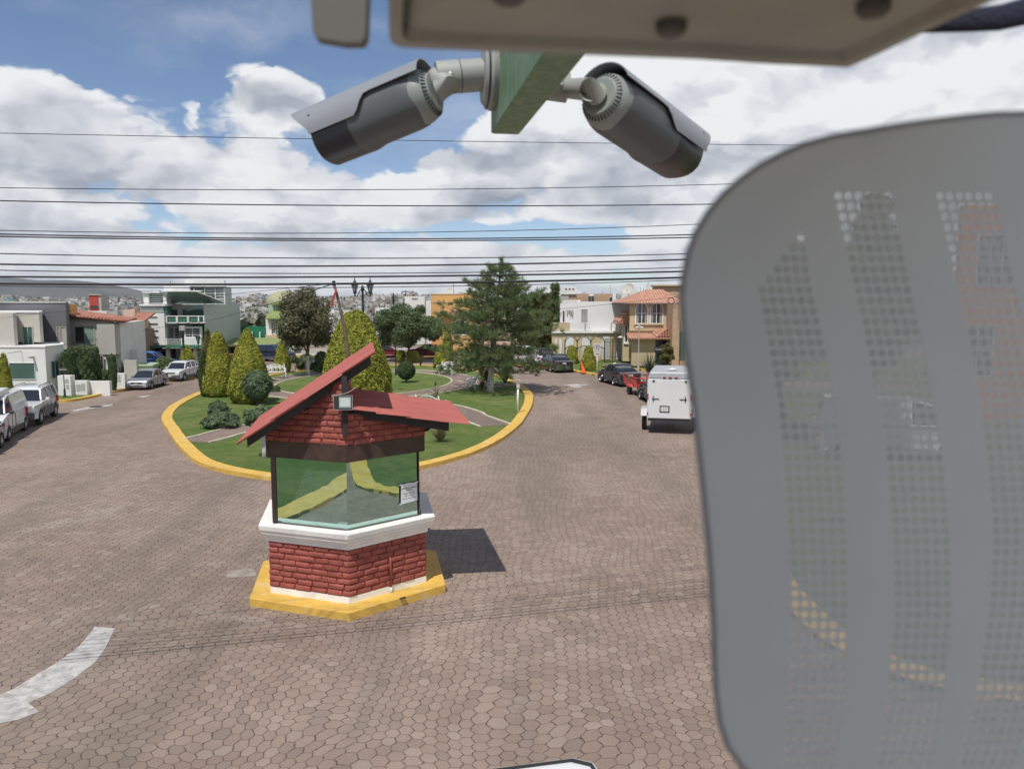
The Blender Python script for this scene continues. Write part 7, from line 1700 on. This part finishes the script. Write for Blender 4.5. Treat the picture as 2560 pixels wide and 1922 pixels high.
# ---------------- big beige equipment housing above the viewer ----------------
def housing():
    hm=bpy.data.materials.new('beige_housing'); hm.use_nodes=True; k=NT(hm.node_tree); p=k.n['Principled BSDF']; ob=k.new('ShaderNodeTexCoord').outputs['Object']
    a=k.noise(ob,5,5,.6); b=k.noise(k.vm('ADD',ob,(3,1,0)),9,5,.7); col=k.mix(k.ss(a,.35,.65),c4((.27,.27,.24)),c4((.34,.34,.305))); col=k.mix(k.ss(b,.52,.70,0,.55),col,c4((.27,.19,.12)))
    k.link(col,p.inputs['Base Color']); p.inputs['Roughness'].default_value=.55
    zz=CH+.165
    def at_(px,py):  # on the underside plane
        g=G(px,py,zz); return g
    far=[at_(389,44),at_(398,48.5),at_(440,50.5),at_(560,55),at_(694,60),at_(771,65),at_(848,68.3),at_(866,61),at_(930,31),at_(1010,-6)]
    left=at_(388,-60); near=[(.62,-.55),(-.28,-.55),(left[0]-.03,.0)]  # unseen rear part, extended back over the viewer to shade the grey panel
    out=[(p_[0],p_[1]) for p_ in far]+near+[left]
    t=thing('equipment_housing','large beige metal equipment housing seen from below with dark screws and rust stains','housing',(0,0,zz))
    n=len(out); cx=sum(p_[0] for p_ in out)/n; cy=sum(p_[1] for p_ in out)/n
    sh=lambda f,dz:[(cx+(p_[0]-cx)*f,cy+(p_[1]-cy)*f,dz) for p_ in out]
    mb=MB(); mb.loft([sh(.93,.010),sh(.945,.001),sh(.99,0),sh(1.0,.006),sh(1.0,.16),sh(.98,.17)]); mb.build('casing',hm,t,smooth=True,auto=35)
    mb=MB(); mb.loft([sh(.90,.004),sh(.915,-.001),sh(.915,.0095),sh(.90,.0095)]) ; mb.build('service_panel',hm,t)
    for (px,py) in ((671,31),(873,11),(509,-2)):
        g=G(px,py,zz-.001); mb=MB(); mb.lathe([(.0005,-.004),(.007,-.0035),(.0095,-.001),(.0095,.0045)],18,(g[0],g[1],0)); mb.build('screw',mat('screw_dull',(.075,.07,.06),.6,var=.1),t,smooth=True,auto=40)
housing()
def hanging_bracket():
    t=thing('hanging_bracket','small beige metal tab hanging from above, left of the large housing','bracket',(0,0,CH))
    D=.55; P_=[Wt(307,-40,D),Wt(312,30,D),Wt(316,38,D),Wt(345,43,D),Wt(362,42.5,D),Wt(366,36,D),Wt(369,-40,D)]
    mb=MB(); c=sum(P_,Vector())/len(P_)
    rg=lambda f,dy:[(c.x+(q.x-c.x)*f,q.y+dy,c.z+(q.z-c.z)*f-CH) for q in P_]
    mb.loft([rg(.97,0),rg(1,.002),rg(1,.012),rg(.97,.014)]); mb.build('tab',mat('tab_beige',(.13,.125,.11),.6,var=.06),t,smooth=True,auto=35)
hanging_bracket()
def blue_strap():
    D=.7; t=thing('webbing_strap','dark blue fabric strap crossing the top right corner','strap',(0,0,CH)); P_=[Wt(915,24,D),Wt(945,22,D),Wt(975,20,D),Wt(1000,17.5,D),Wt(1030,10,D),Wt(1080,-8,D)]
    mb=MB(); rr=[]
    for i,q in enumerate(P_): 
        h=(.0085+.0012*i); rr.append([(q.x,q.y,q.z-CH-h*.9),(q.x,q.y+.004,q.z-CH-h*.6),(q.x,q.y+.004,q.z-CH+h*.6),(q.x,q.y,q.z-CH+h*.9),(q.x,q.y-.004,q.z-CH+h*.6),(q.x,q.y-.004,q.z-CH-h*.6)])
    mb.loft(rr); mb.build('band',mat('navy_fabric',(.015,.020,.045),.9,var=.15,scale=30,bump=.5,bscale=300),t,smooth=True)
blue_strap()
# ---------------- grey perforated panel on the right ----------------
def panel():
    t=thing('perforated_panel','large grey curved plastic panel with three bands of round perforations, filling the right side','panel',(0,0,CH))
    K=2.1602
    edge=[(2400,236),(2212,244),(2150,246),(2100,250),(2000,262),(1900,277),(1800,294),(1740,310),(1690,330),(1640,357),(1600,385),(1560,420),(1528,458),(1502,500),(1485,545),(1474,600),(1470,650),(1474,700),(1482,770),(1495,850),(1506,950),(1517,1050),(1527,1150),(1535,1250),(1540,1350),(1542,1440),(1546,1500),(1554,1560),(1572,1610),(1600,1650),(1640,1690),(1700,1730),(1800,1765),(2400,1790)]
    edge=[(a/K,b/K) for a,b in edge]
    XR=1075.
    ey=[e[1] for e in edge]; exx=[e[0] for e in edge]
    xl=lambda y: float(np.interp(y,ey,exx))
    def S3(px,py):
        # gently bulging sheet about 0.4 m away
        u=(px-700)/375; v=(py-400)/400
        D=.40+.035*u*u
        q=W(px,py,D); return (q.x,q.y,q.z-CH)
    pitch=10.45; yt=ey[0]; 
    rows=[]; y=ey[0]; 
    ys=[ey[0]]
    y0=180.
    # rows on a regular pitch
    yv=y0
    while yv>ey[0]+2: yv-=pitch
    while yv<ey[-1]-2:
        ys.append(yv+pitch) ; yv+=pitch
    ys=[q for q in ys if q<ey[-1]-1]+[ey[-1]]
    # band centre lines (left edge of the 6 holes) in photo pixels/K
    def cf(pts): return lambda y: float(np.interp(y,[p[1]/K for p in pts],[p[0]/K for p in pts]))
    bands=[(cf([(1612,480),(1635,620),(1665,780),(1688,950),(1702,1150),(1708,1300),(1700,1500),(1688,1661),(1680,1750)]),cf([(1735,480),(1755,620),(1790,780),(1815,950),(1830,1150),(1833,1300),(1826,1500),(1800,1661),(1790,1750)]),lambda c,y:y*K>480+ (5-c)*26),
           (cf([(1795,400),(1830,560),(1865,720),(1890,850),(1915,1000),(1928,1180),(1930,1320),(1915,1500),(1885,1661),(1870,1750)]),cf([(1925,400),(1955,560),(1990,720),(2015,850),(2040,1000),(2054,1180),(2056,1320),(2040,1500),(2010,1661),(1990,1750)]),lambda c,y:y*K>402),
           (cf([(2010,380),(2048,540),(2085,700),(2110,830),(2130,1000),(2142,1150),(2135,1300),(2105,1500),(2060,1661),(2040,1750)]),cf([(2135,380),(2175,540),(2212,700),(2238,830),(2258,1000),(2270,1150),(2262,1300),(2232,1500),(2187,1661),(2160,1750)]),lambda c,y:y*K>380)]
    V=[];Fc=[]; cache={}
    def vid(px,py):
        key=(round(px,3),round(py,3))
        if key not in cache: cache[key]=len(V); V.append(S3(px,py))
        return cache[key]
    def quadstrip(xa,xb,xa2,xb2,ya,yb,n):
        for i in range(n):
            f0,f1=i/n,(i+1)/n; Fc.append((vid(xa+(xb-xa)*f0,ya),vid(xa2+(xb2-xa2)*f0,yb),vid(xa2+(xb2-xa2)*f1,yb),vid(xa+(xb-xa)*f1,ya)))
    for r_ in range(len(ys)-1):
        ya,yb=ys[r_],ys[r_+1]; n_s=6
        # outline piece
        sub=[ya+(yb-ya)*i/n_s for i in range(n_s+1)]; xs_=[xl(q) for q in sub]
        inner=max(xl(ya),xl(yb))+6
        cuts=[]; 
        reg=(yb-ya)>pitch*.9
        curA,curB=None,None
        segs=[]
        for (L_,R_,act) in bands:
            a0,b0,a1,b1=L_(ya),R_(ya),L_(yb),R_(yb)
            if reg and a0>xl(ya)+14 and a1>xl(yb)+14 and act(5,ya) and ya>180: segs.append((a0,b0,a1,b1,act))
        startA=segs[0][0]-8 if segs else XR; startB=segs[0][2]-8 if segs else XR
        # ngon from outline to first column
        poly=[vid(x_,y_) for x_,y_ in zip(xs_,sub)]; 
        if startA>xl(ya)+1: 
            poly+= [vid(startB,yb),vid(startA,ya)]
        else:
            poly+= [vid(startB,yb)]
        # split wide ngons so the sheet can curve
        if not segs:
            m0A=xl(ya)+ (XR-xl(ya))*.25; m0B=xl(yb)+(XR-xl(yb))*.25
            Fc.append(tuple(poly[:n_s+1]+[vid(m0B,yb)]+([vid(m0A,ya)] if m0A>xl(ya)+.5 else []))); quadstrip(m0A,XR,m0B,XR,ya,yb,6)
            continue
        mA=(xl(ya)+startA)/2; mB=(xl(yb)+startB)/2
        Fc.append(tuple(poly[:n_s+1]+[vid(mB,yb),vid(mA,ya)])); quadstrip(mA,startA,mB,startB,ya,yb,3)
        pa,pb=startA,startB
        for (a0,b0,a1,b1,act) in segs:
            quadstrip(pa,a0,pb,a1,ya,yb,3)
            for c in range(6):
                xa0,xa1=a0+(b0-a0)*c/6,a0+(b0-a0)*(c+1)/6; xb0,xb1=a1+(b1-a1)*c/6,a1+(b1-a1)*(c+1)/6
                if not act(c,ya): Fc.append((vid(xa0,ya),vid(xb0,yb),vid(xb1,yb),vid(xa1,ya))); continue
                cx=(xa0+xa1+xb0+xb1)/4; cy=(ya+yb)/2; rr=2.5; nn_=12
                hv=[vid(cx+rr*math.cos(2*math.pi*i/nn_+math.pi/4),cy+rr*math.sin(2*math.pi*i/nn_+math.pi/4)) for i in range(nn_)]
                cor=[vid(xb1,yb),vid(xb0,yb),vid(xa0,ya),vid(xa1,ya)]  # angles 45,135,225,315 (y down)
                for q in range(4):
                    i0=q*3; Fc.append((cor[q],cor[(q+1)%4],hv[(i0+3)%nn_],hv[i0+2],hv[i0+1],hv[i0]))
            pa,pb=b0,b1
        # to the next band handled by quadstrip; finish to the right
        quadstrip(pa,XR,pb,XR,ya,yb,3) if XR>pa+1 else None
    mb=MB(); mb.v=V; mb.f=Fc; mb.mi=[0]*len(Fc)
    pm=mat('panel_grey',(.50,.54,.56),.5,var=.05,scale=5)
    o=mb.build('perforated_sheet',pm,t)
    so_=o.modifiers.new('thickness','SOLIDIFY'); so_.thickness=.0016; so_.offset=0
    # turned rim along the visible edge
    mb=MB(); mb.tube([S3(a+.6,b+.3) for a,b in edge[1:-1]],.0016,8); mb.build('rim',mat('rim_grey',(.20,.215,.24),.5,var=.05),t,smooth=True)
    return t
panel()
# ---------------- thin air haze over the far town ----------------
def haze():
    mb=MB(); mb.box(-5200,5200,-60,7100,-60,260); m=bpy.data.materials.new('haze_air'); m.use_nodes=True; k=NT(m.node_tree); k.n.clear(); o=k.new('ShaderNodeOutputMaterial')
    v=k.new('ShaderNodeVolumePrincipled'); v.inputs['Color'].default_value=(.86,.91,1,1); v.inputs['Density'].default_value=.00008; v.inputs['Anisotropy'].default_value=0; k.link(v.outputs[0],o.inputs['Volume'])
    tag(mb.build('haze',m),kind='stuff')
haze()
